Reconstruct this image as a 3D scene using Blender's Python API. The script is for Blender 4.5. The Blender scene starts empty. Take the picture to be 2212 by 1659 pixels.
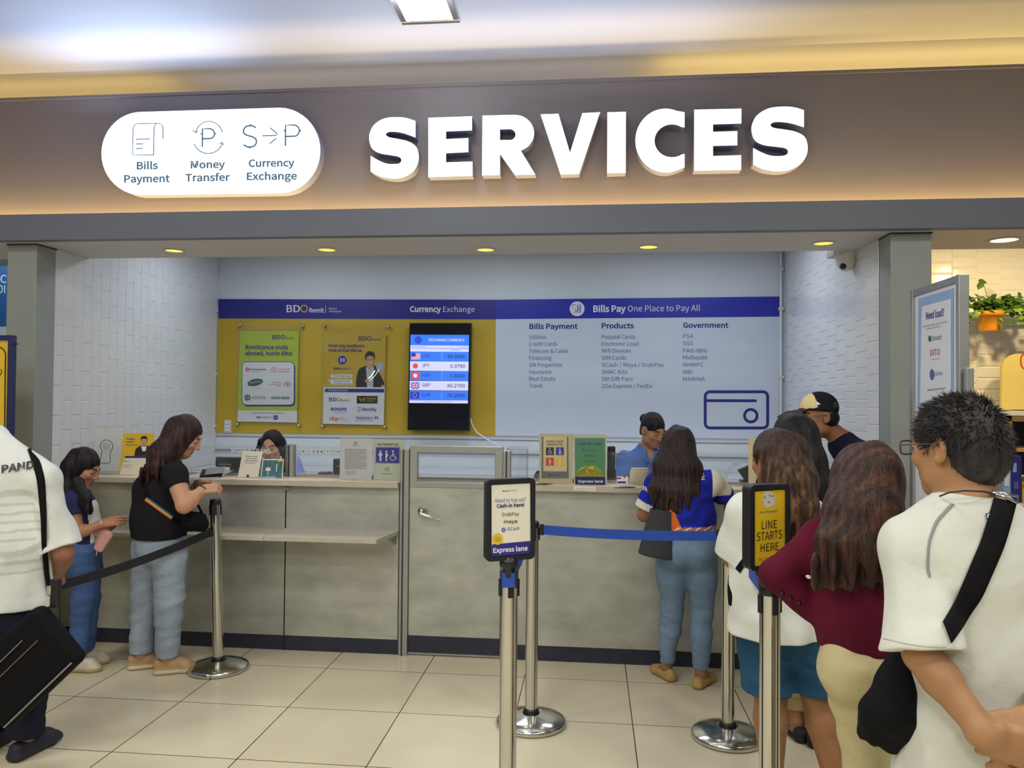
import bpy, bmesh, math, random
import numpy as np
from mathutils import Vector, Matrix

# ---------------------------------------------------------------- camera
FPX, IW, IH = 1686.29, 2212, 1659
PITCH, YAW, ROLL = 0.0197289, 0.1023759, 0.0084569
CAM = np.array([2.78597, -4.61496, 1.63489])
def _cam_axes():
    cy, sy = math.cos(YAW), math.sin(YAW)
    fwd = np.array([-sy, cy, 0.]); rt = np.array([cy, sy, 0.]); up = np.array([0, 0, 1.])
    f2 = fwd*math.cos(PITCH) + up*math.sin(PITCH); u2 = up*math.cos(PITCH) - fwd*math.sin(PITCH)
    r2 = rt*math.cos(ROLL) + u2*math.sin(ROLL); u3 = u2*math.cos(ROLL) - rt*math.sin(ROLL)
    return r2, u3, f2
AR, AU, AF = _cam_axes()
scene = bpy.context.scene
col = scene.collection
_cd = bpy.data.cameras.new('camera'); cam = bpy.data.objects.new('camera', _cd); col.objects.link(cam)
_cd.sensor_fit = 'HORIZONTAL'; _cd.sensor_width = 36.0; _cd.lens = FPX/IW*36.0; _cd.clip_start = 0.05; _cd.clip_end = 100
_m = Matrix.Identity(4)
for i in range(3):
    _m[i][0] = AR[i]; _m[i][1] = AU[i]; _m[i][2] = -AF[i]; _m[i][3] = CAM[i]
cam.matrix_world = _m
scene.camera = cam

def ray(u, v): return AR*((u-IW/2)/FPX) - AU*((v-IH/2)/FPX) + AF
def at(u, v, y):                       # where the line of sight through a photo pixel meets the upright plane y
    r = ray(u, v); return CAM + r*((y-CAM[1])/r[1])
def atz(u, v, z):
    r = ray(u, v); return CAM + r*((z-CAM[2])/r[2])
def atx(u, v, x):
    r = ray(u, v); return CAM + r*((x-CAM[0])/r[0])
def on(u, v, P, N):
    r = ray(u, v); return CAM + r*(np.dot(np.asarray(P)-CAM, N)/np.dot(r, N))

# ---------------------------------------------------------------- world, lights, exposure
scene.view_settings.view_transform = 'Standard'
scene.view_settings.look = 'None'
scene.view_settings.gamma = 1.0
scene.view_settings.use_curve_mapping = False
scene.view_settings.exposure = 0.0
cy = scene.cycles
cy.max_bounces = 7; cy.diffuse_bounces = 3; cy.glossy_bounces = 3; cy.transmission_bounces = 5; cy.transparent_max_bounces = 10
cy.caustics_reflective = False; cy.caustics_refractive = False; cy.sample_clamp_indirect = 4.0
cy.use_denoising = True
world = bpy.data.worlds.new('mall_surroundings'); scene.world = world; world.use_nodes = True
_bg = world.node_tree.nodes['Background']; _bg.inputs[0].default_value = (0.96, 0.98, 1.0, 1); _bg.inputs[1].default_value = 0.16

def area(name, loc, sx, sy, power, colr, rot=(0, 0, 0), spread=180):
    L = bpy.data.lights.new(name, 'AREA'); L.shape = 'RECTANGLE'; L.size = sx; L.size_y = sy; L.energy = power; L.color = colr
    L.spread = math.radians(spread)
    o = bpy.data.objects.new(name, L); o.location = loc; o.rotation_euler = rot; col.objects.link(o); return o
def spot(name, loc, power, colr, ang=100, rot=(0, 0, 0), r=0.05):
    L = bpy.data.lights.new(name, 'SPOT'); L.energy = power; L.color = colr; L.spot_size = math.radians(ang); L.spot_blend = 0.9; L.shadow_soft_size = r
    o = bpy.data.objects.new(name, L); o.location = loc; o.rotation_euler = rot; col.objects.link(o); return o
COOL, NEUT, WARM, AMB = (0.80, 0.90, 1.0), (1.0, 0.955, 0.86), (1.0, 0.80, 0.50), (1.0, 0.64, 0.19)
CEIL = 3.72
# ceiling lamps of the hall, in rows back over the shoppers
for _x in (-0.9, 1.95, 4.8):
    for _y in (-2.6, -4.6, -6.6):
        area('hall_ceiling_light', (_x, _y, CEIL-0.02), 0.6, 0.6, 32, NEUT)
for _x, _y, _r in ((0.2, -7.2, 0.05), (1.0, -6.9, -0.08), (1.9, -7.4, 0.03), (2.9, -7.0, -0.05), (4.0, -7.2, 0.06)):
    area('hall_tube_light', (_x, _y, CEIL-0.05), 0.10, 3.2, 16, (0.97, 1.0, 0.96), rot=(0, 0, _r))
area('lamp_light', (1.885, -0.56, CEIL-0.03), 0.28, 0.28, 4, (0.95, 1.0, 0.95))
# lights inside the booth
for _x in (0.2, 1.9, 3.6):
    area('booth_light', (_x, 1.35, 2.98), 0.9, 0.4, 12, COOL)
# cove strips: below and above the fascia
area('cove_strip_light', (1.9, -0.01, 2.675), 9.0, 0.02, 60, AMB, rot=(math.radians(172), 0, 0))
for _x, _w, _p, _c in ((-1.45, 3.0, 7.0, AMB), (1.6, 2.9, 3.2, (1.0, 0.80, 0.60)), (4.95, 3.6, 12.0, AMB)):
    area('cove_strip_light', (_x, 0.26, 3.56), _w, 0.04, _p*.45, _c, rot=(math.radians(180+32), 0, 0))  # second strip, added to spread the cove glow wider over the ceiling
    area('cove_strip_light', (_x, 0.50, 3.44), _w, 0.05, _p*1.1, _c, rot=(math.pi, 0, 0))
# glow of the lit signs
area('light_box_glow', (0.06, -0.06, 3.18), 1.15, 0.40, 5, (0.62, 0.76, 1.0), rot=(math.radians(-90), 0, 0))
area('letter_glow', (2.35, -0.06, 3.18), 2.4, 0.30, 5, (0.70, 0.80, 1.0), rot=(math.radians(-90), 0, 0))
area('light_box_ceiling_fill', (0.06, -0.10, 3.20), 1.15, 0.36, 15, (0.60, 0.74, 1.0), rot=(math.radians(-122), 0, 0))  # added light, tilted up before the box face to brighten the ceiling
area('letter_ceiling_fill', (2.35, -0.10, 3.20), 2.3, 0.30, 13, (0.86, 0.88, 1.0), rot=(math.radians(-122), 0, 0))  # extra light added in front of the letters, lifting the ceiling above them
# warm light of the shop next door
for _x in (5.3, 6.3): spot('shop_light', (_x, 1.3, 2.9), 55, (1.0, 0.72, 0.32), 160, rot=(math.radians(38), 0, 0))
area('shop_light', (-2.2, 1.6, 2.9), 1.2, 1.2, 12, COOL)

# ---------------------------------------------------------------- materials
def s2l(c): return tuple((x/255/12.92 if x/255 <= 0.04045 else ((x/255+0.055)/1.055)**2.4) for x in c)
MATS = {}
def mat(name, c, rough=0.5, metal=0.0, spec=0.5, noise=0.0, nscale=6.0, bump=0.0, bscale=60.0, emit=None, estr=0.0, coat=0.0, trans=0.0, alpha=1.0, stretch=None, vcol=False, srgb=True, sheen=0.0, bdist=0.002):
    if name in MATS: return MATS[name]
    m = bpy.data.materials.new(name); m.use_nodes = True; nt = m.node_tree; b = nt.nodes['Principled BSDF']
    c = s2l(c) if srgb else c
    b.inputs['Base Color'].default_value = (*c, 1); b.inputs['Roughness'].default_value = rough; b.inputs['Metallic'].default_value = metal
    b.inputs['Specular IOR Level'].default_value = spec; b.inputs['Coat Weight'].default_value = coat; b.inputs['Transmission Weight'].default_value = trans
    b.inputs['Alpha'].default_value = alpha; b.inputs['Sheen Weight'].default_value = sheen
    src = None
    if vcol:
        a = nt.nodes.new('ShaderNodeAttribute'); a.attribute_name = 'Col'; src = a.outputs['Color']; nt.links.new(src, b.inputs['Base Color'])
    if noise or bump:
        tc = nt.nodes.new('ShaderNodeTexCoord'); mp = nt.nodes.new('ShaderNodeMapping'); nt.links.new(tc.outputs['Object'], mp.inputs[0])
        if stretch: mp.inputs['Scale'].default_value = stretch
    if noise:
        n = nt.nodes.new('ShaderNodeTexNoise'); n.inputs['Scale'].default_value = nscale; n.inputs['Detail'].default_value = 5; nt.links.new(mp.outputs[0], n.inputs[0])
        mr = nt.nodes.new('ShaderNodeMapRange'); mr.inputs[1].default_value = 0.3; mr.inputs[2].default_value = 0.7; mr.inputs[3].default_value = 1-noise; mr.inputs[4].default_value = 1+noise
        nt.links.new(n.outputs[0], mr.inputs[0])
        mx = nt.nodes.new('ShaderNodeMix'); mx.data_type = 'RGBA'; mx.blend_type = 'MULTIPLY'; mx.inputs[0].default_value = 1.0
        if src: nt.links.new(src, mx.inputs[6])
        else: mx.inputs[6].default_value = (*c, 1)
        nt.links.new(mr.outputs[0], mx.inputs[7]); nt.links.new(mx.outputs[2], b.inputs['Base Color'])
    if bump:
        n2 = nt.nodes.new('ShaderNodeTexNoise'); n2.inputs['Scale'].default_value = bscale; n2.inputs['Detail'].default_value = 3; nt.links.new(mp.outputs[0], n2.inputs[0])
        bp = nt.nodes.new('ShaderNodeBump'); bp.inputs['Strength'].default_value = bump; bp.inputs['Distance'].default_value = bdist
        nt.links.new(n2.outputs[0], bp.inputs['Height']); nt.links.new(bp.outputs[0], b.inputs['Normal'])
    if emit is not None:
        b.inputs['Emission Color'].default_value = (*(s2l(emit) if srgb else emit), 1); b.inputs['Emission Strength'].default_value = estr
    MATS[name] = m; return m

def floor_mat():
    m = bpy.data.materials.new('cream_floor_tiles'); m.use_nodes = True; nt = m.node_tree; b = nt.nodes['Principled BSDF']
    tc = nt.nodes.new('ShaderNodeTexCoord'); br = nt.nodes.new('ShaderNodeTexBrick')
    br.offset = 0.0; br.squash = 1.0
    for k, v in (('Scale', 1.0), ('Mortar Size', 0.0028), ('Mortar Smooth', 0.1), ('Bias', 0.0), ('Brick Width', 0.6), ('Row Height', 0.6)): br.inputs[k].default_value = v
    br.inputs['Color1'].default_value = (*s2l((224, 214, 186)), 1); br.inputs['Color2'].default_value = (*s2l((217, 206, 177)), 1); br.inputs['Mortar'].default_value = (*s2l((62, 52, 44)), 1)
    nt.links.new(tc.outputs['Object'], br.inputs['Vector'])
    n = nt.nodes.new('ShaderNodeTexNoise'); n.inputs['Scale'].default_value = 2.3; n.inputs['Detail'].default_value = 6; nt.links.new(tc.outputs['Object'], n.inputs[0])
    mr = nt.nodes.new('ShaderNodeMapRange'); mr.inputs[1].default_value = .3; mr.inputs[2].default_value = .7; mr.inputs[3].default_value = .94; mr.inputs[4].default_value = 1.05
    nt.links.new(n.outputs[0], mr.inputs[0])
    mx = nt.nodes.new('ShaderNodeMix'); mx.data_type = 'RGBA'; mx.blend_type = 'MULTIPLY'; mx.inputs[0].default_value = 1
    nt.links.new(br.outputs[0], mx.inputs[6]); nt.links.new(mr.outputs[0], mx.inputs[7]); nt.links.new(mx.outputs[2], b.inputs['Base Color'])
    b.inputs['Roughness'].default_value = 0.22; b.inputs['Specular IOR Level'].default_value = 0.35
    bp = nt.nodes.new('ShaderNodeBump'); bp.inputs['Strength'].default_value = 0.3; bp.inputs['Distance'].default_value = 0.001; bp.invert = True
    nt.links.new(br.outputs['Fac'], bp.inputs['Height']); nt.links.new(bp.outputs[0], b.inputs['Normal'])
    return m
def steel_mat(name, c, rough=0.42, blot=0.14):
    m = bpy.data.materials.new(name); m.use_nodes = True; nt = m.node_tree; b = nt.nodes['Principled BSDF']
    tc = nt.nodes.new('ShaderNodeTexCoord'); mp = nt.nodes.new('ShaderNodeMapping'); mp.inputs['Scale'].default_value = (1.0, 1.0, 2.2); nt.links.new(tc.outputs['Object'], mp.inputs[0])
    n = nt.nodes.new('ShaderNodeTexNoise'); n.inputs['Scale'].default_value = 3.2; n.inputs['Detail'].default_value = 7; n.inputs['Roughness'].default_value = .6; nt.links.new(mp.outputs[0], n.inputs[0])
    mr = nt.nodes.new('ShaderNodeMapRange'); mr.inputs[1].default_value = .3; mr.inputs[2].default_value = .7; mr.inputs[3].default_value = 1-blot; mr.inputs[4].default_value = 1+blot
    nt.links.new(n.outputs[0], mr.inputs[0])
    mx = nt.nodes.new('ShaderNodeMix'); mx.data_type = 'RGBA'; mx.blend_type = 'MULTIPLY'; mx.inputs[0].default_value = 1; mx.inputs[6].default_value = (*s2l(c), 1)
    nt.links.new(mr.outputs[0], mx.inputs[7]); nt.links.new(mx.outputs[2], b.inputs['Base Color'])
    mp2 = nt.nodes.new('ShaderNodeMapping'); mp2.inputs['Scale'].default_value = (1.0, 1.0, 60.0); nt.links.new(tc.outputs['Object'], mp2.inputs[0])
    n2 = nt.nodes.new('ShaderNodeTexNoise'); n2.inputs['Scale'].default_value = 5; nt.links.new(mp2.outputs[0], n2.inputs[0])
    m2 = nt.nodes.new('ShaderNodeMapRange'); m2.inputs[3].default_value = rough-.06; m2.inputs[4].default_value = rough+.1; nt.links.new(n2.outputs[0], m2.inputs[0]); nt.links.new(m2.outputs[0], b.inputs['Roughness'])
    b.inputs['Metallic'].default_value = 0.55
    return m
def glass_mat(name, tint=(0.93, 0.97, 0.97), refl=0.06, op=0.06):
    # thin pane: see-through with a faint film and a sheen
    m = bpy.data.materials.new(name); m.use_nodes = True; nt = m.node_tree; nt.nodes.clear()
    out = nt.nodes.new('ShaderNodeOutputMaterial'); tr = nt.nodes.new('ShaderNodeBsdfTransparent'); tr.inputs[0].default_value = (*tint, 1)
    gl = nt.nodes.new('ShaderNodeBsdfGlossy'); gl.inputs['Roughness'].default_value = 0.03; df = nt.nodes.new('ShaderNodeBsdfDiffuse'); df.inputs[0].default_value = (.8, .85, .85, 1)
    a = nt.nodes.new('ShaderNodeMixShader'); a.inputs[0].default_value = op; c = nt.nodes.new('ShaderNodeMixShader')
    lw = nt.nodes.new('ShaderNodeFresnel'); lw.inputs[0].default_value = 1.35
    mu = nt.nodes.new('ShaderNodeMath'); mu.operation = 'MULTIPLY'; mu.inputs[1].default_value = refl/0.04; nt.links.new(lw.outputs[0], mu.inputs[0])
    nt.links.new(tr.outputs[0], a.inputs[1]); nt.links.new(df.outputs[0], a.inputs[2]); nt.links.new(mu.outputs[0], c.inputs[0]); nt.links.new(a.outputs[0], c.inputs[1]); nt.links.new(gl.outputs[0], c.inputs[2]); nt.links.new(c.outputs[0], out.inputs[0])
    return m

# ---------------------------------------------------------------- mesh helpers
def tag(o, label=None, cat=None, group=None, kind=None):
    if label: o['label'] = label
    if cat: o['category'] = cat
    if group: o['group'] = group
    if kind: o['kind'] = kind
    return o
def empty(name, loc, label=None, cat=None, group=None):
    o = bpy.data.objects.new(name, None); o.location = tuple(map(float, loc)); o.empty_display_size = 0.1; col.objects.link(o)
    return tag(o, label, cat, group)
def world_loc(o):
    p = Vector((0, 0, 0))
    while o is not None: p = p + o.location; o = o.parent
    return p

_tcache = {}
_font = None
try:
    import os
    _font = bpy.data.fonts.load(os.path.join(bpy.utils.system_resource('DATAFILES'), 'fonts', 'Noto Sans CJK Regular.woff2'))
except Exception: _font = None
CAPH = [.72]
def glyphs(s, bold=0.0, shear=0.0, space=1.0):
    key = (s, bold, shear, space)
    if key in _tcache: return _tcache[key]
    cu = bpy.data.curves.new('t', 'FONT'); cu.body = s; cu.size = 1.0
    if _font: cu.font = _font
    cu.offset = bold*CAPH[0]/.72; cu.shear = shear; cu.resolution_u = 3; cu.space_character = space
    o = bpy.data.objects.new('t', cu); col.objects.link(o); bpy.context.view_layer.update()
    dg = bpy.context.evaluated_depsgraph_get(); me = o.evaluated_get(dg).to_mesh()
    vs = np.array([v.co[:2] for v in me.vertices]).reshape(-1, 2); fs = [list(p.vertices) for p in me.polygons]
    o.evaluated_get(dg).to_mesh_clear(); bpy.data.objects.remove(o); bpy.data.curves.remove(cu)
    _tcache[key] = (vs, fs); return vs, fs

_v, _f = glyphs('H'); CAPH[0] = float(_v[:, 1].max()); _tcache.clear()

class MB:
    def __init__(s): s.v = []; s.f = []; s.m = []; s.mats = []; s.sm = []
    def mi(s, m):
        if m not in s.mats: s.mats.append(m)
        return s.mats.index(m)
    def add(s, vs, fs, m, smooth=False):
        b = len(s.v); s.v += [tuple(map(float, v)) for v in vs]; k = s.mi(m)
        for f in fs: s.f.append([b+i for i in f]); s.m.append(k); s.sm.append(smooth)
    def box(s, a, b, m, bev=0.0):
        x0, y0, z0 = [min(p, q) for p, q in zip(a, b)]; x1, y1, z1 = [max(p, q) for p, q in zip(a, b)]
        if bev <= 0:
            s.add([(x0,y0,z0),(x1,y0,z0),(x1,y1,z0),(x0,y1,z0),(x0,y0,z1),(x1,y0,z1),(x1,y1,z1),(x0,y1,z1)],
                  [(0,3,2,1),(4,5,6,7),(0,1,5,4),(1,2,6,5),(2,3,7,6),(3,0,4,7)], m); return
        bm = bmesh.new(); bmesh.ops.create_cube(bm, size=1)
        for v in bm.verts: v.co = ((x0+x1)/2+v.co.x*(x1-x0), (y0+y1)/2+v.co.y*(y1-y0), (z0+z1)/2+v.co.z*(z1-z0))
        bmesh.ops.bevel(bm, geom=bm.edges[:], offset=bev, segments=2, affect='EDGES', profile=0.5)
        s.bm(bm, m)
    def bm(s, bm, m, smooth=False, M=None):
        bm.verts.index_update(); s.add([(M@v.co if M else v.co) for v in bm.verts], [[v.index for v in f.verts] for f in bm.faces], m, smooth); bm.free()
    def obox(s, P, U, V, N, w, h, d, m, bev=0.0):     # box with its front-lower-left corner at P, running w along U, h along V, d along N
        t = MB(); t.box((0, 0, 0), (w, h, d), m, bev); P, U, V, N = map(np.asarray, (P, U, V, N))
        s.add([P+U*a+V*b+N*c for a, b, c in t.v], t.f, m)
    def prism(s, pts, d, m, side=None, smooth=False, cap2=True):   # pts: 3D outline, extruded by vector d
        n = len(pts); a = [np.asarray(p, float) for p in pts]; b = [p+np.asarray(d, float) for p in a]
        s.add(a, [list(range(n))], m)
        if cap2: s.add(b, [list(range(n))[::-1]], side or m)
        s.add(a+b, [(i, (i+1) % n, n+(i+1) % n, n+i) for i in range(n)], side or m, smooth)
    def tube(s, pts, r, m, seg=10, cap=True, closed=False):
        pts = [Vector(p) for p in pts]; n = len(pts); rs = r if isinstance(r, (list, tuple)) else [r]*n; vs = []; ref = None
        for i, p in enumerate(pts):
            if closed: t = (pts[(i+1) % n]-pts[i-1])
            else: t = pts[min(i+1, n-1)]-pts[max(i-1, 0)]
            t.normalize()
            if ref is None: ref = Vector((0, 0, 1)) if abs(t.z) < .9 else Vector((1, 0, 0))
            a = t.cross(ref).normalized(); b = a.cross(t).normalized(); ref = b
            for k in range(seg):
                an = 2*math.pi*k/seg; vs.append(p+(a*math.cos(an)+b*math.sin(an))*rs[i])
        fs = [(i*seg+k, i*seg+(k+1) % seg, ((i+1) % n)*seg+(k+1) % seg, ((i+1) % n)*seg+k) for i in range(n if closed else n-1) for k in range(seg)]
        s.add(vs, fs, m, True)
        if cap and not closed:
            s.add(vs[:seg], [list(range(seg))[::-1]], m); s.add(vs[-seg:], [list(range(seg))], m)
    def lathe(s, prof, c, m, seg=32, ax=None, smooth=True):   # prof [(r,h)], axis through c
        A = Vector((0, 0, 1) if ax is None else tuple(ax)).normalized(); u = A.orthogonal().normalized(); w = A.cross(u); c = Vector(c); vs = []
        for r, h in prof:
            for k in range(seg):
                an = 2*math.pi*k/seg; vs.append(c+A*h+(u*math.cos(an)+w*math.sin(an))*max(r, 1e-5))
        n = len(prof)
        s.add(vs, [(i*seg+k, i*seg+(k+1) % seg, (i+1)*seg+(k+1) % seg, (i+1)*seg+k) for i in range(n-1) for k in range(seg)], m, smooth)
        s.add(vs[:seg], [list(range(seg))[::-1]], m); s.add(vs[-seg:], [list(range(seg))], m)
    def build(s, name, parent=None, label=None, cat=None, group=None, kind=None, auto=True):
        org = world_loc(parent) if parent is not None else (Vector(np.mean(np.array(s.v), axis=0)) if cat else Vector((0, 0, 0)))
        me = bpy.data.meshes.new(name); o4 = np.array(org)
        me.from_pydata([tuple(np.array(v)-o4) for v in s.v], [], s.f)
        for m in s.mats: me.materials.append(m)
        me.polygons.foreach_set('material_index', s.m); me.polygons.foreach_set('use_smooth', s.sm); me.update()
        o = bpy.data.objects.new(name, me); col.objects.link(o)
        if parent is not None: o.parent = parent
        else: o.location = org
        return tag(o, label, cat, group, kind)

def smooth_poly(pts, corners=(), sub=5):
    n = len(pts); P = [np.array(p, float) for p in pts]; out = []
    for i in range(n):
        p1, p2 = P[i], P[(i+1) % n]
        p0 = P[i-1] if i not in corners else p1*2-p2; p3 = P[(i+2) % n] if (i+1) % n not in corners else p2*2-p1
        if i in corners and (i+1) % n in corners: out.append(p1); continue
        for k in range(sub):
            t = k/sub; out.append(0.5*((2*p1)+(-p0+p2)*t+(2*p0-5*p1+4*p2-p3)*t*t+(-p0+3*p1-3*p2+p3)*t**3))
    return out
def arc(cx, cy, rx, ry, a0, a1, n=16): return [(cx+rx*math.cos(math.radians(a0+(a1-a0)*k/n)), cy+ry*math.sin(math.radians(a0+(a1-a0)*k/n))) for k in range(n+1)]
def rr(x0, y0, x1, y1, r, n=5):
    return arc(x1-r, y0+r, r, r, -90, 0, n)+arc(x1-r, y1-r, r, r, 0, 90, n)+arc(x0+r, y1-r, r, r, 90, 180, n)+arc(x0+r, y0+r, r, r, 180, 270, n)

class Canvas:
    """Flat artwork on a real plane (P, N): shapes are given in photo pixels and land on the plane; layers step off it by 0.7 mm."""
    def __init__(s, mb, P, N, step=0.0007): s.mb = mb; s.P = np.array(P, float); s.N = np.array(N, float)/np.linalg.norm(N); s.step = step
    def pt(s, u, v, L=0): return on(u, v, s.P+s.N*s.step*L, s.N)
    def poly(s, pts, m, L=1): s.mb.add([s.pt(u, v, L) for u, v in pts], [list(range(len(pts)))], m)
    def quad(s, a, b, c, d, m, L=1): s.poly([a, b, c, d], m, L)
    def rect(s, x0, y0, x1, y1, m, L=1): s.poly([(x0, y0), (x1, y0), (x1, y1), (x0, y1)], m, L)
    def ell(s, cx, cy, rx, ry, m, L=1, n=24, rot=0):
        c, q = math.cos(math.radians(rot)), math.sin(math.radians(rot))
        s.poly([(cx+c*x-q*y, cy+q*x+c*y) for x, y in arc(0, 0, rx, ry, 0, 360, n)[:-1]], m, L)
    def stroke(s, pts, w, m, L=1, closed=False):
        P = [np.array(p, float) for p in pts]; n = len(P); a = []; b = []
        for i in range(n):
            t = (P[(i+1) % n]-P[i-1]) if closed else P[min(i+1, n-1)]-P[max(i-1, 0)]
            t = t/(np.linalg.norm(t)+1e-9); nn = np.array([-t[1], t[0]])*w/2; a.append(P[i]+nn); b.append(P[i]-nn)
        vs = [s.pt(*p, L) for p in a+b]
        s.mb.add(vs, [(i, (i+1) % n, n+(i+1) % n, n+i) for i in range(n if closed else n-1)], m)
    def text(s, t, u0, v0, u1, v1, cap, m, L=2, bold=0.0, shear=0.0, space=1.0):
        # baseline from (u0,v0) to (u1,v1) filled exactly; cap = cap height in pixels
        vs, fs = glyphs(t, bold, shear, space)
        if len(vs) == 0: return
        x0, x1 = vs[:, 0].min(), vs[:, 0].max(); k = (u1-u0)/(x1-x0); kv = (v1-v0)/(x1-x0)
        s.mb.add([s.pt(u0+(x-x0)*k, v0+(x-x0)*kv-y*cap/CAPH[0], L) for x, y in vs], fs, m)
# ---------------------------------------------------------------- shared materials
M_floor = floor_mat()
M_steel = steel_mat('brushed_steel_panel', (188, 190, 182), blot=.20)
M_alu = mat('aluminium_frame', (176, 178, 174), 0.38, 0.75, noise=.06, nscale=9)
M_chrome = mat('polished_steel', (205, 204, 198), 0.16, 1.0)
M_navy = mat('navy_skirting', (40, 44, 62), 0.5, noise=.12, nscale=14)
M_lam = mat('cream_laminate', (236, 218, 194), 0.35, noise=.04, nscale=9)
M_lamedge = mat('grey_laminate_edge', (188, 182, 166), 0.45, noise=.05, nscale=12)
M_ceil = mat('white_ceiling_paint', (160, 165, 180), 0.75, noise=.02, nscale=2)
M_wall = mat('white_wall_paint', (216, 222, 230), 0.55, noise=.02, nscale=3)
M_fascia = mat('taupe_fascia_paint', (124, 118, 126), 0.6, noise=.025, nscale=2.5)
M_beam = mat('grey_beam_paint', (106, 111, 124), 0.55, noise=.03, nscale=3)
M_soff = mat('soffit_paint', (200, 196, 192), 0.6, noise=.02, nscale=3)
M_pill = mat('grey_pillar_paint', (150, 155, 152), 0.5, noise=.035, nscale=4, bump=.12, bscale=90)
M_tile = mat('glossy_white_tile', (226, 226, 228), 0.12, spec=.5, noise=.015, nscale=5)
M_grout = mat('tile_grout', (212, 212, 214), 0.8, noise=.03, nscale=30)
M_blackp = mat('black_plastic', (24, 25, 30), 0.38, bump=.08, bscale=200)
M_white = mat('white_print', (228, 230, 236), 0.45, noise=.01)
M_paper = mat('paper', (226, 222, 206), 0.5, noise=.015)
M_ink = mat('ink_navy', (36, 36, 128), 0.45, noise=.02)
M_inkl = mat('ink_slate_blue', (86, 94, 160), 0.45, noise=.02)
M_black = mat('ink_black', (32, 32, 36), 0.45, noise=.02)
M_grey = mat('ink_grey', (120, 122, 126), 0.45, noise=.02)
M_yel = mat('print_yellow', (226, 186, 46), 0.42, noise=.015)
M_gold = mat('wall_gold', (196, 164, 44), 0.5, noise=.02)
M_band = mat('band_navy', (42, 40, 134), 0.4, noise=.015)
M_band2 = mat('band_royal_blue', (40, 44, 168), 0.4, noise=.015)
M_red = mat('print_red', (196, 62, 52), 0.45, noise=.02)
M_orange = mat('print_orange', (226, 120, 60), 0.45, noise=.02)
M_green = mat('print_green', (30, 104, 72), 0.45, noise=.02)
M_lime = mat('print_lime', (178, 200, 50), 0.42, noise=.015)
M_skinp = mat('print_skin', (196, 150, 120), 0.5, noise=.03)
M_lblue = mat('print_pale_blue', (150, 180, 224), 0.45, noise=.03)
M_glass = glass_mat('screen_glass', (.97, .985, .985), .06, .035)
M_acry2 = glass_mat('bowed_acrylic', (0.985, 0.985, 0.975), 0.085, 0.01)
M_acry = glass_mat('clear_acrylic', (0.985, 0.985, 0.975), 0.045, 0.01)
M_face = mat('lit_sign_face', (250, 252, 255), 0.4, emit=(232, 242, 255), estr=1.25)
M_side = mat('sign_return_metal', (132, 142, 190), 0.4, .2, noise=.03)
M_lampw = mat('lamp_diffuser', (250, 252, 248), 0.4, emit=(250, 255, 244), estr=3.0)
M_dl = mat('downlight_amber', (250, 225, 120), 0.4, emit=(255, 214, 84), estr=1.15)
M_dl2 = mat('downlight_bright', (255, 240, 190), 0.4, emit=(255, 240, 190), estr=3.0)
M_signblue = mat('sign_icon_blue', (84, 128, 160), 0.5, noise=.02)

# ---------------------------------------------------------------- the setting
YC, YB, YF, YBEAM, SOF, XL, XR = 0.295, 2.45, 0.05, -0.11, 2.60, -0.75, 4.467
def struct(mb, name): return mb.build(name, kind='structure')
b = MB(); b.add([(-6, -9, 0), (9, -9, 0), (9, 4, 0), (-6, 4, 0)], [(0, 1, 2, 3)], M_floor); struct(b, 'floor')
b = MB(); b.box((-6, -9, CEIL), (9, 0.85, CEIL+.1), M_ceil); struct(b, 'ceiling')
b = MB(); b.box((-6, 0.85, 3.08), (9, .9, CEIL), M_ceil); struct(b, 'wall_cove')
b = MB(); b.box((-6, YF, 2.62), (9, YF+.04, 3.555), M_fascia); b.box((-6, YF-.006, 3.54), (9, YF+.05, 3.562), M_fascia, .003); struct(b, 'wall_front')
b = MB(); b.box((-6, YBEAM, SOF), (9, -.045, 2.762), M_beam, .002); struct(b, 'beam')
b = MB(); b.box((-6, -.1, SOF+.001), (9, .53, SOF+.06), M_soff); struct(b, 'soffit')
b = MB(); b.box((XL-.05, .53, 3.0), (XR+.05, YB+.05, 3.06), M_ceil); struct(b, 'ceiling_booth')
b = MB(); b.box((XL-.1, YB, 0), (XR+.1, YB+.08, 3.05), M_wall); struct(b, 'wall_back')
b = MB(); b.box((XR+.15, YB, 0), (9, YB+.08, 3.05), M_grout); struct(b, 'wall_shop')
b = MB(); b.box((-6, YB, 0), (XL-.15, YB+.08, 3.05), M_wall); struct(b, 'wall_shop_left')
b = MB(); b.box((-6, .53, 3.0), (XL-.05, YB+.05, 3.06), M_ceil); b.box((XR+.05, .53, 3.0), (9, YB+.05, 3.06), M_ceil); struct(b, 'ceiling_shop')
def tiled(mb, P, U, V, N, w, h, tw, th, brick=True, bev=.006, lift=.0035, bx=.0015):
    P, U, V, N = map(np.array, (P, U, V, N)); nc = int(math.ceil(w/tw))
    for c in range(nc):
        o = (th/2 if (c % 2 and brick) else 0); z = -o
        while z < h:
            z0, z1 = max(z, 0)+.0005, min(z+th, h)-.0005; x0, x1 = c*tw+.0003, min((c+1)*tw, w)-.0003; z += th
            if z1-z0 < .03 or x1-x0 < .02: continue
            q = [(x0, z0, 0), (x1, z0, 0), (x1, z1, 0), (x0, z1, 0), (x0+bx, z0+bev, lift), (x1-bx, z0+bev, lift), (x1-bx, z1-bev, lift), (x0+bx, z1-bev, lift)]
            mb.add([P+U*a+V*e+N*f for a, e, f in q], [(4, 5, 6, 7), (0, 1, 5, 4), (1, 2, 6, 5), (2, 3, 7, 6), (3, 0, 4, 7)], M_tile)
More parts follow.
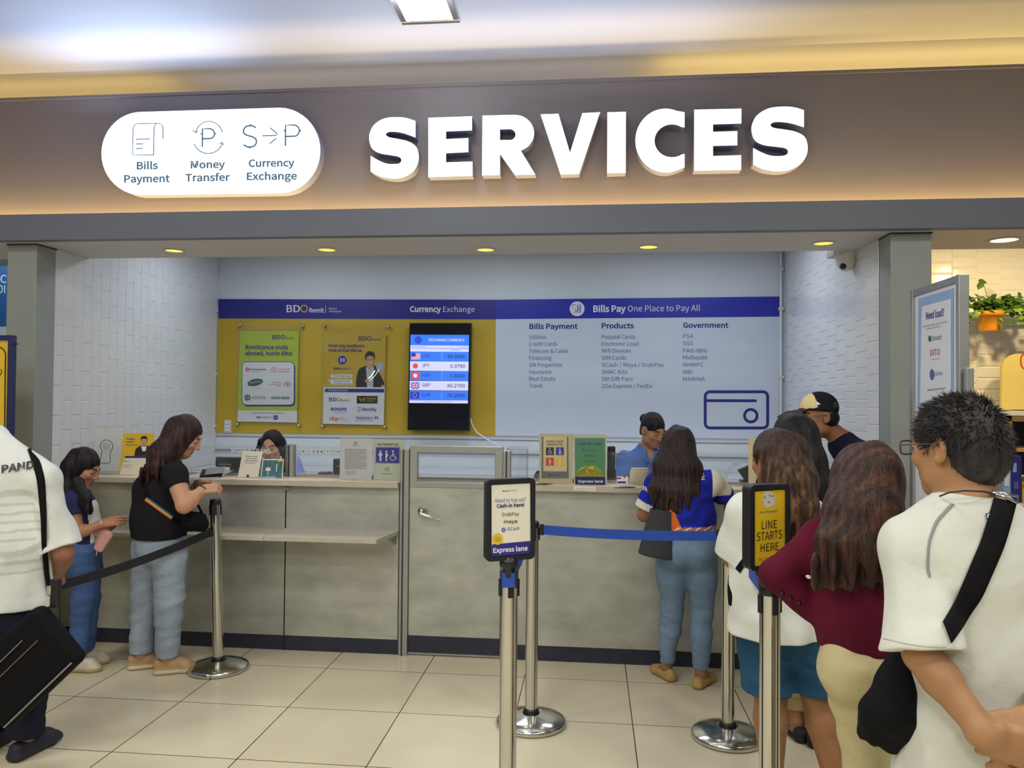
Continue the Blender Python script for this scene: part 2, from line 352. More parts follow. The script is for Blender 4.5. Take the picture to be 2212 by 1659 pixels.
# side walls of the booth, upright white tiles in a half bond
b = MB(); b.box((XL-.06, .17, 0), (XL, YB, 3.0), M_grout); tiled(b, (XL, .18, .90), (0, 1, 0), (0, 0, 1), (1, 0, 0), YB-.2, 2.1, .10, .20); struct(b, 'wall_left')
b = MB(); b.box((XR, .17, 0), (XR+.06, YB, 3.0), M_grout); tiled(b, (XR, .18, .90), (0, 1, 0), (0, 0, 1), (-1, 0, 0), YB-.2, 2.1, .20, .10); struct(b, 'wall_right')
b = MB(); tiled(b, (XR+.2, YB, .9), (1, 0, 0), (0, 0, 1), (0, -1, 0), 3.4, 2.1, .20, .10, bev=.012, lift=.007, bx=.008); o = b.build('trim_shop_tiles', kind='structure')
# pillars either side of the opening
b = MB(); b.box((-.935, 0, 0), (-.735, .18, SOF+.01), M_pill, .004); struct(b, 'pillar_left')
b = MB(); b.box((XR, 0, 0), (4.69, .18, SOF+.01), M_pill, .004); struct(b, 'pillar_right')
b = MB(); b.box((-.94, -.004, SOF-.008), (-.73, .185, SOF+.001), M_navy); struct(b, 'trim_1')
b = MB(); b.box((XR-.004, -.004, SOF-.008), (4.695, .185, SOF+.001), M_navy); struct(b, 'trim_2')

# ---------------------------------------------------------------- lit signs on the fascia
YS = YF-.075
def plane(y): return ((0, y, 0), (0, -1, 0))
def zs(pts, ox=760, oy=200, k=2.1686): return [(ox+x/k, oy+y/k) for x, y in pts]
S1 = [(298,133),(255,119),(205,115),(150,122),(105,150),(84,190),(82,225),(95,262),(130,284),(180,293),(220,301),(232,315),(225,330),(200,335),(160,332),(120,315),(88,296),(88,370),(130,392),(190,403),(240,397),(285,372),(310,330),(312,285),(298,250),(262,228),(215,217),(178,210),(161,200),(165,188),(190,183),(240,190),(298,210)]
S2 = [(1873+(x-82)*1.135, 63+(y-115)*1.052-(x-190)*.03+3) for x, y in S1]
sc = (0, 16, 17, 32)
E1 = [(358,118),(563,111),(563,177),(441,182),(441,218),(546,213),(546,279),(441,284),(441,327),(565,323),(565,390),(358,396)]
E2 = [(1604,80),(1825,75),(1825,145),(1692,149),(1692,184),(1806,180),(1806,247),(1692,250),(1692,297),(1824,293),(1824,362),(1603,366)]
V1 = [(884,102),(968,99),(1022,282),(1080,96),(1163,92),(1065,381),(978,384)]
I1 = [(1197,92),(1284,90),(1283,376),(1196,378)]
C1 = [(1559,92)]+arc(1470, 225, 142, 150, -68, -292, 26)[0:]+[(1559,350),(1559,287)]+arc(1500, 226, 82, 77, 56, 304, 20)[0:]+[(1559,163)]
R1 = [(612,108),(760,104)]+arc(762, 190, 92, 86, -80, 70, 14)+[(795,278),(860,384),(765,386),(694,288),(694,386),(610,388)]
RH = [(694,173),(742,171)]+arc(742, 197, 25, 25, -70, 70, 8)+[(742,222),(694,222)]
def letter(pts, lab, hole=None):
    P, N = plane(YS); f = [on(u, v, P, N) for u, v in zs(pts)]; d = np.array([0, .075, 0])
    root = empty('sign_letter', np.mean(f, axis=0)+d, lab, 'sign letter', 'lit letters on the fascia')
    mb = MB(); side = MB(); n = len(f)
    if hole:
        h = [on(u, v, P, N) for u, v in zs(hole)]
        bm = bmesh.new(); es = []
        for ring in (f, h):
            vv = [bm.verts.new(p) for p in ring]
            es += [bm.edges.new((vv[i], vv[(i+1) % len(vv)])) for i in range(len(vv))]
        bmesh.ops.triangle_fill(bm, use_beauty=True, use_dissolve=False, edges=es); mb.bm(bm, M_face)
        hb = [p+d for p in h]; m_ = len(h); side.add(h+hb, [(i, (i+1) % m_, m_+(i+1) % m_, m_+i) for i in range(m_)], M_side)
    else: mb.add(f, [list(range(n))], M_face)
    fb = [p+d for p in f]; side.add(f+fb, [(i, (i+1) % n, n+(i+1) % n, n+i) for i in range(n)], M_side)
    mb.build('lit_face', root); side.build('return', root)
letter(smooth_poly(S1, sc), 'first glowing white letter S of the big fascia sign')
letter(E1, 'glowing white letter E standing second in the big fascia sign')
letter(R1, 'glowing white letter R of the big fascia sign', RH)
letter(V1, 'glowing white letter V of the big fascia sign')
letter(I1, 'narrow glowing white letter I of the big fascia sign')
letter(C1, 'round glowing white letter C of the big fascia sign')
letter(E2, 'glowing white letter E next to the last S of the fascia sign')
letter(smooth_poly(S2, sc), 'last glowing white letter S at the end of the fascia sign')
# pill-shaped light box
P, N = plane(YS)
pill = arc(306, 331.6, 87, 90, 92, 272, 22)+arc(603, 325, 89, 92.5, -88, 92, 22)
f = [on(u, v, P, N) for u, v in pill]
root = empty('light_box_sign', np.mean(f, axis=0)+np.array([0, .075, 0]), 'glowing white pill-shaped light box sign with three service icons', 'sign')
m1 = MB(); m1.add(f, [list(range(len(f)))], M_face); m1.build('lit_face', root)
m1 = MB(); fb = [p+np.array([0, .075, 0]) for p in f]; n = len(f); m1.add(f+fb, [(i, (i+1) % n, n+(i+1) % n, n+i) for i in range(n)], M_side, True); m1.build('return', root)
def q4(pts): return [(200+x/4.254, 210+y/4.254) for x, y in pts]
m1 = MB(); c = Canvas(m1, P, N)
st = lambda pts, w=1.1, cl=False: c.stroke(q4(pts), w*1.8, M_signblue, 2+.25*(len(m1.v) % 7), cl)
st([(565,530),(560,530),(367,531),(372,300),(376,270),(390,252),(412,244),(590,240),(620,242),(640,258),(648,280),(646,384)])
st([(590,240),(574,250),(566,275),(560,526)])
for y, x in ((386,530),(430,466),(472,464)): st([(397,y),(x,y-2)])
st(arc(1070, 360, 128, 138, 195, 345, 20)); st([(922,298),(938,327),(968,312)]); st(arc(1062, 395, 132, 122, 165, 12, 20)); st([(1162,430),(1190,414),(1206,444)])
for ox, oy, k in ((1008,290,1.0),(1772,256,1.14)):
    st([(ox,oy+168*k),(ox+2,oy),(ox+70*k,oy-1)]+[(ox+70*k+x*k, oy+45*k+y*k) for x, y in arc(0, 0, 42, 45, -80, 80, 10)]+[(ox+2,oy+92*k)], 1.7); st([(ox-16*k,oy+47*k),(ox,oy+45*k)], 1.7); st([(ox+112*k,oy+45*k),(ox+128*k,oy+44*k)], 1.7)
st(smooth_poly([(1500,283),(1478,266),(1446,262),(1410,270),(1388,300),(1392,332),(1420,350),(1470,364),(1500,385),(1504,420),(1484,448),(1444,458),(1408,450),(1383,428)], (0, 13), 4)[:-1], 1.8); st([(1448,262),(1448,246)], 1.5); st([(1443,457),(1443,474)], 1.5)
st([(1558,355),(1690,350),(1700,338),(1630,280)], 1.3); st([(1690,376),(1626,428)], 1.3)
for t, x0, y0, x1, y1 in (('Bills',406,662,600,658),('Payment',290,783,710,778),('Money',902,653,1218,648),('Transfer',852,773,1262,766),('Currency',1434,640,1856,634),('Exchange',1417,760,1878,754)):
    (u0, v0), (u1, v1) = q4([(x0, y0), (x1, y1)]); c.text(t, u0, v0, u1, v1, 15.3, M_signblue, 2, bold=.03)
m1.build('icon_artwork', root)

# ---------------------------------------------------------------- ceiling lamp and downlights
root = empty('ceiling_lamp', (1.886, -.57, CEIL), 'square recessed ceiling lamp with a metal surround above the fascia', 'ceiling lamp')
m1 = MB(); x0, x1, y0, y1 = 1.757, 2.015, -.70, -.437; w = .035; z = CEIL-.012
for A, B in (((x0-w, y0-w), (x1+w, y0)), ((x0-w, y1), (x1+w, y1+w)), ((x0-w, y0), (x0, y1)), ((x1, y0), (x1+w, y1))): m1.box((*A, z), (*B, CEIL), M_chrome, .004)
m1.build('surround', root); m1 = MB(); m1.box((x0, y0, CEIL-.006), (x1, y1, CEIL), M_lampw); m1.build('diffuser', root)
for i, (u, v) in enumerate(((376,541),(706,539),(1049,539),(1401,533),(1779,525),(2169,518))):
    p = atz(u, v, SOF); lab = ['leftmost amber downlight in the soffit, near the left pillar', 'amber soffit downlight above the lime poster', 'amber soffit downlight above the exchange rate screen', 'amber soffit downlight above the product list', 'amber soffit downlight beside the dome camera', 'bright white downlight right of the right pillar'][i]
    root = empty('downlight', (p[0], p[1], SOF), lab, 'downlight', 'downlights in the soffit')
    R_ = .058 if i < 5 else .075
    m1 = MB(); m1.lathe([(R_+.012, 0), (R_+.01, -.005), (R_, -.006), (R_-.004, .004), (R_-.004, .02)], (p[0], p[1], SOF), M_soff, 28); m1.build('trim_ring', root)
    m1 = MB(); m1.lathe([(.001, -.0025), (R_-.003, -.002), (R_-.003, .004)], (p[0], p[1], SOF), M_dl if i < 5 else M_dl2, 28); m1.build('lens', root)
    if i == 5: spot('downlight_beam', (p[0], p[1], SOF-.02), 14, WARM, 130)
    else: spot('downlight_beam', (p[0], p[1], SOF-.02), 1.6, WARM, 130)
# dome camera
p = at(1828, 545, .62); p = np.array([p[0], .62, 2.60])
root = empty('dome_camera', (p[0], p[1], 2.60), 'white dome security camera under the soffit by the right wall', 'security camera')
M_cam = mat('white_camera_shell', (214, 212, 206), .35, noise=.02)
m1 = MB(); m1.lathe([(.001, .0), (.075, 0), (.075, -.02), (.06, -.024)], p-np.array([0, 0, .0]), M_cam, 32); m1.build('mount_plate', root)
m1 = MB(); m1.lathe([(.066, -.02), (.067, -.035), (.062, -.065), (.05, -.092), (.03, -.112), (.001, -.118)], p, M_cam, 32); m1.build('dome', root)
m1 = MB(); q = p+np.array([-.03, -.035, -.09]); m1.lathe([(.022, -.012), (.021, 0.008), (.012, .014), (.001, .016)], q, M_blackp, 20, ax=(-.5, -.55, -.7)); m1.build('lens_window', root)
m1 = MB(); m1.box((p[0]-.1, .55, 2.58), (p[0]+.12, .70, 2.615), M_soff); struct(m1, 'trim_3')
# ---------------------------------------------------------------- wall graphics at the back of the booth
def Z(ox, oy, k): return lambda x, y: (ox+x/k, oy+y/k)
z3, z4, z5, zc = Z(450, 620, 3.403), Z(1070, 620, 3.403), Z(500, 690, 6.144), Z(860, 900, 4.254)
def tx(c, Zf, t, x0, y0, x1, y1, cap, m, L=2, **k):
    (u0, v0), (u1, v1) = Zf(x0, y0), Zf(x1, y1); c.text(t, u0, v0, u1, v1, cap, m, L, **k)
def slab(mb, corners, y, th, m):
    f = [at(u, v, y) for u, v in corners]; mb.prism(f, (0, th, 0), m)
YP = YB-.014
cen = lambda cs, y: np.mean([at(u, v, y) for u, v in cs], axis=0)
g1 = [(472,688),(1071,690),(1070,941),(467,934)]; b1 = [(472,646),(1071,647.5),(1071,690),(472,688)]
root = empty('wall_graphic', cen(g1+b1, YB), 'gold and navy wall graphic behind the money transfer counter', 'wall graphic', 'wall graphics at the back')
m1 = MB(); slab(m1, g1, YP, .013, M_gold); m1.build('gold_panel', root)
m1 = MB(); slab(m1, b1, YP-.001, .014, M_band); m1.build('header_band', root)
m1 = MB(); c = Canvas(m1, *plane(YP-.001))
tx(c, z3, 'B', 575, 184, 617, 184, 15, M_white, 2, bold=.012); tx(c, z3, 'D', 626, 184, 674, 185, 15, M_white, 2, bold=.012)
c.stroke([z3(x, y) for x, y in arc(704, 159, 24, 24, 0, 360, 24)[:-1]], 2.6, M_gold, 3, True)
tx(c, z3, 'Remit', 742, 186, 850, 187, 9, M_white, bold=.02); c.stroke([z3(863,140), z3(863,190)], .9, M_white, 2)
tx(c, z3, 'MONEY', 886, 165, 946, 166, 3.4, M_white); tx(c, z3, 'TRANSFER', 886, 185, 977, 187, 3.4, M_white)
tx(c, z3, 'Currency', 1482, 182, 1710, 183, 11.5, M_white, bold=.035); tx(c, z3, 'Exchange', 1726, 183, 1957, 183, 11.5, M_white)
m1.build('header_lettering', root)
M_pale = mat('wall_pale_panel', (206, 214, 228), 0.5, noise=.012)
g2 = [(1071,689),(1684,684),(1682,949),(1070,941)]; b2 = [(1071,647.5),(1684,640.5),(1684,684),(1071,689.5)]
root = empty('wall_graphic', cen(g2+b2, YB), 'pale blue and royal blue wall graphic listing bills and products', 'wall graphic', 'wall graphics at the back')
m1 = MB(); slab(m1, g2, YP, .013, M_pale); m1.build('pale_panel', root)
m1 = MB(); slab(m1, b2, YP-.001, .014, M_band2); m1.build('header_band', root)
m1 = MB(); c = Canvas(m1, *plane(YP-.001))
c.ell(*z4(601,160), 16.2, 16, M_white, 1)
for k in (0, 2.6, 5.2):
    c.stroke([z4(x, y) for x, y in smooth_poly([(592-k,134),(572-k,128),(562,140),(566,152),(588,166),(596-k,178),(588,190),(570,188),(562,182)], (0, 8), 3)[:-3]], .55, M_band2, 2)
    c.stroke([z4(604+k, 190), z4(604+k, 128)], .55, M_band2, 2); c.stroke([z4(622+k, 190), z4(622+k, 128)], .55, M_band2, 2)
c.stroke([z4(606,150), z4(614,160), z4(622,150)], .6, M_band2, 2); c.stroke([z4(608,164), z4(624,164)], .6, M_band2, 2)
tx(c, z4, 'Bills Pay', 720, 183, 958, 181, 13.2, M_white, bold=.035); tx(c, z4, 'One Place to Pay All', 974, 180, 1505, 175, 12.6, M_white)
m1.build('header_lettering', root)
m1 = MB(); c = Canvas(m1, *plane(YP))
for t, x0, y, x1, dy in (('Bills Payment',250,308,605,-2),('Products',782,303,1018,-1),('Government',1380,299,1714,-1)): tx(c, z4, t, x0, y, x1, y+dy, 10.6, M_ink, bold=.03)
for lst, x0 in (((('Utilities',374,383),('Credit Cards',457,433),('Telecom & Cable',535,485),('Financing',412,536),('SM Properties',491,587),('Insurance',411,638),('Real Estate',442,689),('Travel',345,740)), 249),
                ((('Prepaid Cards',1028,381),('Electronic Load',1052,432),('Wifi Devices',998,483),('SIM Cards',962,535),('GCash / Maya / GrabPay',1238,587),('SMAC Kits',969,638),('SM Gift Pass',1012,690),('2Go Express / FedEx',1154,742)), 782),
                ((('PSA',1456,375),('SSS',1453,428),('PAG-IBIG',1557,482),('Philhealth',1558,534),('NHMFC',1530,586),('NBI',1446,638),('MARINA',1540,691)), 1380)):
    for t, x1, y in lst: tx(c, z4, t, x0, y, x1, y-1, 8.4, M_inkl)
c.stroke([z4(x, y) for x, y in rr(1543, 770, 2002, 1036, 34, 6)], 6.3, M_ink, 2, True)
c.stroke([z4(1552,835), z4(1912,836)], 6.0, M_ink, 2); c.ell(*z4(1912,836), 3, 3, M_ink, 3, 14)
c.stroke([z4(x, y) for x, y in arc(1878, 946, 46, 46, 0, 360, 28)[:-1]], 6.2, M_ink, 2, True)
m1.build('printed_list', root)
# white boards and desk under the graphics
m1 = MB(); m1.box((XL, YB-.006, 1.262), (XR, YB, 1.268), M_grey); struct(m1, 'trim_4')
m1 = MB(); m1.box((XL, YB-.02, 1.135), (XR, YB, 1.142), M_grey); struct(m1, 'trim_5')
root = empty('back_desk', (1.85, 2.2, 0), 'long white back desk along the rear wall of the booth', 'desk')
m1 = MB(); m1.box((XL+.02, 1.98, .96), (XR-.02, YB-.03, 1.0), M_wall, .003); m1.build('desk_top', root)
m1 = MB(); m1.box((XL+.02, 2.02, 0), (XR-.02, YB-.03, .96), M_lamedge); m1.build('desk_body', root)
# conduits
for (u, v0, v1), lab in (((464.5, 640, 932), 'white conduit pipe in the left rear corner of the booth'), ((1690, 560, 930), 'white conduit pipe in the right rear corner of the booth')):
    p = at(u, v0, YB-.02); q = at(u, v1, YB-.02); x = p[0]+(.012 if u < 900 else -.012)
    root = empty('conduit_pipe', (x, YB-.02, 1.2), lab, 'pipe', 'conduits in the rear corners'); m1 = MB(); m1.tube([(x, YB-.02, 1.0), (x, YB-.02, 3.0)], .012, M_white, 12); m1.build('pipe', root)
    for z in (1.36, 1.85, 2.45, 2.8): m1 = MB(); m1.box((x-.022, YB-.036, z-.012), (x+.022, YB, z+.012), M_cam, .003); m1.build('saddle_clip', root)
p = at(491, 921, YB-.03); root = empty('wall_switch', (p[0], YB, p[2]), 'white wall switch plate at the lower left of the gold graphic', 'switch')
m1 = MB(); m1.box((p[0]-.035, YB-.03, p[2]-.06), (p[0]+.035, YB, p[2]+.06), M_cam, .006); m1.build('plate', root)
for k in (-1, 0, 1): m1 = MB(); m1.box((p[0]-.02, YB-.037, p[2]+k*.033-.011), (p[0]+.02, YB-.03, p[2]+k*.033+.011), M_white, .003); m1.build('rocker', root)

# ---------------------------------------------------------------- framed posters
def poster(label, ac, caps, draw, bow=None):
    root = empty('framed_poster', cen(ac, YB-.05), label, 'poster', 'acrylic poster frames'); ya = YB-.05
    m1 = MB()
    if not bow: slab(m1, ac, ya, .006, M_acry)
    else:
        nu, nv = 40, 56; vs = []
        for j in range(nv+1):
            for i in range(nu+1):
                s_, t_ = i/nu, j/nv; u, v = [(ac[0][k]*(1-s_)+ac[1][k]*s_)*(1-t_)+(ac[3][k]*(1-s_)+ac[2][k]*s_)*t_ for k in (0, 1)]; p = at(u, v, ya)
                vs.append(p-np.array([0, bow*(math.sin(math.pi*s_)*math.sin(math.pi*t_)*.9+.5*math.sin(3.1*math.pi*t_+1.7*s_)*math.sin(math.pi*s_)+.35*math.sin(5*s_+2.2*math.pi*t_)*math.sin(math.pi*t_)), 0]))
        m1.add(vs, [(j*(nu+1)+i, j*(nu+1)+i+1, (j+1)*(nu+1)+i+1, (j+1)*(nu+1)+i) for j in range(nv) for i in range(nu)], M_acry2, True)
    m1.build('acrylic_sheet', root)
    for u, v in caps:
        p = at(u, v, ya); m1 = MB(); m1.lathe([(.001, -.012), (.013, -.01), (.014, 0), (.014, .034)], p, M_chrome, 16, ax=(0, 1, 0)); m1.build('standoff', root)
    draw(root, ya+.012)
def dA(root, y):
    m1 = MB(); cs = [z5(115,150), z5(895,155), z5(868,1370), z5(75,1355)]; slab(m1, cs, y, .002, M_lime); c = Canvas(m1, *plane(y))
    c.poly([z5(88,1208), z5(872,1214), z5(868,1369), z5(76,1354)], M_white, 1)
    c.poly([z5(x+9, y_+10) for x, y_ in rr(142, 568, 836, 1145, 60, 5)], M_ink, 1); c.poly([z5(x, y_) for x, y_ in rr(136, 560, 836, 1142, 60, 5)], M_ink, 2); c.poly([z5(x, y_) for x, y_ in rr(144, 568, 828, 1132, 54, 5)], M_white, 3)
    m1.build('printed_sheet', root); m1 = MB(); c = Canvas(m1, *plane(y), step=.0008)
    tx(c, z5, 'BDO', 542, 262, 712, 263, 9, M_ink, 3, bold=.02); tx(c, z5, 'Remit', 724, 262, 832, 263, 4.6, M_ink, 3)
    tx(c, z5, 'Remittance mula', 186, 394, 745, 396, 8.6, M_ink, 3, bold=.03); tx(c, z5, 'abroad, kunin dito!', 182, 474, 808, 478, 8.6, M_ink, 3, bold=.03)
    c.ell(*z5(214,664), 4.2, 4.2, M_red, 5); c.ell(*z5(217,667), 2, 2, M_white, 6); tx(c, z5, 'MoneyGram', 250, 674, 460, 674, 3.6, M_ink, 5, bold=.02); c.stroke([z5(262,697), z5(390,697)], .5, M_grey, 5)
    c.stroke([z5(x, y_) for x, y_ in arc(560, 668, 30, 30, 0, 360, 18)[:-1]], 1.2, M_orange, 5, True); c.stroke([z5(545,662), z5(575,676)], 1, M_orange, 5); c.stroke([z5(612,655), z5(680,662), z5(775,655)], 1.1, M_orange, 5); tx(c, z5, 'ALMUZAINI', 612, 702, 778, 702, 3, M_red, 5)
    c.ell(*z5(315,836), 17, 7.6, M_green, 5, 24, -12); tx(c, z5, 'Speed Pay', 246, 850, 395, 832, 3.2, M_white, 6); tx(c, z5, 'remittance', 312, 915, 415, 915, 1.8, M_grey, 5)
    tx(c, z5, 'COMMERCIAL', 506, 870, 662, 870, 2.2, M_red, 5); tx(c, z5, 'BANK', 598, 890, 664, 890, 2.0, M_grey, 5); c.stroke([z5(540,838), z5(600,832), z5(664,838)], .8, M_grey, 5)
    for s in (1, -1):
        c.stroke([z5(740-s*x, 858-s*y_) for x, y_ in [(0, 42), (14, 30), (4, 2), (20, -26), (36, -18), (44, 2), (32, 22), (22, 10)]], 1.3, M_red, 5)
    c.stroke([z5(x, y_) for x, y_ in arc(212, 1036, 30, 30, 0, 360, 18)[:-1]], 2.2, M_green, 5, True); c.ell(*z5(212,1036), 2.3, 2.3, M_green, 5)
    for k in range(8): a = k*math.pi/4; c.stroke([z5(212+30*math.cos(a), 1036+30*math.sin(a)), z5(212+44*math.cos(a), 1036+44*math.sin(a))], 2, M_green, 5)
    c.stroke([z5(268,1032), z5(350,1028), z5(456,1032)], 1.3, M_grey, 5); c.stroke([z5(268,1052), z5(456,1052)], .7, M_grey, 5)
    tx(c, z5, 'SEVEN BANK', 524, 1056, 774, 1057, 5, M_green, 5, bold=.03)
    tx(c, z5, 'Available at SM Markets Counters', 246, 1248, 692, 1252, 2.8, M_ink, 3, shear=.2); tx(c, z5, 'SM', 322, 1312, 380, 1312, 4.2, M_ink, 3, bold=.03); tx(c, z5, 'MARKETS', 384, 1312, 540, 1314, 4, M_inkl, 3)
    c.ell(*z5(586,1302), 5.2, 5.2, M_band2, 3); c.stroke([z5(572,1290), z5(572,1312)], .7, M_white, 4); c.stroke([z5(584,1290), z5(584,1312), z5(598,1312), z5(598,1290)], .7, M_white, 4)
    m1.build('printing', root)
def dB(root, y):
    m1 = MB(); cs = [z5(1230,175), z5(2050,190), z5(2022,1402), z5(1212,1386)]; slab(m1, cs, y, .002, M_gold); c = Canvas(m1, *plane(y))
    c.poly([z5(1224,900), z5(2034,902), z5(2021,1401), z5(1213,1385)], M_white, 1); c.poly([z5(1240,918), z5(2026,922), z5(2024,970), z5(1238,965)], M_band, 2)
    for y0, h in ((730, 44), (796, 68)): c.poly([z5(x, y_) for x, y_ in rr(1318, y0, 1606, y0+h, 14, 3)], M_white, 1)
    m1.build('printed_sheet', root); m1 = MB(); c = Canvas(m1, *plane(y), step=.0008)
    tx(c, z5, 'BDO', 1688, 280, 1856, 281, 9, M_ink, 3, bold=.02); tx(c, z5, 'Remit', 1868, 280, 1982, 281, 4.6, M_ink, 3)
    tx(c, z5, 'Kunin ang remittance', 1290, 366, 1764, 370, 6.4, M_ink, 3, bold=.025); tx(c, z5, 'mula abroad dito sa:', 1290, 426, 1735, 430, 6.4, M_ink, 3, bold=.025)
    c.ell(*z5(1470,540), 9.4, 9.4, M_band2, 3)
    for x in (1446, 1462, 1484, 1498): c.stroke([z5(x, 515), z5(x, 565)], 1.2, M_white, 4)
    tx(c, z5, 'SM', 1352, 666, 1420, 666, 4.4, M_ink, 3, bold=.03); tx(c, z5, 'MARKETS', 1424, 666, 1588, 667, 4.2, M_ink, 3)
    tx(c, z5, 'Pwede kahit saan', 1350, 758, 1588, 760, 3.2, M_ink, 3); tx(c, z5, 'Walang fee dito', 1350, 824, 1580, 826, 3.2, M_ink, 3); tx(c, z5, 'Pay bills, e-pinoy', 1350, 856, 1586, 858, 3.0, M_ink, 3)
    c.ell(*z5(1306,810), 3, 3, M_white, 3); c.stroke([z5(1298,806), z5(1305,816), z5(1316,800)], .9, M_ink, 4)
    # printed figure of a person in a dark jacket
    c.poly([z5(x, y_) for x, y_ in smooth_poly([(1655,898),(1656,800),(1690,665),(1780,618),(1890,610),(1930,640),(1960,720),(1990,760),(2030,858),(1990,870),(1985,898)], (0, 10), 3)], M_black, 3)
    c.poly([z5(x, y_) for x, y_ in ((1786,640),(1888,630),(1880,898),(1800,898))], M_white, 4)
    for k in range(13): c.stroke([z5(1788+k*.6, 662+k*18), z5(1886-k*.4, 660+k*18)], .9, M_black, 5)
    c.poly([z5(x, y_) for x, y_ in ((1800,575),(1872,570),(1886,640),(1838,662),(1790,640))], M_skinp, 5)
    c.ell(*z5(1836,540), 9.2, 11.5, M_skinp, 6); c.poly([z5(x, y_) for x, y_ in smooth_poly([(1774,540),(1776,468),(1800,434),(1846,422),(1890,440),(1904,490),(1894,545),(1884,500),(1840,480),(1796,500),(1786,545)], (0, 6), 3)], M_black, 7)
    for x in (1816, 1858): c.stroke([z5(x-10, 532), z5(x+10, 530)], .9, M_black, 8)
    c.stroke([z5(1818,572), z5(1836,580), z5(1858,570)], 1.0, M_white, 8)
    c.poly([z5(x, y_) for x, y_ in ((1768,812),(1800,782),(1828,792),(1820,842),(1780,838))], M_skinp, 6); c.ell(*z5(2000,690), 5, 7, M_skinp, 6)
    c.ell(*z5(1966,632), 7.4, 9.8, M_lblue, 5); 
    tx(c, z5, 'Remittance Partners', 1290, 948, 1545, 952, 3, M_white, 4)
    tx(c, z5, 'BD', 1294, 1086, 1392, 1087, 8, M_ink, 3, bold=.02); c.stroke([z5(x, y_) for x, y_ in arc(1418, 1062, 22, 23, 0, 360, 20)[:-1]], 1.6, M_gold, 3, True); tx(c, z5, 'Remit', 1452, 1086, 1558, 1087, 4.6, M_ink, 3)
    c.poly([z5(1664,1014), z5(1942,1014), z5(1938,1116), z5(1662,1116)], M_black, 3); c.stroke([z5(1698,1040), z5(1722,1086), z5(1738,1044), z5(1756,1086), z5(1774,1040)], 2.2, M_yel, 4); tx(c, z5, 'Western', 1796, 1060, 1918, 1060, 3.2, M_yel, 4); tx(c, z5, 'Union', 1796, 1090, 1884, 1090, 3.2, M_yel, 4)
    tx(c, z5, 'xoom', 1310, 1208, 1528, 1212, 8, M_band2, 3, bold=.03); tx(c, z5, 'A PayPal Service', 1370, 1238, 1528, 1240, 2.2, M_band2, 3, shear=.2)
    c.stroke([z5(1668,1168), z5(1720,1166), z5(1722,1200), z5(1694,1222), z5(1672,1206), z5(1700,1190)], 1.4, M_grey, 3); tx(c, z5, 'Remitly', 1740, 1212, 1924, 1214, 6.4, M_ink, 3, bold=.02)
    tx(c, z5, 'ria', 1302, 1340, 1412, 1342, 7.6, M_orange, 3, bold=.04); tx(c, z5, 'Money', 1424, 1316, 1500, 1316, 2.6, M_grey, 3); tx(c, z5, 'Transfer', 1424, 1338, 1516, 1338, 2.6, M_grey, 3)
    tx(c, z5, 'TRANSFAST', 1646, 1324, 1880, 1328, 5.4, M_band2, 3, bold=.015); c.stroke([z5(1900,1326), z5(1904,1290), z5(1938,1290), z5(1942,1326)], 1.3, M_band2, 3); c.stroke([z5(1898,1308), z5(1944,1308)], 1.2, M_band2, 3); c.stroke([z5(1640,1342), z5(1876,1344)], .6, M_ink, 3)
    m1.build('printing', root)
poster('lime green remittance poster in a clear acrylic frame', [z5(75,45), z5(955,55), z5(905,1430), z5(50,1410)], [z5(108,72), z5(937,84), z5(890,1412), z5(70,1392)], dA, .003)
poster('gold poster of a man in a dark jacket in a clear acrylic frame', [z5(1190,40), z5(2110,70), z5(2050,1440), z5(1170,1425)], [z5(1228,78), z5(2075,92), z5(2030,1428), z5(1200,1418)], dB, .024)
# exchange-rate screen
ac = [z3(1480,265), z3(1932,265), z3(1918,1057), z3(1463,1052)]; yt = YB-.11
root = empty('wall_screen', cen(ac, YB), 'tall black wall screen showing exchange rates', 'screen')
M_scr_b = mat('screen_blue', (60, 120, 235), .3, emit=(56, 122, 236), estr=.62); M_scr_w = mat('screen_white', (214, 214, 240), .3, emit=(205, 205, 240), estr=.6); M_scr_t = mat('screen_text', (40, 50, 110), .3, emit=(50, 60, 120), estr=.3)
M_scr_k = mat('screen_black', (14, 18, 26), .12); M_scr_r = mat('screen_red', (225, 70, 55), .3, emit=(225, 70, 55), estr=.7); M_scr_n = mat('screen_navy', (50, 50, 170), .3, emit=(50, 50, 170), estr=.6); M_scr_y = mat('screen_yellow', (230, 200, 80), .3, emit=(230, 200, 80), estr=.6)
m1 = MB(); f = [at(u, v, yt) for u, v in ac]; m1.prism(f, (0, .06, 0), M_blackp); m1.build('housing', root)
m1 = MB(); p0 = np.mean(f, axis=0); m1.box((p0[0]-.15, yt+.06, p0[2]-.2), (p0[0]+.15, YB-.014, p0[2]+.2), M_blackp); m1.build('wall_bracket', root)
m1 = MB(); c = Canvas(m1, *plane(yt)); c.poly([z3(1484,270), z3(1928,270), z3(1913,1050), z3(1468,1046)], M_scr_k, 1); m1.build('front_glass', root)
m1 = MB(); c = Canvas(m1, *plane(yt), step=.001)
def sx(y): t = (y-350)/505; return 1487-10*t, 1917-9*t
def row(y0, y1, m, L=3): (a, b_), (e, d) = sx(y0), sx(y1); c.poly([z3(a, y0), z3(b_, y0+2), z3(d, y1+4), z3(e, y1)], m, L)
row(350, 428, M_scr_b); row(428, 448, M_scr_w); row(448, 474, M_scr_w); row(448, 450, M_scr_b, 4)
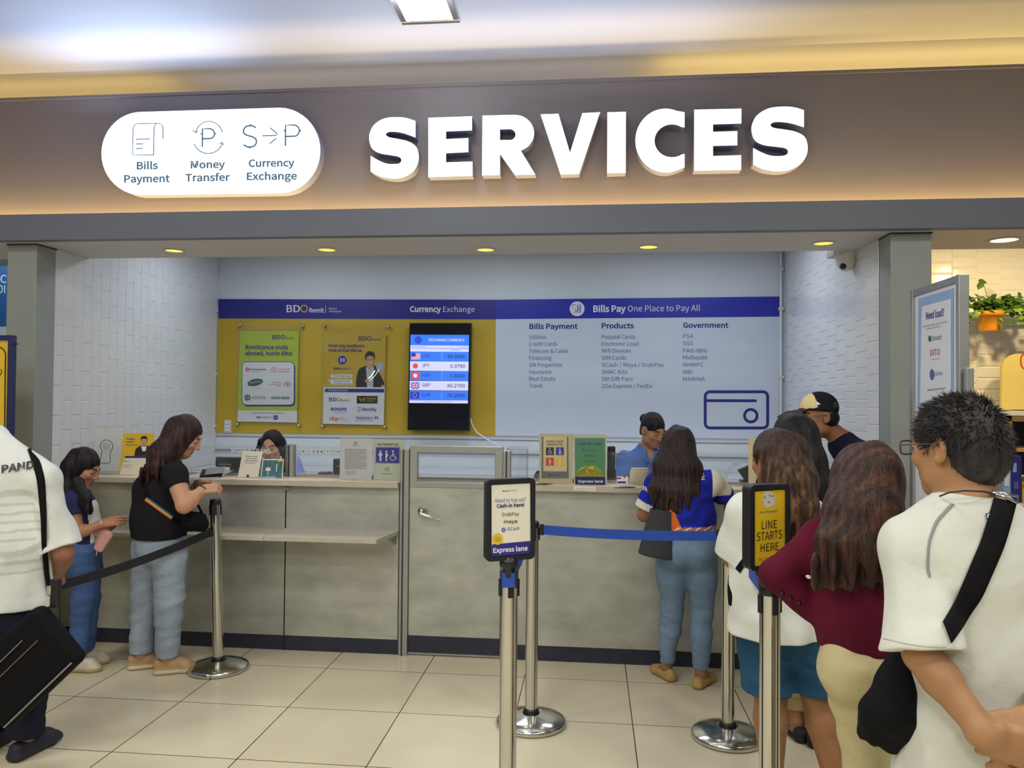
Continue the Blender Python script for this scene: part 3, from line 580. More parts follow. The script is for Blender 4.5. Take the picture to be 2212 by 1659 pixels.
for i, (y0, y1) in enumerate(((475,543),(546,615),(618,686),(690,758),(762,830))):
    row(y0, y1, M_scr_b if i % 2 == 0 else M_scr_w)
    t, val = (('USD','60.9000'),('JPY','0.3790'),('HKD','7.6600'),('GBP','80.2700'),('EUR','70.2800'))[i]; yb = (520, 590, 662, 734, 806)[i]
    tx(c, z3, t, 1570, yb-2, 1630-(4 if i == 1 else 0), yb-3, 7, M_scr_n if i % 2 == 0 else M_scr_t, 5); tx(c, z3, val, (1760, 1778, 1776, 1757, 1754)[i], yb+3, 1886, yb+3, 7, M_scr_t, 5, bold=.008)
    if i % 2 == 0: c.stroke([z3(1718, y0+2), z3(1716, y1)], .4, M_scr_w, 4)
row(832, 852, M_scr_w); tx(c, z3, 'RATES MAY CHANGE WITHOUT PRIOR NOTICE', 1580, 846, 1790, 847, 1.6, M_scr_t, 5); tx(c, z3, 'EXCHANGE CURRENCY', 1622, 398, 1884, 400, 5.6, M_scr_w, 5, bold=.02)
tx(c, z3, 'Tuesday 13 May 2025', 1492, 441, 1600, 442, 2, M_scr_b, 5); tx(c, z3, '10:00:00 AM', 1838, 442, 1908, 442, 2, M_scr_b, 5); tx(c, z3, 'BUYING', 1788, 467, 1846, 468, 2.2, M_scr_t, 5)
c.ell(*z3(1543,390), 7.6, 7.6, M_scr_n, 4)
for x in (1528, 1537, 1548, 1557): c.stroke([z3(x, 372), z3(x, 408)], .8, M_scr_b, 5)
c.poly([z3(1494,486), z3(1558,486), z3(1557,532), z3(1493,532)], M_scr_w, 5)
for k in range(4): c.stroke([z3(1494, 490+k*12), z3(1558, 490+k*12)], 1.5, M_scr_r, 6)
c.poly([z3(1494,486), z3(1524,486), z3(1524,510), z3(1494,510)], M_scr_n, 7); c.ell(*z3(1522,580), 5.6, 5.6, M_scr_r, 5)
c.poly([z3(1491,628), z3(1554,628), z3(1553,674), z3(1490,674)], M_scr_r, 5)
for k in range(5): a = math.radians(72*k-90); c.ell(*z3(1521+9*math.cos(a), 651+9*math.sin(a)), 2.2, 2.2, M_scr_w, 6, 10)
c.poly([z3(1489,700), z3(1552,700), z3(1551,748), z3(1488,748)], M_scr_n, 5)
for a, b_ in (((1489,700),(1551,748)),((1552,700),(1488,748))): c.stroke([z3(*a), z3(*b_)], 1.6, M_scr_w, 6)
for w, m in ((4.2, M_scr_w), (2.4, M_scr_r)): c.stroke([z3(1520,700), z3(1520,748)], w, m, 7 if w > 3 else 8); c.stroke([z3(1489,724), z3(1551,724)], w, m, 7 if w > 3 else 8)
c.poly([z3(1487,772), z3(1550,772), z3(1549,818), z3(1486,818)], M_scr_n, 5)
for k in range(12): a = math.radians(30*k); c.ell(*z3(1518+15*math.cos(a), 795+15*math.sin(a)), .75, .75, M_scr_y, 6, 8)
m1.build('display', root)
p = at(1016, 905, yt+.05); q_ = [at(u, v, y) for u, v, y in ((1016,905,yt+.05),(1020,918,YB-.06),(1030,934,YB-.06),(1050,948,YB-.08),(1075,962,YB-.1),(1085,985,YB-.15))]
m1 = MB(); m1.tube(q_, .007, M_white, 8); m1.build('power_cable', label='white power cable hanging from the exchange rate screen', cat='cable')

# ---------------------------------------------------------------- counters
XD0, XD1 = 1.60, 2.225
def counter(label, x0, x1, seams, shelf, stem):
    root = empty('service_counter', ((x0+x1)/2, YC, 0), label, 'counter', 'steel service counters')
    xs = [x0]+seams+[x1]
    for a, b_ in zip(xs[:-1], xs[1:]): m1 = MB(); m1.box((a+.004, YC, .095), (b_-.004, YC+.03, 1.068), M_steel, .002); m1.build('front_panel', root)
    for s in seams:
        m1 = MB(); m1.box((s-.005, YC+.004, .0), (s+.005, YC+.028, 1.068), M_blackp); m1.build('joint_strip', root)
        for z in ((1.045, .735) if shelf else (1.045,)):
            m1 = MB(); m1.box((s+.004, YC-.02, z-.012), (s+.03, YC, z+.012), M_alu, .002); m1.build('bracket', root)
    m1 = MB(); m1.box((x0, YC+.006, 0), (x1, YC+.03, .095), M_navy); m1.build('skirting', root)
    m1 = MB(); m1.box((x0, .235, 1.068), (x1, .72, 1.10), M_lamedge); m1.add([(x0, .235, 1.1005), (x1, .235, 1.1005), (x1, .72, 1.1005), (x0, .72, 1.1005)], [(0, 1, 2, 3)], M_lam); m1.build('counter_top', root)
    m1 = MB(); m1.box((x0, .69, 0), (x1, .72, 1.068), M_lamedge); m1.build('rear_panel', root)
    if shelf:
        for a, b_ in zip(xs[:-1], xs[1:]):
            m1 = MB(); e = .055 if b_ == x1 else .0; m1.prism([(a+.002, YC, .765), (b_-.002, YC, .765), (b_-.002-e, -.04, .765), (a+.002, -.04, .765)][::-1], (0, 0, .024), M_lam, M_lamedge); m1.build('writing_shelf', root)
        m1 = MB(); m1.prism([(x1-.03, YC, .70), (x1-.03, YC, .765), (x1-.03, .1, .765)], (.012, 0, 0), M_alu); m1.build('shelf_bracket', root)
    return root
counter('steel money transfer counter with a writing shelf, left of the door', XL+.009, XD0-.035, [.03, .81], True, 0)
counter('plain steel bills payment counter right of the door', XD1+.055, XR-.009, [3.6], False, 1)
root = empty('counter_door', ((XD0+XD1)/2, YC, 0), 'low steel counter door with a lever handle and small window', 'door')
x0, x1 = XD0+.028, XD1-.009
m1 = MB(); m1.box((x0, YC+.005, .125), (x1, YC+.04, 1.068), M_steel, .002); m1.build('door_panel', root)
m1 = MB(); m1.box((x0, YC+.003, .02), (x1, YC+.04, .125), M_navy); m1.build('kick_plate', root)
m1 = MB(); m1.box((x0, YC+.004, .008), (x1, YC+.04, .02), M_alu); m1.build('bottom_strip', root)
m1 = MB(); zt = 1.335
m1.box((x0, YC, 1.068), (x1, YC+.045, 1.105), M_alu, .003); m1.box((x0, YC, zt-.04), (x1+.012, YC+.045, zt), M_alu, .003); m1.box((x0, YC, 1.10), (x0+.05, YC+.045, zt-.035), M_alu, .003); m1.box((x1-.04, YC, 1.10), (x1+.012, YC+.045, zt-.035), M_alu, .003); m1.build('window_frame', root)
m1 = MB(); m1.box((x0+.045, YC+.02, 1.1), (x1-.035, YC+.024, zt-.035), M_glass); m1.build('window_pane', root)
p = at(913, 1103, YC); lv = empty('lever_handle', (p[0], YC, p[2])); lv.parent = root; lv.location = Vector((p[0], YC, p[2]))-root.location; lv['label'] = 'chrome lever handle'
m1 = MB(); m1.lathe([(.03, 0), (.031, -.01), (.026, -.03), (.016, -.036), (.014, -.055), (.001, -.056)], (p[0], YC+.005, p[2]), M_chrome, 24, ax=(0, 1, 0)); m1.build('rose', lv)
m1 = MB(); m1.tube([(p[0]-.005, YC-.05, p[2]-.012), (p[0]+.04, YC-.056, p[2]-.026), (p[0]+.09, YC-.05, p[2]-.04), (p[0]+.118, YC-.045, p[2]-.046)], [.013, .011, .0095, .007], M_chrome, 12); m1.build('lever', lv)
for xa, xb, lab in ((XD0-.032, XD0+.026, 'square steel post between the money transfer counter and the door'), (XD1+.004, XD1+.052, 'square steel post between the door and the bills payment counter')):
    root = empty('counter_post', ((xa+xb)/2, YC, 0), lab, 'post', 'posts beside the counter door')
    m1 = MB(); m1.box((xa, YC-.012, 0), (xb, YC+.05, 1.312), M_alu, .004); m1.build('column', root)
    m1 = MB(); m1.box((xa+.018, YC-.017, 0), (xa+.026, YC-.011, 1.31), M_navy); m1.build('groove', root)
# glass screens on the counters
yg = .52
M_etch = mat('etched_white_lettering', (225, 228, 228), .6)
def screen(label, x0, x1, words):
    root = empty('glass_screen', ((x0+x1)/2, yg, 1.10), label, 'glass screen', 'glass screens on the counters')
    m1 = MB(); m1.box((x0, yg, 1.101), (x1, yg+.006, 1.303), M_glass); m1.build('pane', root)
    m1 = MB(); m1.box((x0, yg-.006, 1.101), (x1, yg+.012, 1.116), M_alu); m1.build('bottom_channel', root)
    for t, a, b_ in words:
        m1 = MB(); c = Canvas(m1, *plane(yg)); c.text(t, a[0], a[1], b_[0], b_[1], 9.5, M_etch, 1, bold=.02); m1.build('lettering', root)
screen('glass screen lettered money transfer on the left counter', XL+.03, .715, [('MONEY TRANS', (500,978), (585,979.5))])
screen('glass screen lettered money change on the left counter', .79, 1.56, [('MONEY CHANGER', (640,980), (752,982))])
screen('plain glass screen on the bills payment counter', 2.30, XR-.03, [])
for x, lab in ((.752, 'oval steel post holding the glass between the two money counters'), (-.42, 'oval steel post behind the girl at the left counter')):
    root = empty('glass_post', (x, yg, 1.1), lab, 'post', 'glass posts on the left counter')
    m1 = MB(); n = 20; ring = [(x+.036*math.cos(2*math.pi*k/n), yg-.005+.028*math.sin(2*math.pi*k/n), 1.101) for k in range(n)]; m1.prism(ring, (0, 0, .215), M_alu, smooth=True); m1.build('column', root)
    m1 = MB(); m1.box((x-.005, yg-.037, 1.105), (x+.002, yg-.03, 1.31), M_navy); m1.build('slot', root)
# ---------------------------------------------------------------- things standing on the counters
def card(name, label, cat, cs, y, th, m, draw, group=None, lean=0.0, acr=None, foot=True):
    """upright sheet on the counter: cs = photo corners TL,TR,BR,BL of its face at depth y (leaning back by `lean` at the top)"""
    P0 = at(*[(cs[2][k]+cs[3][k])/2 for k in (0, 1)], y); N = np.array([0, -math.cos(lean), math.sin(lean)])
    P0[2] = max(P0[2], 1.102)
    root = empty(name, (P0[0], y, 1.1015), label, cat, group)
    f = [on(u, v, P0, N) for u, v in cs]
    VV = np.array([0, math.sin(lean), math.cos(lean)])
    for k in (2, 3): f[k] = f[k]+VV*((1.1025-f[k][2])/VV[2])
    m1 = MB(); m1.prism(f, -N*th, m); m1.build('sheet', root)
    m1 = MB(); c = Canvas(m1, P0, N, step=.001); draw(c)
    if m1.v: m1.build('printing', root)
    if acr:
        m1 = MB(); g = [on(u, v, P0+N*.004, N) for u, v in acr]
        for k in (2, 3): g[k] = g[k]+VV*((1.1025-g[k][2])/VV[2])
        m1.prism(g, -N*.002, M_acry); m1.build('acrylic_holder', root)
    if foot:
        w = np.linalg.norm(f[2]-f[3]); m1 = MB(); a = f[3]; m1.box((a[0]+.005, y+.004, 1.1025), (a[0]+w-.005, y+.075, 1.1055), m if not acr else M_acry); m1.build('foot', root)
        p = f[0]*.6+f[1]*.4; q = f[3]*.6+f[2]*.4; m1 = MB(); m1.prism([p*.7+q*.3+np.array([0, th, 0]), q+np.array([0, th, 0]), np.array([q[0], y+.075, 1.104])], (.003, 0, 0), m if not acr else M_acry); m1.build('strut', root)
    return root
zm, zl, zn = Z(440, 900, 4.8087), Z(100, 850, 3.6867), Z(860, 900, 4.254)
def dtxt(c):
    for i, (t, a, b_) in enumerate((('Please count', 440, 560), ('your money', 440, 552), ('before leaving', 425, 556), ('the counter.', 432, 540))): tx(c, zm, t, a, 418+i*23, b_, 418+i*23+1, 2.6, M_ink, 1, bold=.01)
    c.ell(*zm(458,616), 3, 2.8, M_band2, 1); tx(c, zm, 'customer', 422, 640, 488, 641, 1.6, M_ink, 1)
card('counter_card', 'cream reminder card leaning beside the monitor', 'card', [zm(407,352), zm(612,366), zm(560,660), zm(350,654)], .38, .004, M_paper, dtxt, 'signs on the left counter', .25)
M_teal = mat('print_teal', (62, 112, 124), .45, noise=.12, nscale=30)
def dpic(c):
    c.poly([zm(620,452), zm(824,452), zm(808,650), zm(598,650)], M_teal, 1)
    for x in (650, 690, 760, 800): c.stroke([zm(x, 455), zm(x-8, 560)], 2.4, M_green, 2)
    c.poly([zm(650,528), zm(690,528), zm(700,562), zm(640,562)], M_paper, 3); c.stroke([zm(668,562), zm(664,612)], 1.6, M_paper, 3); c.poly([zm(610,622), zm(740,618), zm(760,648), zm(604,650)], M_lblue, 3)
    c.poly([zm(770,450), zm(822,450), zm(821,466), zm(770,466)], M_yel, 3); c.stroke([zm(762,490), zm(754,570)], 2, M_paper, 3)
card('picture_card', 'teal picture card of a lamp leaning by the oval post', 'card', [zm(612,440), zm(832,440), zm(816,658), zm(588,658)], .39, .004, M_paper, dpic, 'signs on the left counter', .2)
def dnot(c):
    c.stroke([zm(x, y) for x, y in arc(1578, 277, 13, 13, 0, 360, 16)[:-1]], 1.2, M_black, 1, True); c.stroke([zm(1536,303), zm(1622,303)], .6, M_grey, 1)
    for k in range(22):
        y = 338+k*9.6; c.stroke([zm(1462+random.Random(k).random()*6, y), zm(1700-(60 if k % 7 == 6 else random.Random(k+50).random()*10), y)], .62, M_grey, 1)
    for k in range(4): c.stroke([zm(1470, 568+k*10), zm(1575, 568+k*10)], .5, M_grey, 1)
card('notice_sheet', 'white printed notice sheet in an acrylic holder on the left counter', 'notice', [zm(1420,222), zm(1755,228), zm(1745,668), zm(1412,664)], .36, .002, M_white, dnot, 'signs on the left counter', .12, acr=[zm(1416,210), zm(1757,214), zm(1747,670), zm(1410,666)])
M_mint = mat('print_mint', (220, 230, 208), .45, noise=.02)
def fig(c, cx, cy, s, kind, m, L):
    c.ell(cx, cy-s*.82, s*.17, s*.17, m, L, 12)
    if kind == 'stand': c.poly([(cx-s*.2,cy-s*.6),(cx+s*.2,cy-s*.6),(cx+s*.42,cy-s*.05),(cx+s*.3,cy),(cx+s*.17,cy-s*.3),(cx+s*.17,cy+s*.95),(cx+s*.03,cy+s*.95),(cx,cy+s*.2),(cx-s*.03,cy+s*.95),(cx-s*.17,cy+s*.95),(cx-s*.17,cy-s*.3),(cx-s*.3,cy),(cx-s*.42,cy-s*.05)], m, L)
    elif kind == 'preg': c.poly([(cx-s*.15,cy-s*.6),(cx+s*.12,cy-s*.6),(cx+s*.32,cy-s*.05),(cx+s*.12,cy+s*.2),(cx+s*.14,cy+s*.95),(cx-s*.14,cy+s*.95),(cx-s*.16,cy+s*.1)], m, L)
    elif kind == 'cane': c.poly([(cx-s*.12,cy-s*.6),(cx+s*.16,cy-s*.5),(cx+s*.2,cy),(cx+s*.1,cy+s*.2),(cx+s*.26,cy+s*.95),(cx+s*.1,cy+s*.95),(cx-s*.05,cy+s*.3),(cx-s*.2,cy+s*.95),(cx-s*.34,cy+s*.95),(cx-s*.18,cy+s*.1)], m, L); c.stroke([(cx+s*.2,cy-s*.2),(cx+s*.45,cy),(cx+s*.45,cy+s*.95)], s*.08, m, L)
    else: c.stroke([(cx,cy-s*.6),(cx+s*.02,cy+s*.05),(cx+s*.4,cy+s*.05),(cx+s*.55,cy+s*.55),(cx+s*.75,cy+s*.5)], s*.15, m, L); c.stroke([(cx+s*.02,cy-s*.3),(cx+s*.35,cy-s*.28)], s*.1, m, L); c.stroke(arc(cx-.02*s, cy+s*.35, s*.46, s*.46, 20, 270, 16), s*.11, m, L)
def dpri(c):
    tx(c, zm, 'WE PRIORITIZE', 1804, 300, 2024, 302, 4.6, M_black, 1, bold=.03); c.poly([zm(1786,314), zm(2038,316), zm(2036,488), zm(1784,484)], M_band2, 1); c.stroke([zm(1791,320), zm(2032,322), zm(2030,482), zm(1789,478)], .5, M_white, 2, True)
    for x, k in ((1836,'stand'),(1898,'preg'),(1965,'chair')): u, v = zm(x, 408); fig(c, u, v, 12, k, M_white, 2)
    c.stroke([zm(1888,530), zm(1888,566)], 1, M_ink, 1); c.stroke([zm(1904,524), zm(1904,566), zm(1922,566), zm(1922,524)], 1, M_ink, 1); tx(c, zm, 'SUPERMARKET', 1840, 598, 1972, 598, 2.4, M_ink, 1)
card('priority_sign', 'mint priority lane sign with a blue panel next to the door post', 'sign', [zm(1765,236), zm(2088,240), zm(2074,682), zm(1762,680)], .38, .002, M_mint, dpri, 'signs on the left counter', .1, acr=[zm(1756,206), zm(2092,206), zm(2076,684), zm(1760,682)])
M_frost = glass_mat('frosted_acrylic', (.93, .95, .92), .05, .45)
def dkey(c):
    pts = [zl(x, y) for x, y in arc(480, 420, 50, 50, 140, 400, 20)+[(506,480),(508,545),(490,556),(440,556),(426,545),(440,480)]]; c.stroke(pts, 1.1, M_black, 2, True)
    for k in range(4): c.stroke([zl(450, 400+k*14), zl(512, 400+k*14)], .6, M_grey, 2)
card('clear_board', 'clear acrylic board with a keyhole outline behind the girl', 'board', [zl(388,272), zl(620,278), zl(575,662), zl(365,655)], .42, .003, M_frost, dkey, 'signs on the left counter', .12)
def dyel(c):
    c.poly([zl(628,498), zl(850,498), zl(846,514), zl(624,514)], M_band, 1); c.poly([zl(624,514), zl(846,514), zl(836,650), zl(582,646)], M_paper, 1)
    tx(c, zl, 'Padala', 640, 366, 702, 368, 3.4, M_ink, 2, bold=.02, shear=.15); tx(c, zl, 'cash in', 636, 390, 700, 392, 3.4, M_ink, 2, bold=.02); tx(c, zl, 'abroad dito', 632, 414, 730, 416, 3.2, M_ink, 2)
    c.poly([zl(700,496), zl(712,440), zl(750,415), zl(810,415), zl(845,440), zl(848,496)], M_black, 2); c.poly([zl(755,420), zl(800,420), zl(790,460), zl(765,460)], M_white, 3); c.ell(*zl(778,375), 6.6, 9.5, M_skinp, 3); c.poly([zl(x, y) for x, y in smooth_poly([(752,380),(754,350),(778,338),(802,348),(806,380),(796,362),(762,362)], (0, 4), 3)], M_black, 4)
    tx(c, zl, 'BDO', 620, 545, 660, 545, 3, M_ink, 2); c.stroke([zl(610,570), zl(690,570)], .8, M_grey, 2); c.stroke([zl(608,585), zl(670,585)], .8, M_grey, 2)
card('leaflet_stand', 'yellow leaflet of a person in a dark jacket behind the woman in black', 'leaflet', [zl(615,318), zl(862,320), zl(838,655), zl(578,652)], .40, .003, M_yel, dyel, 'signs on the left counter', .12)
M_ivory = mat('print_ivory', (226, 212, 168), .45, noise=.02)
def dkin(c):
    c.poly([zn(1320,185), zn(1564,185), zn(1568,568), zn(1316,566)], M_grey, 1); c.poly([zn(1336,180), zn(1550,180), zn(1550,504), zn(1334,502)], M_ivory, 2)
    tx(c, zn, 'KINDLY GIVE', 1362, 238, 1518, 238, 4.2, M_black, 3, bold=.02); tx(c, zn, 'PRIORITY TO', 1366, 266, 1512, 266, 4.2, M_black, 3, bold=.02)
    for x, y, m, k in ((1358,282,M_black,'chair'),(1450,282,M_band2,'cane'),(1358,378,M_red,'preg'),(1450,378,M_yel,'stand')):
        c.poly([zn(x, y), zn(x+74, y), zn(x+74, y+72), zn(x, y+72)], m, 3); u, v = zn(x+36, y+38); fig(c, u, v, 7, k, M_paper, 4)
    c.ell(*zn(1392,536), 2.4, 2.4, M_ink, 3); tx(c, zn, 'SUPERMARKET', 1412, 542, 1500, 542, 2, M_ink, 3)
card('priority_sign', 'ivory and grey priority sign with four coloured pictograms', 'sign', [zn(1298,158), zn(1608,160), zn(1602,640), zn(1298,634)], .36, .002, M_ivory, dkin, 'signs on the right counter', .1, acr=[zn(1296,152), zn(1610,154), zn(1604,642), zn(1296,636)])
M_gr2 = mat('print_sea_green', (84, 160, 112), .45, noise=.03)
def dcash(c):
    c.poly([zn(1622,196), zn(1902,196), zn(1904,552), zn(1626,552)], M_gr2, 1); c.poly([zn(1626,552), zn(1626,520), zn(1680,470), zn(1740,450), zn(1800,455), zn(1850,480), zn(1904,545), zn(1904,552)], M_lime, 2); c.poly([zn(1626,552), zn(1904,552), zn(1904,636), zn(1628,636)], M_band, 2)
    tx(c, zn, 'Cash-in now!', 1650, 258, 1872, 258, 5.4, M_band2, 3, bold=.03); tx(c, zn, 'GCash', 1734, 316, 1834, 316, 4.2, M_inkl, 3); c.stroke([zn(x, y) for x, y in arc(1706, 306, 12, 12, 40, 330, 12)], 1.1, M_band2, 3)
    tx(c, zn, 'maya', 1712, 366, 1812, 366, 4.6, M_green, 3, bold=.02); tx(c, zn, 'GrabPay', 1706, 422, 1828, 422, 4.6, M_green, 3)
    c.ell(*zn(1768,500), 9.6, 9.4, M_yel, 4); tx(c, zn, 'As low as', 1742, 496, 1790, 496, 1.6, M_green, 5); c.stroke([zn(1744,510), zn(1790,510)], .6, M_green, 5); tx(c, zn, 'Express lane', 1656, 606, 1882, 606, 5.6, M_white, 3, bold=.03)
card('express_sign', 'green and yellow express lane sign on the right counter', 'sign', [zn(1610,166), zn(1916,166), zn(1920,648), zn(1616,648)], .35, .002, M_paper, dcash, 'signs on the right counter', .1, acr=[zn(1606,156), zn(1918,158), zn(1922,650), zn(1614,650)])
# slip taped to the counter edge under the express sign
m1 = MB(); cs = [zn(1614,634), zn(1820,642), zn(1818,690), zn(1612,676)]; f = [at(u, v, .232) for u, v in cs]; m1.prism(f, (0, .0025, 0), M_paper); c = Canvas(m1, *plane(.232)); [c.stroke([zn(1640+q*28, 658+q), zn(1652+q*28, 668+q), zn(1660+q*28, 656+q)], .7, M_grey, 1) for q in range(6)]
m1.build('paper_slip', label='small paper slip taped to the counter edge below the green sign', cat='paper slip')
def monitor(label, u0, v0, u1, v1, y, base=.8, tilt=0.0):
    a, b_ = at(u0, v0, y), at(u1, v1, y); cx = (a[0]+b_[0])/2; root = empty('monitor', (cx, y, 1.1015), label, 'monitor', 'monitors on the counters')
    m1 = MB(); m1.box((a[0], y, max(b_[2], 1.15)), (b_[0], y+.035, a[2]), M_blackp, .008); m1.build('screen_housing', root)
    m1 = MB(); m1.box((a[0]+.03, y-.006, a[2]-.055), (a[0]+.12, y, a[2]-.045), M_grey); m1.build('maker_plate', root)
    m1 = MB(); m1.box((cx-.03, y+.005, 1.11), (cx+.03, y+.03, 1.18), M_blackp); m1.build('neck', root)
    m1 = MB(); m1.box((cx-.09, y-.03, 1.1015), (cx+.09, y+.08, 1.112), M_blackp, .004); m1.build('base', root)
monitor('wide black monitor beside the woman in black', 465, 987, 545, 1030, .56)
monitor('narrow black monitor at the left of the white notice', 719, 991, 737, 1034, .57)
monitor('narrow black monitor between the green sign and the clerk in blue', 1312, 964, 1329, 1040, .57)
# card reader by the notice
p = atz(700, 1027, 1.1015); root = empty('card_reader', (p[0], .60, 1.1015), 'small black card reader in front of the clerk in lilac', 'card reader')
m1 = MB(); m1.box((p[0]-.03, .56, 1.102), (p[0]+.04, .66, 1.125), M_blackp, .005); m1.build('body', root); m1 = MB(); m1.box((p[0]-.02, .57, 1.125), (p[0]+.03, .60, 1.128), M_grey); m1.build('keypad', root)
p = at(694, 1036, .52); m1 = MB(); m1.box((p[0]-.05, .52, 1.1015), (p[0]+.09, .60, 1.104), M_white); m1.build('paper_stack', label='white papers lying by the black card reader', cat='paper')
# clear box and dispenser behind the right screen
p = at(1118, 975, .62); root = empty('clear_box', (p[0], .6, 1.1015), 'clear acrylic box behind the glass right of the counter door', 'box')
m1 = MB(); x0, x1, y0, y1, z0, z1 = p[0]-.06, p[0]+.07, .56, .68, 1.1015, 1.30
for A, B in (((x0, y0, z0), (x1, y0+.003, z1)), ((x0, y1-.003, z0), (x1, y1, z1)), ((x0, y0, z0), (x0+.003, y1, z1)), ((x1-.003, y0, z0), (x1, y1, z1))): m1.box(A, B, M_acry)
m1.build('walls', root); m1 = MB(); m1.box((x0-.004, y0-.004, z1), (x1+.004, y1+.004, z1+.016), M_acry); m1.build('lid', root)
p = at(1160, 1036, .5); root = empty('tape_dispenser', (p[0], .55, 1.1015), 'grey tape dispenser just left of the ivory priority sign', 'dispenser')
m1 = MB(); m1.prism([(p[0]-.03, .53, 1.1015), (p[0]+.04, .53, 1.1015), (p[0]+.04, .53, 1.13), (p[0]+.01, .53, 1.15), (p[0]-.02, .53, 1.145)], (0, .04, 0), M_grey); m1.build('body', root)
m1 = MB(); m1.lathe([(.012, 0), (.02, 0), (.02, .02), (.012, .02)], (p[0]+.005, .54, 1.145), M_blackp, 18, ax=(0, 1, 0)); m1.build('roll', root)
# items by the clerk in blue
p = at(1380, 1052, .33); root = empty('coin_pouch', (p[0], .33, 1.1015), 'beige fabric pouch on the counter before the clerk in blue', 'pouch')
M_pouch = mat('pouch_canvas', (190, 186, 160), .8, bump=.3, bscale=180, noise=.08, nscale=20)
bm = bmesh.new(); bmesh.ops.create_grid(bm, x_segments=12, y_segments=10, size=.5)
for v in bm.verts: w = max(0, 1-(2*abs(v.co.x))**3)*max(0, 1-(2*abs(v.co.y))**3); v.co = (v.co.x*.115, -w*.022, v.co.y*.105)
bm2 = bm.copy(); 
for v in bm2.verts: v.co.y *= -1
m1 = MB(); mm = Matrix.Translation((p[0], .33, 1.158))@Matrix.Rotation(.08, 4, 'Y'); m1.bm(bm, M_pouch, True, mm); m1.bm(bm2, M_pouch, True, mm); m1.build('body', root)
m1 = MB(); m1.box((p[0]-.05, .322, 1.207), (p[0]+.055, .338, 1.214), M_lam, .002); m1.build('zip', root)
p = at(1345, 1052, .36); m1 = MB(); root = empty('receipt_box', (p[0], .38, 1.1015), 'small white printed box beside the beige pouch', 'box')
m1.box((p[0]-.035, .36, 1.1015), (p[0]+.035, .42, 1.15), M_white, .002); c = Canvas(m1, *plane(.36)); c.rect(1332, 1031, 1342, 1035, M_red, 1); c.ell(1349, 1030, 3, 3, M_red, 1); c.rect(1334, 1040, 1352, 1044, M_ink, 1); m1.build('carton', root)
for u, v, lab in ((1165, 1047, 'coiled pen lying left of the ivory priority sign'), (1345, 1054, 'pen on a cord lying in front of the small white box')):
    p = atz(u, v, 1.106); root = empty('counter_pen', (p[0], p[1], 1.1015), lab, 'pen', 'pens on the right counter')
    m1 = MB(); m1.tube([(p[0]-.05, p[1], 1.106), (p[0]+.05, p[1]+.015, 1.107)], [.0025, .004], M_blackp, 8); m1.build('barrel', root)
    m1 = MB(); m1.tube([(p[0]+.05, p[1]+.015, 1.107), (p[0]+.08, p[1]+.05, 1.107), (p[0]+.04, p[1]+.075, 1.107), (p[0]-.02, p[1]+.06, 1.107)], .002, M_blackp, 6); m1.build('cord', root)
# beige sign board and curved clear shield near the cap man
card('notice_board', 'beige notice board on the counter behind the woman in shorts', 'notice board', [(1617,946),(1775,944),(1775,1056),(1617,1056)], .40, .006, M_ivory, lambda c: [c.stroke([(1626,993+k*16),(1650,993+k*16)], 1.8, M_black, 1) for k in (0, 1)], 'signs on the right counter', .05)
root = empty('curved_shield', tuple(at(1600, 1050, .55)*[1, 1, 0]+[0, 0, 1.1015]), 'curved clear shield over a black terminal by the beige notice board', 'shield')
m1 = MB(); pr = [at(u, v, .55) for u, v in [(1566,1046),(1572,1030),(1582,1014),(1598,1003),(1620,998)]]; w = np.array([0, .16, 0]); m1.add(pr+[p+w for p in pr], [(i, i+1, 6+i, 5+i) for i in range(4)], M_acry, True); m1.build('clear_hood', root)
m1 = MB(); a = at(1596, 1014, .6); m1.prism([at(u, v, .6) for u, v in ((1596,1016),(1620,1006),(1624,1036),(1612,1040))], (0, .06, 0), M_blackp); m1.build('terminal_screen', root); a = at(1618, 1046, .6); m1 = MB(); m1.box((a[0]-.05, .58, 1.1015), (a[0]+.05, .68, 1.12), M_blackp, .004); m1.build('terminal_base', root)
m1 = MB(); a = at(1615, 1035, .63); m1.tube([(a[0], .63, 1.11), (a[0], .63, a[2])], .012, M_blackp, 10); m1.build('terminal_stem', root)
# folder lying on the left counter in front of the woman in black
p = atz(445, 1032, 1.1015); root = empty('open_folder', (p[0], .40, 1.1015), 'clear plastic folder lying open on the counter by the woman in black', 'folder')
m1 = MB(); m1.box((p[0]-.12, .28, 1.1015), (p[0]+.09, .47, 1.1045), M_white); m1.build('papers', root); m1 = MB(); m1.add([(p[0]-.13, .27, 1.106), (p[0]+.1, .27, 1.106), (p[0]+.12, .47, 1.14), (p[0]-.1, .47, 1.13)], [(0, 1, 2, 3)], M_frost); m1.build('cover', root)

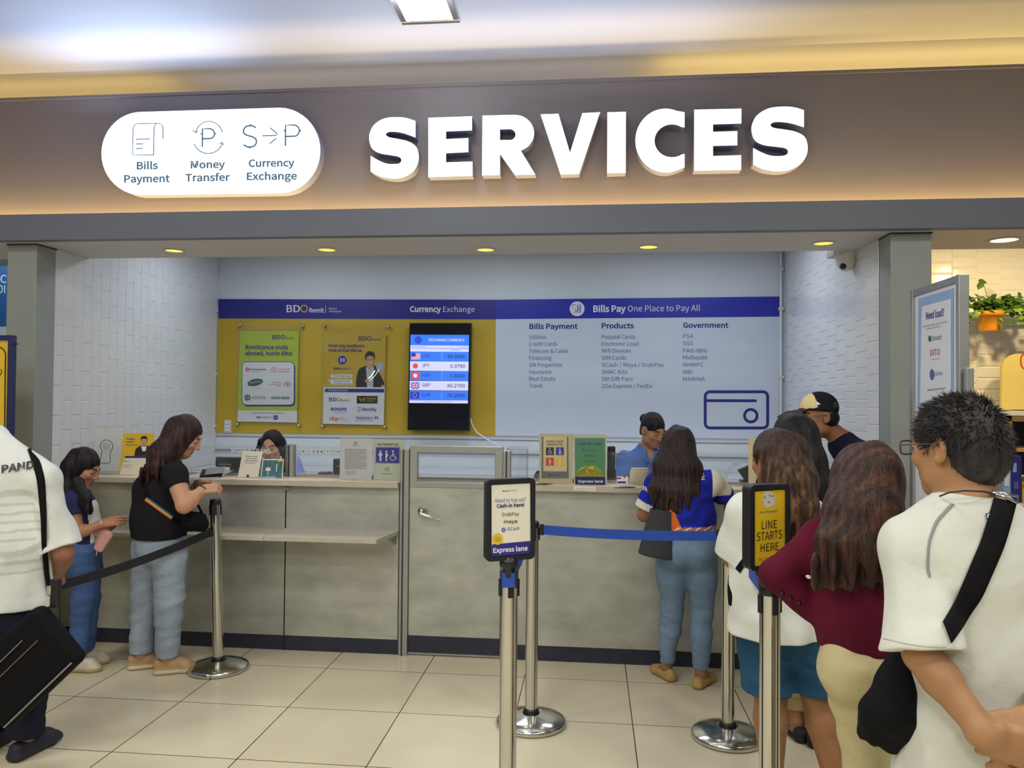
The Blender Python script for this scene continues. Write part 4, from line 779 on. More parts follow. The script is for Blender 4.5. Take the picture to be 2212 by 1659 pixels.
# ---------------------------------------------------------------- rope-line posts, signs and belts
M_belt = mat('belt_blue', (24, 70, 168), .6, bump=.3, bscale=400, noise=.04, nscale=30)
M_beltk = mat('belt_black', (26, 28, 36), .7, bump=.3, bscale=400, noise=.05, nscale=30)
HP = 1.02
def post(x, y, label, lean=0.0, rad=.0315, base=True):
    root = empty('queue_post', (x, y, 0), label, 'queue post', 'polished belt posts')
    tp = Vector((x-HP*math.tan(lean), y, HP)); bt = Vector((x, y, .03)); d = (tp-bt).normalized()
    m1 = MB(); m1.lathe([(.165, 0), (.175, .004), (.175, .022), (.166, .03), (.12, .046), (.06, .060), (.036, .066), (.036, .03)], (x, y, 0), M_chrome, 48); m1.build('base', root)
    m1 = MB(); L_ = (tp-bt).length; ring = []
    for k in range(4):
        a0 = k*math.pi/2+.62
        ring += [(rad*math.cos(a0+t), rad*math.sin(a0+t)) for t in [(.09+(math.pi/2-.18)*i/12) for i in range(13)]]+[((rad-.006)*math.cos(a0+math.pi/2+t), (rad-.006)*math.sin(a0+math.pi/2+t)) for t in (-.07, .07)]
    n_ = len(ring); vs = [bt+d*h_+Vector((x, y, 0)) for h_ in (.02, L_-.03) for x, y in ring]
    m1.add(vs, [(i, (i+1) % n_, n_+(i+1) % n_, n_+i) for i in range(n_)], M_chrome); m1.build('pole', root)
    m1 = MB(); m1.lathe([(.039, .028), (.039, .045), (.034, .05)], bt, M_blackp, 28, ax=d); m1.build('collar', root)
    m1 = MB(); m1.lathe([(rad-.008, L_-.034), (rad+.001, L_-.034), (rad+.002, L_-.03), (rad+.002, L_-.006), (rad-.003, L_), (.001, L_)], bt, M_blackp, 28, ax=d); m1.build('head', root)
    for k in range(4):
        a = k*math.pi/2+.4; m1 = MB(); c0 = Vector((math.cos(a), math.sin(a), 0))*(rad+.002); u = Vector((-math.sin(a), math.cos(a), 0)); p0 = bt+d*(L_-.095)+c0
        m1.obox(p0-u*.014-c0.normalized()*.004, u, d, c0.normalized(), .022, .062, .007, M_blackp, .002); m1.build('belt_clip', root)
    return root, tp
P1 = post(.565, -.10, 'polished post with a black belt beside the woman in black', lean=.035)
P2 = post(2.49, -.655, 'polished post holding the blue belt, behind the express lane sign')
P3 = post(3.452, -.70, 'polished post with a round base between the two women in line')
a = atz(1100, 1230, HP); P4 = post(a[0], a[1], 'foreground polished post carrying the white express lane sign', rad=.0315)
a4 = a
a = atz(1663, 1262, HP); P5 = post(a[0], a[1], 'polished post carrying the yellow line starts here sign', rad=.034)
a5 = a
def belt(label, p, q, m, sag=.02, tw=.048, side=1, part=None):
    p, q = Vector(p), Vector(q); n = 24; d = (q-p); u = Vector((d.y, -d.x, 0)).normalized(); vs = []
    for i in range(n+1):
        t = i/n; c0 = p+d*t-Vector((0, 0, sag*4*t*(1-t)))
        for dz, s in ((-tw/2, -1), (tw/2, -1), (tw/2, 1), (-tw/2, 1)): vs.append(c0+Vector((0, 0, dz))+u*s*.0012)
    fs = [(i*4+k, i*4+(k+1) % 4, i*4+4+(k+1) % 4, i*4+4+k) for i in range(n) for k in range(4)]
    m1 = MB(); root = empty('barrier_belt', (p+q)/2, label, 'belt', 'retractable queue belts'); m1.add(vs, fs, m, False); m1.build('webbing', root)
    for e, dd in ((p, d), (q, -d)):
        dd = dd.normalized(); m1 = MB(); m1.obox(e-Vector((0, 0, tw/2+.004))-u*.004, dd, (0, 0, 1), u, .022, tw+.008, .008, M_blackp, .002); m1.build('belt_end', root)
zb = .978
def off(a, b_, r=.036): d = Vector((b_[0]-a[0], b_[1]-a[1], 0)).normalized(); return (a[0]+d.x*r, a[1]+d.y*r, zb)
A2, A3, A4, A5 = [(t[0].location.x, t[0].location.y) for t in (P2, P3, P4, P5)]
belt('blue queue belt stretched in front of the customer in the blue jersey', off(A2, A3), off(A3, A2), M_belt, .012)
belt('blue queue belt running towards the yellow sign post', off(A3, A5), off(A5, A3, .04), M_belt, .02)
belt('blue queue belt running back from the white express sign post', off(A2, A4), off(A4, A2, .036), M_belt, .02)
m1 = MB(); root = empty('belt_cassette', (A4[0], A4[1]-.03, zb), 'short blue belt end clipped on the white sign post', 'belt', 'retractable queue belts')
p = [on(u, v, (A4[0], A4[1]-.045, zb), (0, -1, 0)) for u, v in ((1083,1237),(1112,1238),(1112,1269),(1084,1270))]; m1.prism(p, (0, .01, 0), M_belt); m1.build('webbing', root); m1 = MB(); q_ = [on(u, v, (A4[0], A4[1]-.045, zb), (0, -1, 0)) for u, v in ((1112,1230),(1117,1230),(1117,1271),(1112,1271))]; m1.prism(q_, (0, .01, 0), M_blackp); m1.build('belt_end', root)
t1 = P1[1]; d1 = at(457, 1149, -.135); d2 = at(60, 1281, -.985)
belt('black queue belt sloping down from the leaning post behind the man with the bag', tuple(d1), tuple(d2), M_beltk, .03)
def sign_head(root, P, N, outer, inner, depth, draw, body):
    N = np.array(N, float)/np.linalg.norm(N); q = [on(u, v, P, N) for u, v in outer]
    o = np.array(q); cx = o.mean(axis=0); U = (o[1]-o[0]); w = np.linalg.norm(U); U /= w; V = np.array([0, 0, 1.]); h = ((o[0]-o[3])[2]+(o[1]-o[2])[2])/2
    ring = [cx+U*a+V*b_ for a, b_ in rr(-w/2, -h/2, w/2, h/2, .018, 6)]
    m1 = MB(); m1.prism(ring, -N*depth, M_blackp); fr = m1.build('sign_frame', root)
    n = len(ring); m1 = MB(); ins = [cx+U*a+V*b_ for a, b_ in rr(-w/2+.016, -h/2+.016, w/2-.016, h/2-.016, .008, 6)]
    m1.add(ring+ins+[p+N*.006 for p in ring]+[p+N*.006 for p in ins], [(2*n+i, 2*n+(i+1) % n, 3*n+(i+1) % n, 3*n+i) for i in range(n)]+[(i, (i+1) % n, 2*n+(i+1) % n, 2*n+i) for i in range(n)]+[(n+(i+1) % n, n+i, 3*n+i, 3*n+(i+1) % n) for i in range(n)], M_blackp); m1.build('frame_lip', fr)
    m1 = MB(); c = Canvas(m1, P, N, step=.0008); c.poly(inner, body, 1); draw(c); m1.build('printed_sheet', fr)
    m1 = MB(); b0 = cx-V*h/2-N*depth*.5
    m1.lathe([(.02, .012), (.034, .0), (.034, -.022), (.024, -.03), (.024, -.06)], b0, M_blackp, 20); m1.build('sign_mount', root)
def dEx(c):
    tx(c, zc, 'BILLS', 960, 690, 1014, 687, 2.6, M_ink, 3, bold=.03); tx(c, zc, 'PAYMENT', 1016, 687, 1096, 683, 2.6, M_inkl, 3)
    tx(c, zc, 'Need to top up?', 893, 790, 1172, 776, 8, M_inkl, 3); tx(c, zc, 'Cash-in here!', 906, 838, 1160, 826, 7.6, M_ink, 3, bold=.035)
    tx(c, zc, 'GrabPay', 954, 915, 1112, 908, 7.4, M_green, 3, bold=.005); tx(c, zc, 'maya', 972, 980, 1094, 976, 7, M_black, 3, bold=.015)
    c.stroke([zc(x, y) for x, y in arc(970, 1040, 15, 15, -40, -320, 14)], 2, M_band2, 3); c.stroke([zc(970,1040), zc(986,1040)], 1.6, M_band2, 3); c.stroke([zc(993,1028), zc(993,1050)], .8, M_inkl, 3); tx(c, zc, 'GCash', 1006, 1046, 1114, 1040, 6.6, M_ink, 3)
    c.poly([zc(862,1175), zc(1214,1142), zc(1216,1255), zc(860,1288)], M_band, 2); c.ell(*zc(914,1125), 11.8, 12.4, M_yel, 3)
    tx(c, zc, 'As', 902, 1104, 922, 1103, 2, M_green, 4); tx(c, zc, 'LOW AS', 882, 1122, 942, 1120, 2.6, M_green, 4); c.stroke([zc(884,1133), zc(944,1130)], .7, M_green, 4); c.stroke([zc(892,1146), zc(936,1144)], .7, M_green, 4)
    tx(c, zc, 'Express lane', 874, 1252, 1190, 1228, 9.6, M_white, 3, bold=.03)
sign_head(P4[0], (A4[0], A4[1]-.04, 1.2), (.38, -.925, 0), [zc(805,578), zc(1255,562), zc(1258,1302), zc(805,1335)], [zc(858,630), zc(1213,612), zc(1216,1255), zc(860,1288)], .03, dEx, M_paper)
z7 = Z(1500, 1000, 5.53)
M_amber = mat('print_amber_yellow', (208, 172, 26), .35, noise=.03)
def dLn(c):
    c.poly([z7(x, y) for x, y in ((812,410),(830,345),(900,338),(966,375),(960,500),(860,545),(826,520))], M_lamedge, 2)
    for x, y in ((842,412),(905,390),(940,395),(890,468)): c.poly([z7(x-10,y-10), z7(x+10,y-12), z7(x+10,y+10), z7(x-10,y+12)], M_grey, 3)
    tx(c, z7, 'BILLS PAYMENT', 780, 606, 996, 588, 5, M_ink, 3)
    tx(c, z7, 'LINE', 806, 792, 988, 776, 17.5, M_black, 3); tx(c, z7, 'STARTS', 746, 934, 1050, 898, 18, M_black, 3); tx(c, z7, 'HERE', 792, 1064, 1010, 1040, 17, M_black, 3)
    tx(c, z7, 'THE', 764, 1176, 822, 1170, 6, M_black, 3); tx(c, z7, 'PR', 846, 1166, 900, 1161, 6, M_red, 3)
sign_head(P5[0], (A5[0], A5[1]-.03, 1.2), (.36, -.93, 0), [z7(660,262), z7(1130,250), z7(1130,1262), z7(660,1300)], [z7(705,345), z7(1083,318), z7(1085,1180), z7(720,1240)], .045, dLn, M_amber)

# ---------------------------------------------------------------- board on its stand by the right pillar
xb = 4.305
root = empty('display_stand', (4.34, -.97, 0), 'tall aluminium display board facing the queue by the right pillar', 'display stand')
ztop, zbot = 2.14, .62; ya, yb_ = -.75, -1.19
m1 = MB(); m1.box((xb, yb_, zbot), (xb+.02, ya, ztop), M_white); m1.build('board', root)
m1 = MB()
for A, B in (((xb-.012, yb_-.03, zbot-.03), (xb+.03, yb_, ztop+.03)), ((xb-.012, ya, zbot-.03), (xb+.03, ya+.03, ztop+.03)), ((xb-.011, yb_-.001, ztop), (xb+.029, ya+.001, ztop+.029)), ((xb-.011, yb_-.001, zbot-.029), (xb+.029, ya+.001, zbot))): m1.box(A, B, M_alu, .003)
m1.build('frame', root)
for y in (ya+.055, yb_-.055): m1 = MB(); m1.box((xb+.0, y-.014, .02), (xb+.03, y+.014, 1.78), M_alu, .003); m1.build('upright', root)
for y in (ya+.055, yb_-.055): m1 = MB(); m1.box((xb-.2, y-.02, 0), (xb+.16, y+.02, .02), M_alu, .003); m1.build('foot', root)
m1 = MB(); c = Canvas(m1, (xb-.001, 0, 0), (-1, 0, 0)); zz = Z(1750, 450, 3.0173)
c.poly([zz(705,590), zz(935,520), zz(935,1210), zz(700,1300)], M_lblue, 1); c.poly([zz(728,640), zz(918,590), zz(918,1200), zz(716,1270)], M_white, 2)
tx(c, zz, 'Need load?', 754, 725, 872, 700, 15, M_ink, 3, bold=.03); tx(c, zz, 'Load up with your mobile', 732, 778, 892, 744, 4, M_inkl, 3); tx(c, zz, 'network here', 760, 792, 850, 772, 3.4, M_inkl, 3)
c.ell(*zz(780,850), 3.6, 7, M_green, 3); tx(c, zz, 'Smart', 794, 864, 858, 852, 10, M_green, 3, bold=.01); tx(c, zz, 'DITO', 782, 962, 846, 954, 13, M_red, 3, bold=.015); c.stroke([zz(786,986), zz(844,980)], 1, M_grey, 3)
c.ell(*zz(794,1084), 5, 12, M_inkl, 3); tx(c, zz, 'Globe', 810, 1094, 864, 1086, 9, M_inkl, 3); tx(c, zz, '#loadnamoments', 764, 1192, 884, 1178, 5, M_ink, 3, shear=.2)
m1.build('printing', root)

# ---------------------------------------------------------------- shop next door on the right
ysf = 2.30; a = at(2075, 680, ysf); bq = at(2240, 684, ysf)
root = empty('wall_shelf', (6.3, 2.38, a[2]), 'thin white wall shelf carrying the trailing plant', 'shelf')
m1 = MB(); m1.box((5.75, ysf-.02, a[2]-.02), (7.3, YB, a[2]), M_white, .002); m1.build('board', root)
for x in (6.5, 7.1): m1 = MB(); m1.prism([(x, YB-.006, a[2]-.02), (x, YB-.006, a[2]-.14), (x, ysf+.03, a[2]-.02)], (.02, 0, 0), M_white); m1.build('bracket', root)
pc = at(2120, 690, ysf+.02); px_, zt = pc[0], a[2]+.001
M_pot = mat('orange_pot', (208, 138, 26), .45, noise=.05, nscale=12)
root = empty('potted_plant', (px_, ysf-.06, zt), 'trailing green plant in an orange pot on the white wall shelf', 'plant')
yq = ysf-.125; m1 = MB(); m1.lathe([(.075, -.15), (.082, -.12), (.098, -.03), (.104, -.03), (.106, .01), (.098, .012), (.09, -.01), (.001, -.012)], (px_, yq, zt), M_pot, 32); m1.build('pot', root)
M_leaf = mat('ivy_leaf', (62, 98, 36), .42, noise=.35, nscale=14, spec=.4); M_leaf2 = mat('ivy_leaf_pale', (112, 146, 56), .42, noise=.3, nscale=14)
rng = random.Random(5); leaves = MB(); stems = MB()
def leaf(mb, p, d, up, s, m):
    d = Vector(d).normalized(); u = d.cross(Vector(up)).normalized(); n = u.cross(d)
    pts = [(0, 0, 0), (.35, .42, -.06), (.62, .36, -.02), (1, 0, -.14), (.62, -.36, -.02), (.35, -.42, -.06), (.5, 0, .06)]
    mb.add([Vector(p)+d*x*s+u*y*s+n*z*s for x, y, z in pts], [(0, 1, 6), (1, 2, 6), (2, 3, 6), (3, 4, 6), (4, 5, 6), (5, 0, 6)], m, True)
for k in range(34):
    th = rng.uniform(0, 2*math.pi); L_ = rng.uniform(.10, .27); ex = math.cos(th)*L_*1.25; ey = math.sin(th)*.07-.03; p0 = Vector((px_, yq, zt+.0)); drop = rng.uniform(-.11, .13); top = rng.uniform(.05, .15)
    if k < 4: ex, drop, top = .27+.03*k, -.10-.02*k, .10
    if k == 5: ex, drop, top = -.08, .27, .2
    if abs(ex) > .09 and drop < .03 and ey > -.05: ey = -.07
    path = [p0+Vector((ex*t, ey*t, top*4*t*(1-t)*.8+drop*t*t)) for t in [i/8 for i in range(9)]]
    stems.tube(path, .0025, M_leaf, 5)
    for i in range(2, 9):
        if rng.random() < .8: leaf(leaves, path[i], (rng.uniform(-1, 1)+ex*3, rng.uniform(-1, .2), rng.uniform(-.8, .5)), (rng.uniform(-.4, .4), -.8, .7), rng.uniform(.045, .085), M_leaf if rng.random() < .65 else M_leaf2)
stems.build('stems', root); leaves.build('leaves', root)
# pale yellow panel with a red letter, counter ledge, cabinet
M_panel = mat('cream_yellow_panel', (226, 210, 132), .4, noise=.02)
root = empty('wall_sign', tuple(at(2190, 825, 2.2)), 'pale yellow rounded panel with a red letter edge, behind the man in white', 'wall sign')
m1 = MB(); cs = [(2330,885),(2164,885),(2164,800)]+arc(2200, 800, 36, 36, 180, 270, 8)+[(2330,764)]; f = [at(u, v, 2.2) for u, v in cs]; m1.prism(f, (0, .03, 0), M_panel); m1.build('panel_body', root)
m1 = MB(); c = Canvas(m1, *plane(2.2)); c.stroke([(2240,763),(2216,763),(2207,768),(2205,778),(2206,790),(2212,797),(2240,797)], 3.4, M_red, 2); m1.build('letter_mark', root)
M_wood = mat('light_wood', (196, 160, 104), .5, noise=.12, nscale=6, stretch=(1, 1, 12)); M_dark = mat('dark_interior', (30, 30, 52), .5, noise=.1)
a = at(2165, 888, 1.9); zc_ = a[2]; xl = at(2160, 900, 1.9)[0]
root = empty('shop_cabinet', (xl+.6, 2.1, 0), 'open light wood cabinet behind the man in white', 'cabinet')
m1 = MB(); m1.box((xl, 1.88, zc_-.035), (xl+1.4, 2.4, zc_), M_white, .002); m1.build('counter_top', root)
m1 = MB(); m1.box((xl, 1.9, 0), (xl+.09, 1.93, zc_-.035), M_wood, .002); m1.box((xl, 1.9, zc_-.08), (xl+1.4, 1.92, zc_-.035), M_wood); m1.build('face_frame', root)
m1 = MB(); m1.box((xl, 1.93, 0), (xl+.03, 2.4, zc_-.035), M_wood); m1.box((xl+1.37, 1.93, 0), (xl+1.4, 2.4, zc_-.035), M_wood); m1.build('side_panel', root)
m1 = MB(); m1.box((xl+.03, 2.36, 0), (xl+1.37, 2.4, zc_-.035), M_dark); m1.build('back_panel', root)
for z in (zc_-.32, zc_-.75): m1 = MB(); m1.box((xl+.03, 1.94, z), (xl+1.37, 2.36, z+.03), M_wood); m1.build('shelf', root)
# boxes on a low stand nearer the man
a = at(2192, 1085, .7); b_ = at(2168, 985, .7)
root = empty('shop_plinth', (a[0]+.15, .85, 0), 'low orange plinth under the tall blue carton', 'plinth')
M_or = mat('plinth_orange', (196, 128, 40), .5, noise=.05); zpl = a[2]
m1 = MB(); m1.box((b_[0]-.02, .66, 0), (b_[0]+.75, 1.1, zpl-.02), M_or, .003); m1.build('body', root); m1 = MB(); m1.box((b_[0]-.03, .65, zpl-.02), (b_[0]+.76, 1.11, zpl), M_lam, .003); m1.build('top', root)
root = empty('tall_carton', (a[0], .78, zpl), 'tall pale and dark blue carton behind the neck of the man in white', 'carton'); c0 = at(2206, 986, .7)
m1 = MB(); m1.box((b_[0], .7, zpl+.001), (c0[0], .95, b_[2]), M_lblue, .002); m1.box((at(2183, 986, .7)[0], .698, zpl+.001), (c0[0]+.001, .952, b_[2]+.001), M_band); m1.build('box_body', root)
m1 = MB(); c = Canvas(m1, *plane(.697)); c.rect(2170, 1010, 2180, 1050, M_white, 1); c.rect(2188, 1000, 2196, 1020, M_lblue, 1); c.rect(2190, 1040, 2200, 1056, M_inkl, 1); m1.build('printing', root)
d0 = at(2212, 1000, .72); root = empty('snack_box', (d0[0]+.05, .8, zpl), 'short colourful box at the right of the tall blue carton', 'carton')
m1 = MB(); m1.box((c0[0]+.006, .7, zpl+.001), (c0[0]+.2, .9, zpl+.16), M_yel, .002); m1.build('box_body', root); m1 = MB(); c = Canvas(m1, *plane(.699)); c.ell(2212, 1035, 5, 6, M_green, 1); c.ell(2214, 1050, 5, 5, M_red, 2); m1.build('printing', root)
# ---------------------------------------------------------------- left edge: neighbouring sign and easel board
root = empty('shop_sign', tuple(at(-10, 640, 1.6)), 'blue hanging sign with white letters left of the left pillar', 'sign'); m1 = MB(); M_sb = mat('sign_blue', (36, 92, 150), .45, noise=.02)
slab(m1, [(-150,575),(14,575),(11,705),(-150,705)], 1.6, .03, M_sb); m1.build('panel', root); m1 = MB(); c = Canvas(m1, *plane(1.6)); c.text('C', 1, 611, 14, 611, 17, M_white, 1, bold=.005); c.text('OI', -6, 633, 11, 633, 17, M_white, 1, bold=.005); m1.build('lettering', root)
m1 = MB(); 
for u in (-100, -20): p = at(u, 575, 1.615); m1.tube([p, (p[0], p[1], 3.0)], .004, M_alu, 6)
m1.build('hanging_wire', root)
yl = -.45; M_bnavy = mat('easel_navy', (34, 40, 84), .5, noise=.05)
root = empty('easel_board', tuple(at(-40, 840, yl)*[1, 1, 0]), 'yellow easel board with a navy frame in front of the left pillar', 'board'); fr = [(-150,717),(30,724),(24,1010),(-150,1010)]
pz = [at(u, v, yl) for u, v in fr]; m1 = MB(); slab(m1, [(-150,734),(20,738),(15,1010),(-150,1010)], yl+.004, .015, M_yel); m1.build('panel', root)
m1 = MB(); x1 = pz[1][0]; x0 = pz[0][0]; zt_ = pz[1][2]; m1.box((x1-.028, yl-.012, .25), (x1, yl+.025, zt_), M_bnavy, .003); m1.box((x0+.02, yl-.011, zt_-.03), (x1-.02, yl+.024, zt_-.001), M_bnavy, .003); m1.box((x0, yl-.012, .25), (x0+.028, yl+.025, zt_), M_bnavy, .003); m1.box((x0+.02, yl-.011, .251), (x1-.02, yl+.024, .3), M_bnavy, .003); m1.build('frame', root)
m1 = MB(); m1.box((x0+.02, yl+.004, .28), (x1-.02, yl+.018, at(0, 1005, yl)[2]), M_yel); m1.build('lower_panel', root)
for x in (x0+.03, x1-.03): m1 = MB(); m1.tube([(x, yl+.01, .27), (x, yl-.1, 0)], .012, M_bnavy, 8); m1.tube([(x, yl+.02, 1.2), (x, yl+.30, 0)], .010, M_bnavy, 8); m1.build('leg', root)
m1 = MB(); p = at(33, 743, yl); m1.tube([(x1-.005, yl, p[2]), (x1+.025, yl, p[2])], .004, M_blackp, 6); m1.build('hook', root)
m1 = MB(); c = Canvas(m1, *plane(yl+.002)); c.stroke(arc(-4, 768, 16, 18, -90, 0, 8)+[(11,800),(9,1000)], 2.4, M_black, 1); c.stroke(smooth_poly([(-30,800),(0,798),(3,806),(-6,816),(0,812)], (0, 4), 3)[:-3], 1.6, M_black, 1); m1.build('printing', root)
# ---------------------------------------------------------------- organic modelling: blended distance fields turned into one continuous skin
from mathutils.bvhtree import BVHTree
class Field:
    def __init__(s, lo, hi, h):
        s.h = h; s.lo = np.array(lo, float); s.n = np.ceil((np.array(hi, float)-s.lo)/h).astype(int)+1
        s.F = np.full(s.n, 0.25, np.float32); s.ax = [(s.lo[i]+h*np.arange(s.n[i])).astype(np.float32) for i in range(3)]
    def sl(s, lo, hi, pad):
        a = np.clip(np.floor((np.array(lo)-pad-s.lo)/s.h).astype(int), 0, s.n); b_ = np.clip(np.ceil((np.array(hi)+pad-s.lo)/s.h).astype(int)+1, 0, s.n)
        if (b_-a).min() <= 0: return None, None
        q = tuple(slice(i, j) for i, j in zip(a, b_))
        return q, (s.ax[0][q[0]][:, None, None], s.ax[1][q[1]][None, :, None], s.ax[2][q[2]][None, None, :])
    def mix(s, q, d, k, op):
        A = s.F[q]
        if op == '+':
            if k <= 0: s.F[q] = np.minimum(A, d); return
            hh = np.maximum(k-np.abs(A-d), 0)/k; s.F[q] = np.minimum(A, d)-hh*hh*k*.25
        else:
            d = -d
            if k <= 0: s.F[q] = np.maximum(A, d); return
            hh = np.maximum(k-np.abs(A-d), 0)/k; s.F[q] = np.maximum(A, d)+hh*hh*k*.25
    def ecap(s, a, b_, ra, rb, side=(1, 0, 0), k=.02, flat=False, op='+'):
        a = np.array(a, float); b_ = np.array(b_, float); ra = ra if isinstance(ra, (tuple, list)) else (ra, ra); rb = rb if isinstance(rb, (tuple, list)) else (rb, rb)
        ax = b_-a; L = np.linalg.norm(ax)+1e-9; w = ax/L; sd = np.array(side, float); u = sd-w*np.dot(sd, w)
        if np.linalg.norm(u) < 1e-3: u = np.cross(w, (0.3, .5, .8))
        u /= np.linalg.norm(u); v = np.cross(w, u); R_ = max(*ra, *rb)
        q, g = s.sl(np.minimum(a, b_)-R_, np.maximum(a, b_)+R_, k+3*s.h)
        if q is None: return
        X, Y, Z_ = [g[i]-np.float32(a[i]) for i in range(3)]
        W = X*w[0]+Y*w[1]+Z_*w[2]; U = X*u[0]+Y*u[1]+Z_*u[2]; V = X*v[0]+Y*v[1]+Z_*v[2]
        t = np.clip(W/L, 0, 1); ex = W-t*L; ru = ra[0]+(rb[0]-ra[0])*t; rv = ra[1]+(rb[1]-ra[1])*t; rw = np.minimum(ru, rv)
        if flat: k0 = np.sqrt((U/ru)**2+(V/rv)**2); k1 = np.sqrt((U/ru**2)**2+(V/rv**2)**2)+1e-6; d = np.maximum(k0*(k0-1)/k1, np.abs(W-L/2)-L/2)
        else: k0 = np.sqrt((U/ru)**2+(V/rv)**2+(ex/rw)**2); k1 = np.sqrt((U/ru**2)**2+(V/rv**2)**2+(ex/rw**2)**2)+1e-6; d = k0*(k0-1)/k1
        d = np.where(k0 < 1e-3, -rw, d); s.mix(q, d.astype(np.float32), k, op)
    def cap(s, a, b_, ra, rb=None, k=.015, op='+'): s.ecap(a, b_, ra, ra if rb is None else rb, (0.31, .52, .79), k, False, op)
    def chain(s, pts, rs, side=(1, 0, 0), k=.02):
        for i in range(len(pts)-1): s.ecap(pts[i], pts[i+1], rs[i], rs[i+1], side, k)
    def ell(s, c, r, R_=None, k=.02, op='+'):
        R_ = np.eye(3) if R_ is None else R_; c = np.array(c, float); m = max(r)
        q, g = s.sl(c-m, c+m, k+3*s.h)
        if q is None: return
        X, Y, Z_ = [g[i]-np.float32(c[i]) for i in range(3)]; P = [(X*R_[0, j]+Y*R_[1, j]+Z_*R_[2, j])/r[j] for j in range(3)]
        k0 = np.sqrt(P[0]**2+P[1]**2+P[2]**2); k1 = np.sqrt((P[0]/r[0])**2+(P[1]/r[1])**2+(P[2]/r[2])**2)+1e-6
        s.mix(q, np.where(k0 < 1e-3, -min(r), k0*(k0-1)/k1).astype(np.float32), k, op)
    def cut(s, P, N, box=None, k=.0):          # remove what lies on the +N side of the plane
        lo, hi = (s.lo, s.lo+s.h*s.n) if box is None else box
        q, g = s.sl(lo, hi, 0)
        if q is None: return
        d = (g[0]-P[0])*N[0]+(g[1]-P[1])*N[1]+(g[2]-P[2])*N[2]; s.mix(q, -d.astype(np.float32), k, '-')
    def warp(s, amp, seed=0, sc=(20, 20, 8), grow=None):
        r = np.random.RandomState(seed); X, Y, Z_ = s.ax[0][:, None, None], s.ax[1][None, :, None], s.ax[2][None, None, :]; acc = 0
        for i in range(4):
            a = r.uniform(-1, 1, 3)*np.array(sc); b_ = r.uniform(-1, 1, 3)*np.array(sc)*.5; acc = acc+np.sin(X*a[0]+Y*a[1]+Z_*a[2]+r.uniform(0, 6)+1.6*np.sin(X*b_[0]+Y*b_[1]+Z_*b_[2]+r.uniform(0, 6)))
        acc = acc*(amp/2.2)
        if grow: acc = acc*grow(X, Y, Z_)
        s.F += acc.astype(np.float32)
    def mesh(s):
        F = s.F; F[0] = F[-1] = .1; F[:, 0] = F[:, -1] = .1; F[:, :, 0] = F[:, :, -1] = .1
        I = F < 0; c = np.zeros(tuple(s.n-1), np.int8)
        for dx in (0, 1):
            for dy in (0, 1):
                for dz in (0, 1): c += I[dx:s.n[0]-1+dx, dy:s.n[1]-1+dy, dz:s.n[2]-1+dz]
        act = np.argwhere((c > 0) & (c < 8)); idx = -np.ones(tuple(s.n-1), np.int32); idx[tuple(act.T)] = np.arange(len(act))
        P = np.zeros((len(act), 3)); cnt = np.zeros(len(act)); corner = {}
        for dx in (0, 1):
            for dy in (0, 1):
                for dz in (0, 1): corner[dx, dy, dz] = F[act[:, 0]+dx, act[:, 1]+dy, act[:, 2]+dz]
        for axis in range(3):
            for o1 in (0, 1):
                for o2 in (0, 1):
                    k0 = [0, 0, 0]; o = [i for i in range(3) if i != axis]; k0[o[0]] = o1; k0[o[1]] = o2; k1 = list(k0); k1[axis] = 1
                    a, b_ = corner[tuple(k0)], corner[tuple(k1)]; m = (a < 0) != (b_ < 0); t = np.where(m, a/np.where(m, a-b_, 1), 0)
                    Q = np.tile(np.array(k0, float), (len(act), 1)); Q[:, axis] = t; P[m] += Q[m]; cnt[m] += 1
        V = s.lo+(act+P/np.maximum(cnt, 1)[:, None])*s.h; quads = []
        for axis in range(3):
            o = [i for i in range(3) if i != axis]; s0 = [slice(1, -1)]*3; s1 = [slice(1, -1)]*3; s0[axis] = slice(0, -1); s1[axis] = slice(1, None)
            A, B = I[tuple(s0)], I[tuple(s1)]; e = np.argwhere(A != B); e = e+np.array([0 if i == axis else 1 for i in range(3)])
            if len(e) == 0: continue
            up = I[tuple(e.T)]; d1 = np.zeros(3, int); d1[o[0]] = 1; d2 = np.zeros(3, int); d2[o[1]] = 1
            q = np.stack([idx[tuple((e-d1-d2).T)], idx[tuple((e-d2).T)], idx[tuple(e.T)], idx[tuple((e-d1).T)]], 1)
            flip = up if axis != 1 else ~up; q[~flip] = q[~flip][:, ::-1]; quads.append(q)
        Q = np.concatenate(quads); Q = Q[(Q >= 0).all(1)]
        return V, Q
def relax(V, Q, it=2, lam=.5):
    E_ = np.concatenate([Q[:, [0, 1]], Q[:, [1, 2]], Q[:, [2, 3]], Q[:, [3, 0]]]); n = len(V)
    deg = np.bincount(E_[:, 0], minlength=n)+np.bincount(E_[:, 1], minlength=n)
    for k in range(it):
        for l in (lam, -lam*1.04):
            S = np.stack([np.bincount(E_[:, 0], V[E_[:, 1], j], n)+np.bincount(E_[:, 1], V[E_[:, 0], j], n) for j in range(3)], 1); V = V+l*(S/np.maximum(deg, 1)[:, None]-V)
    return V
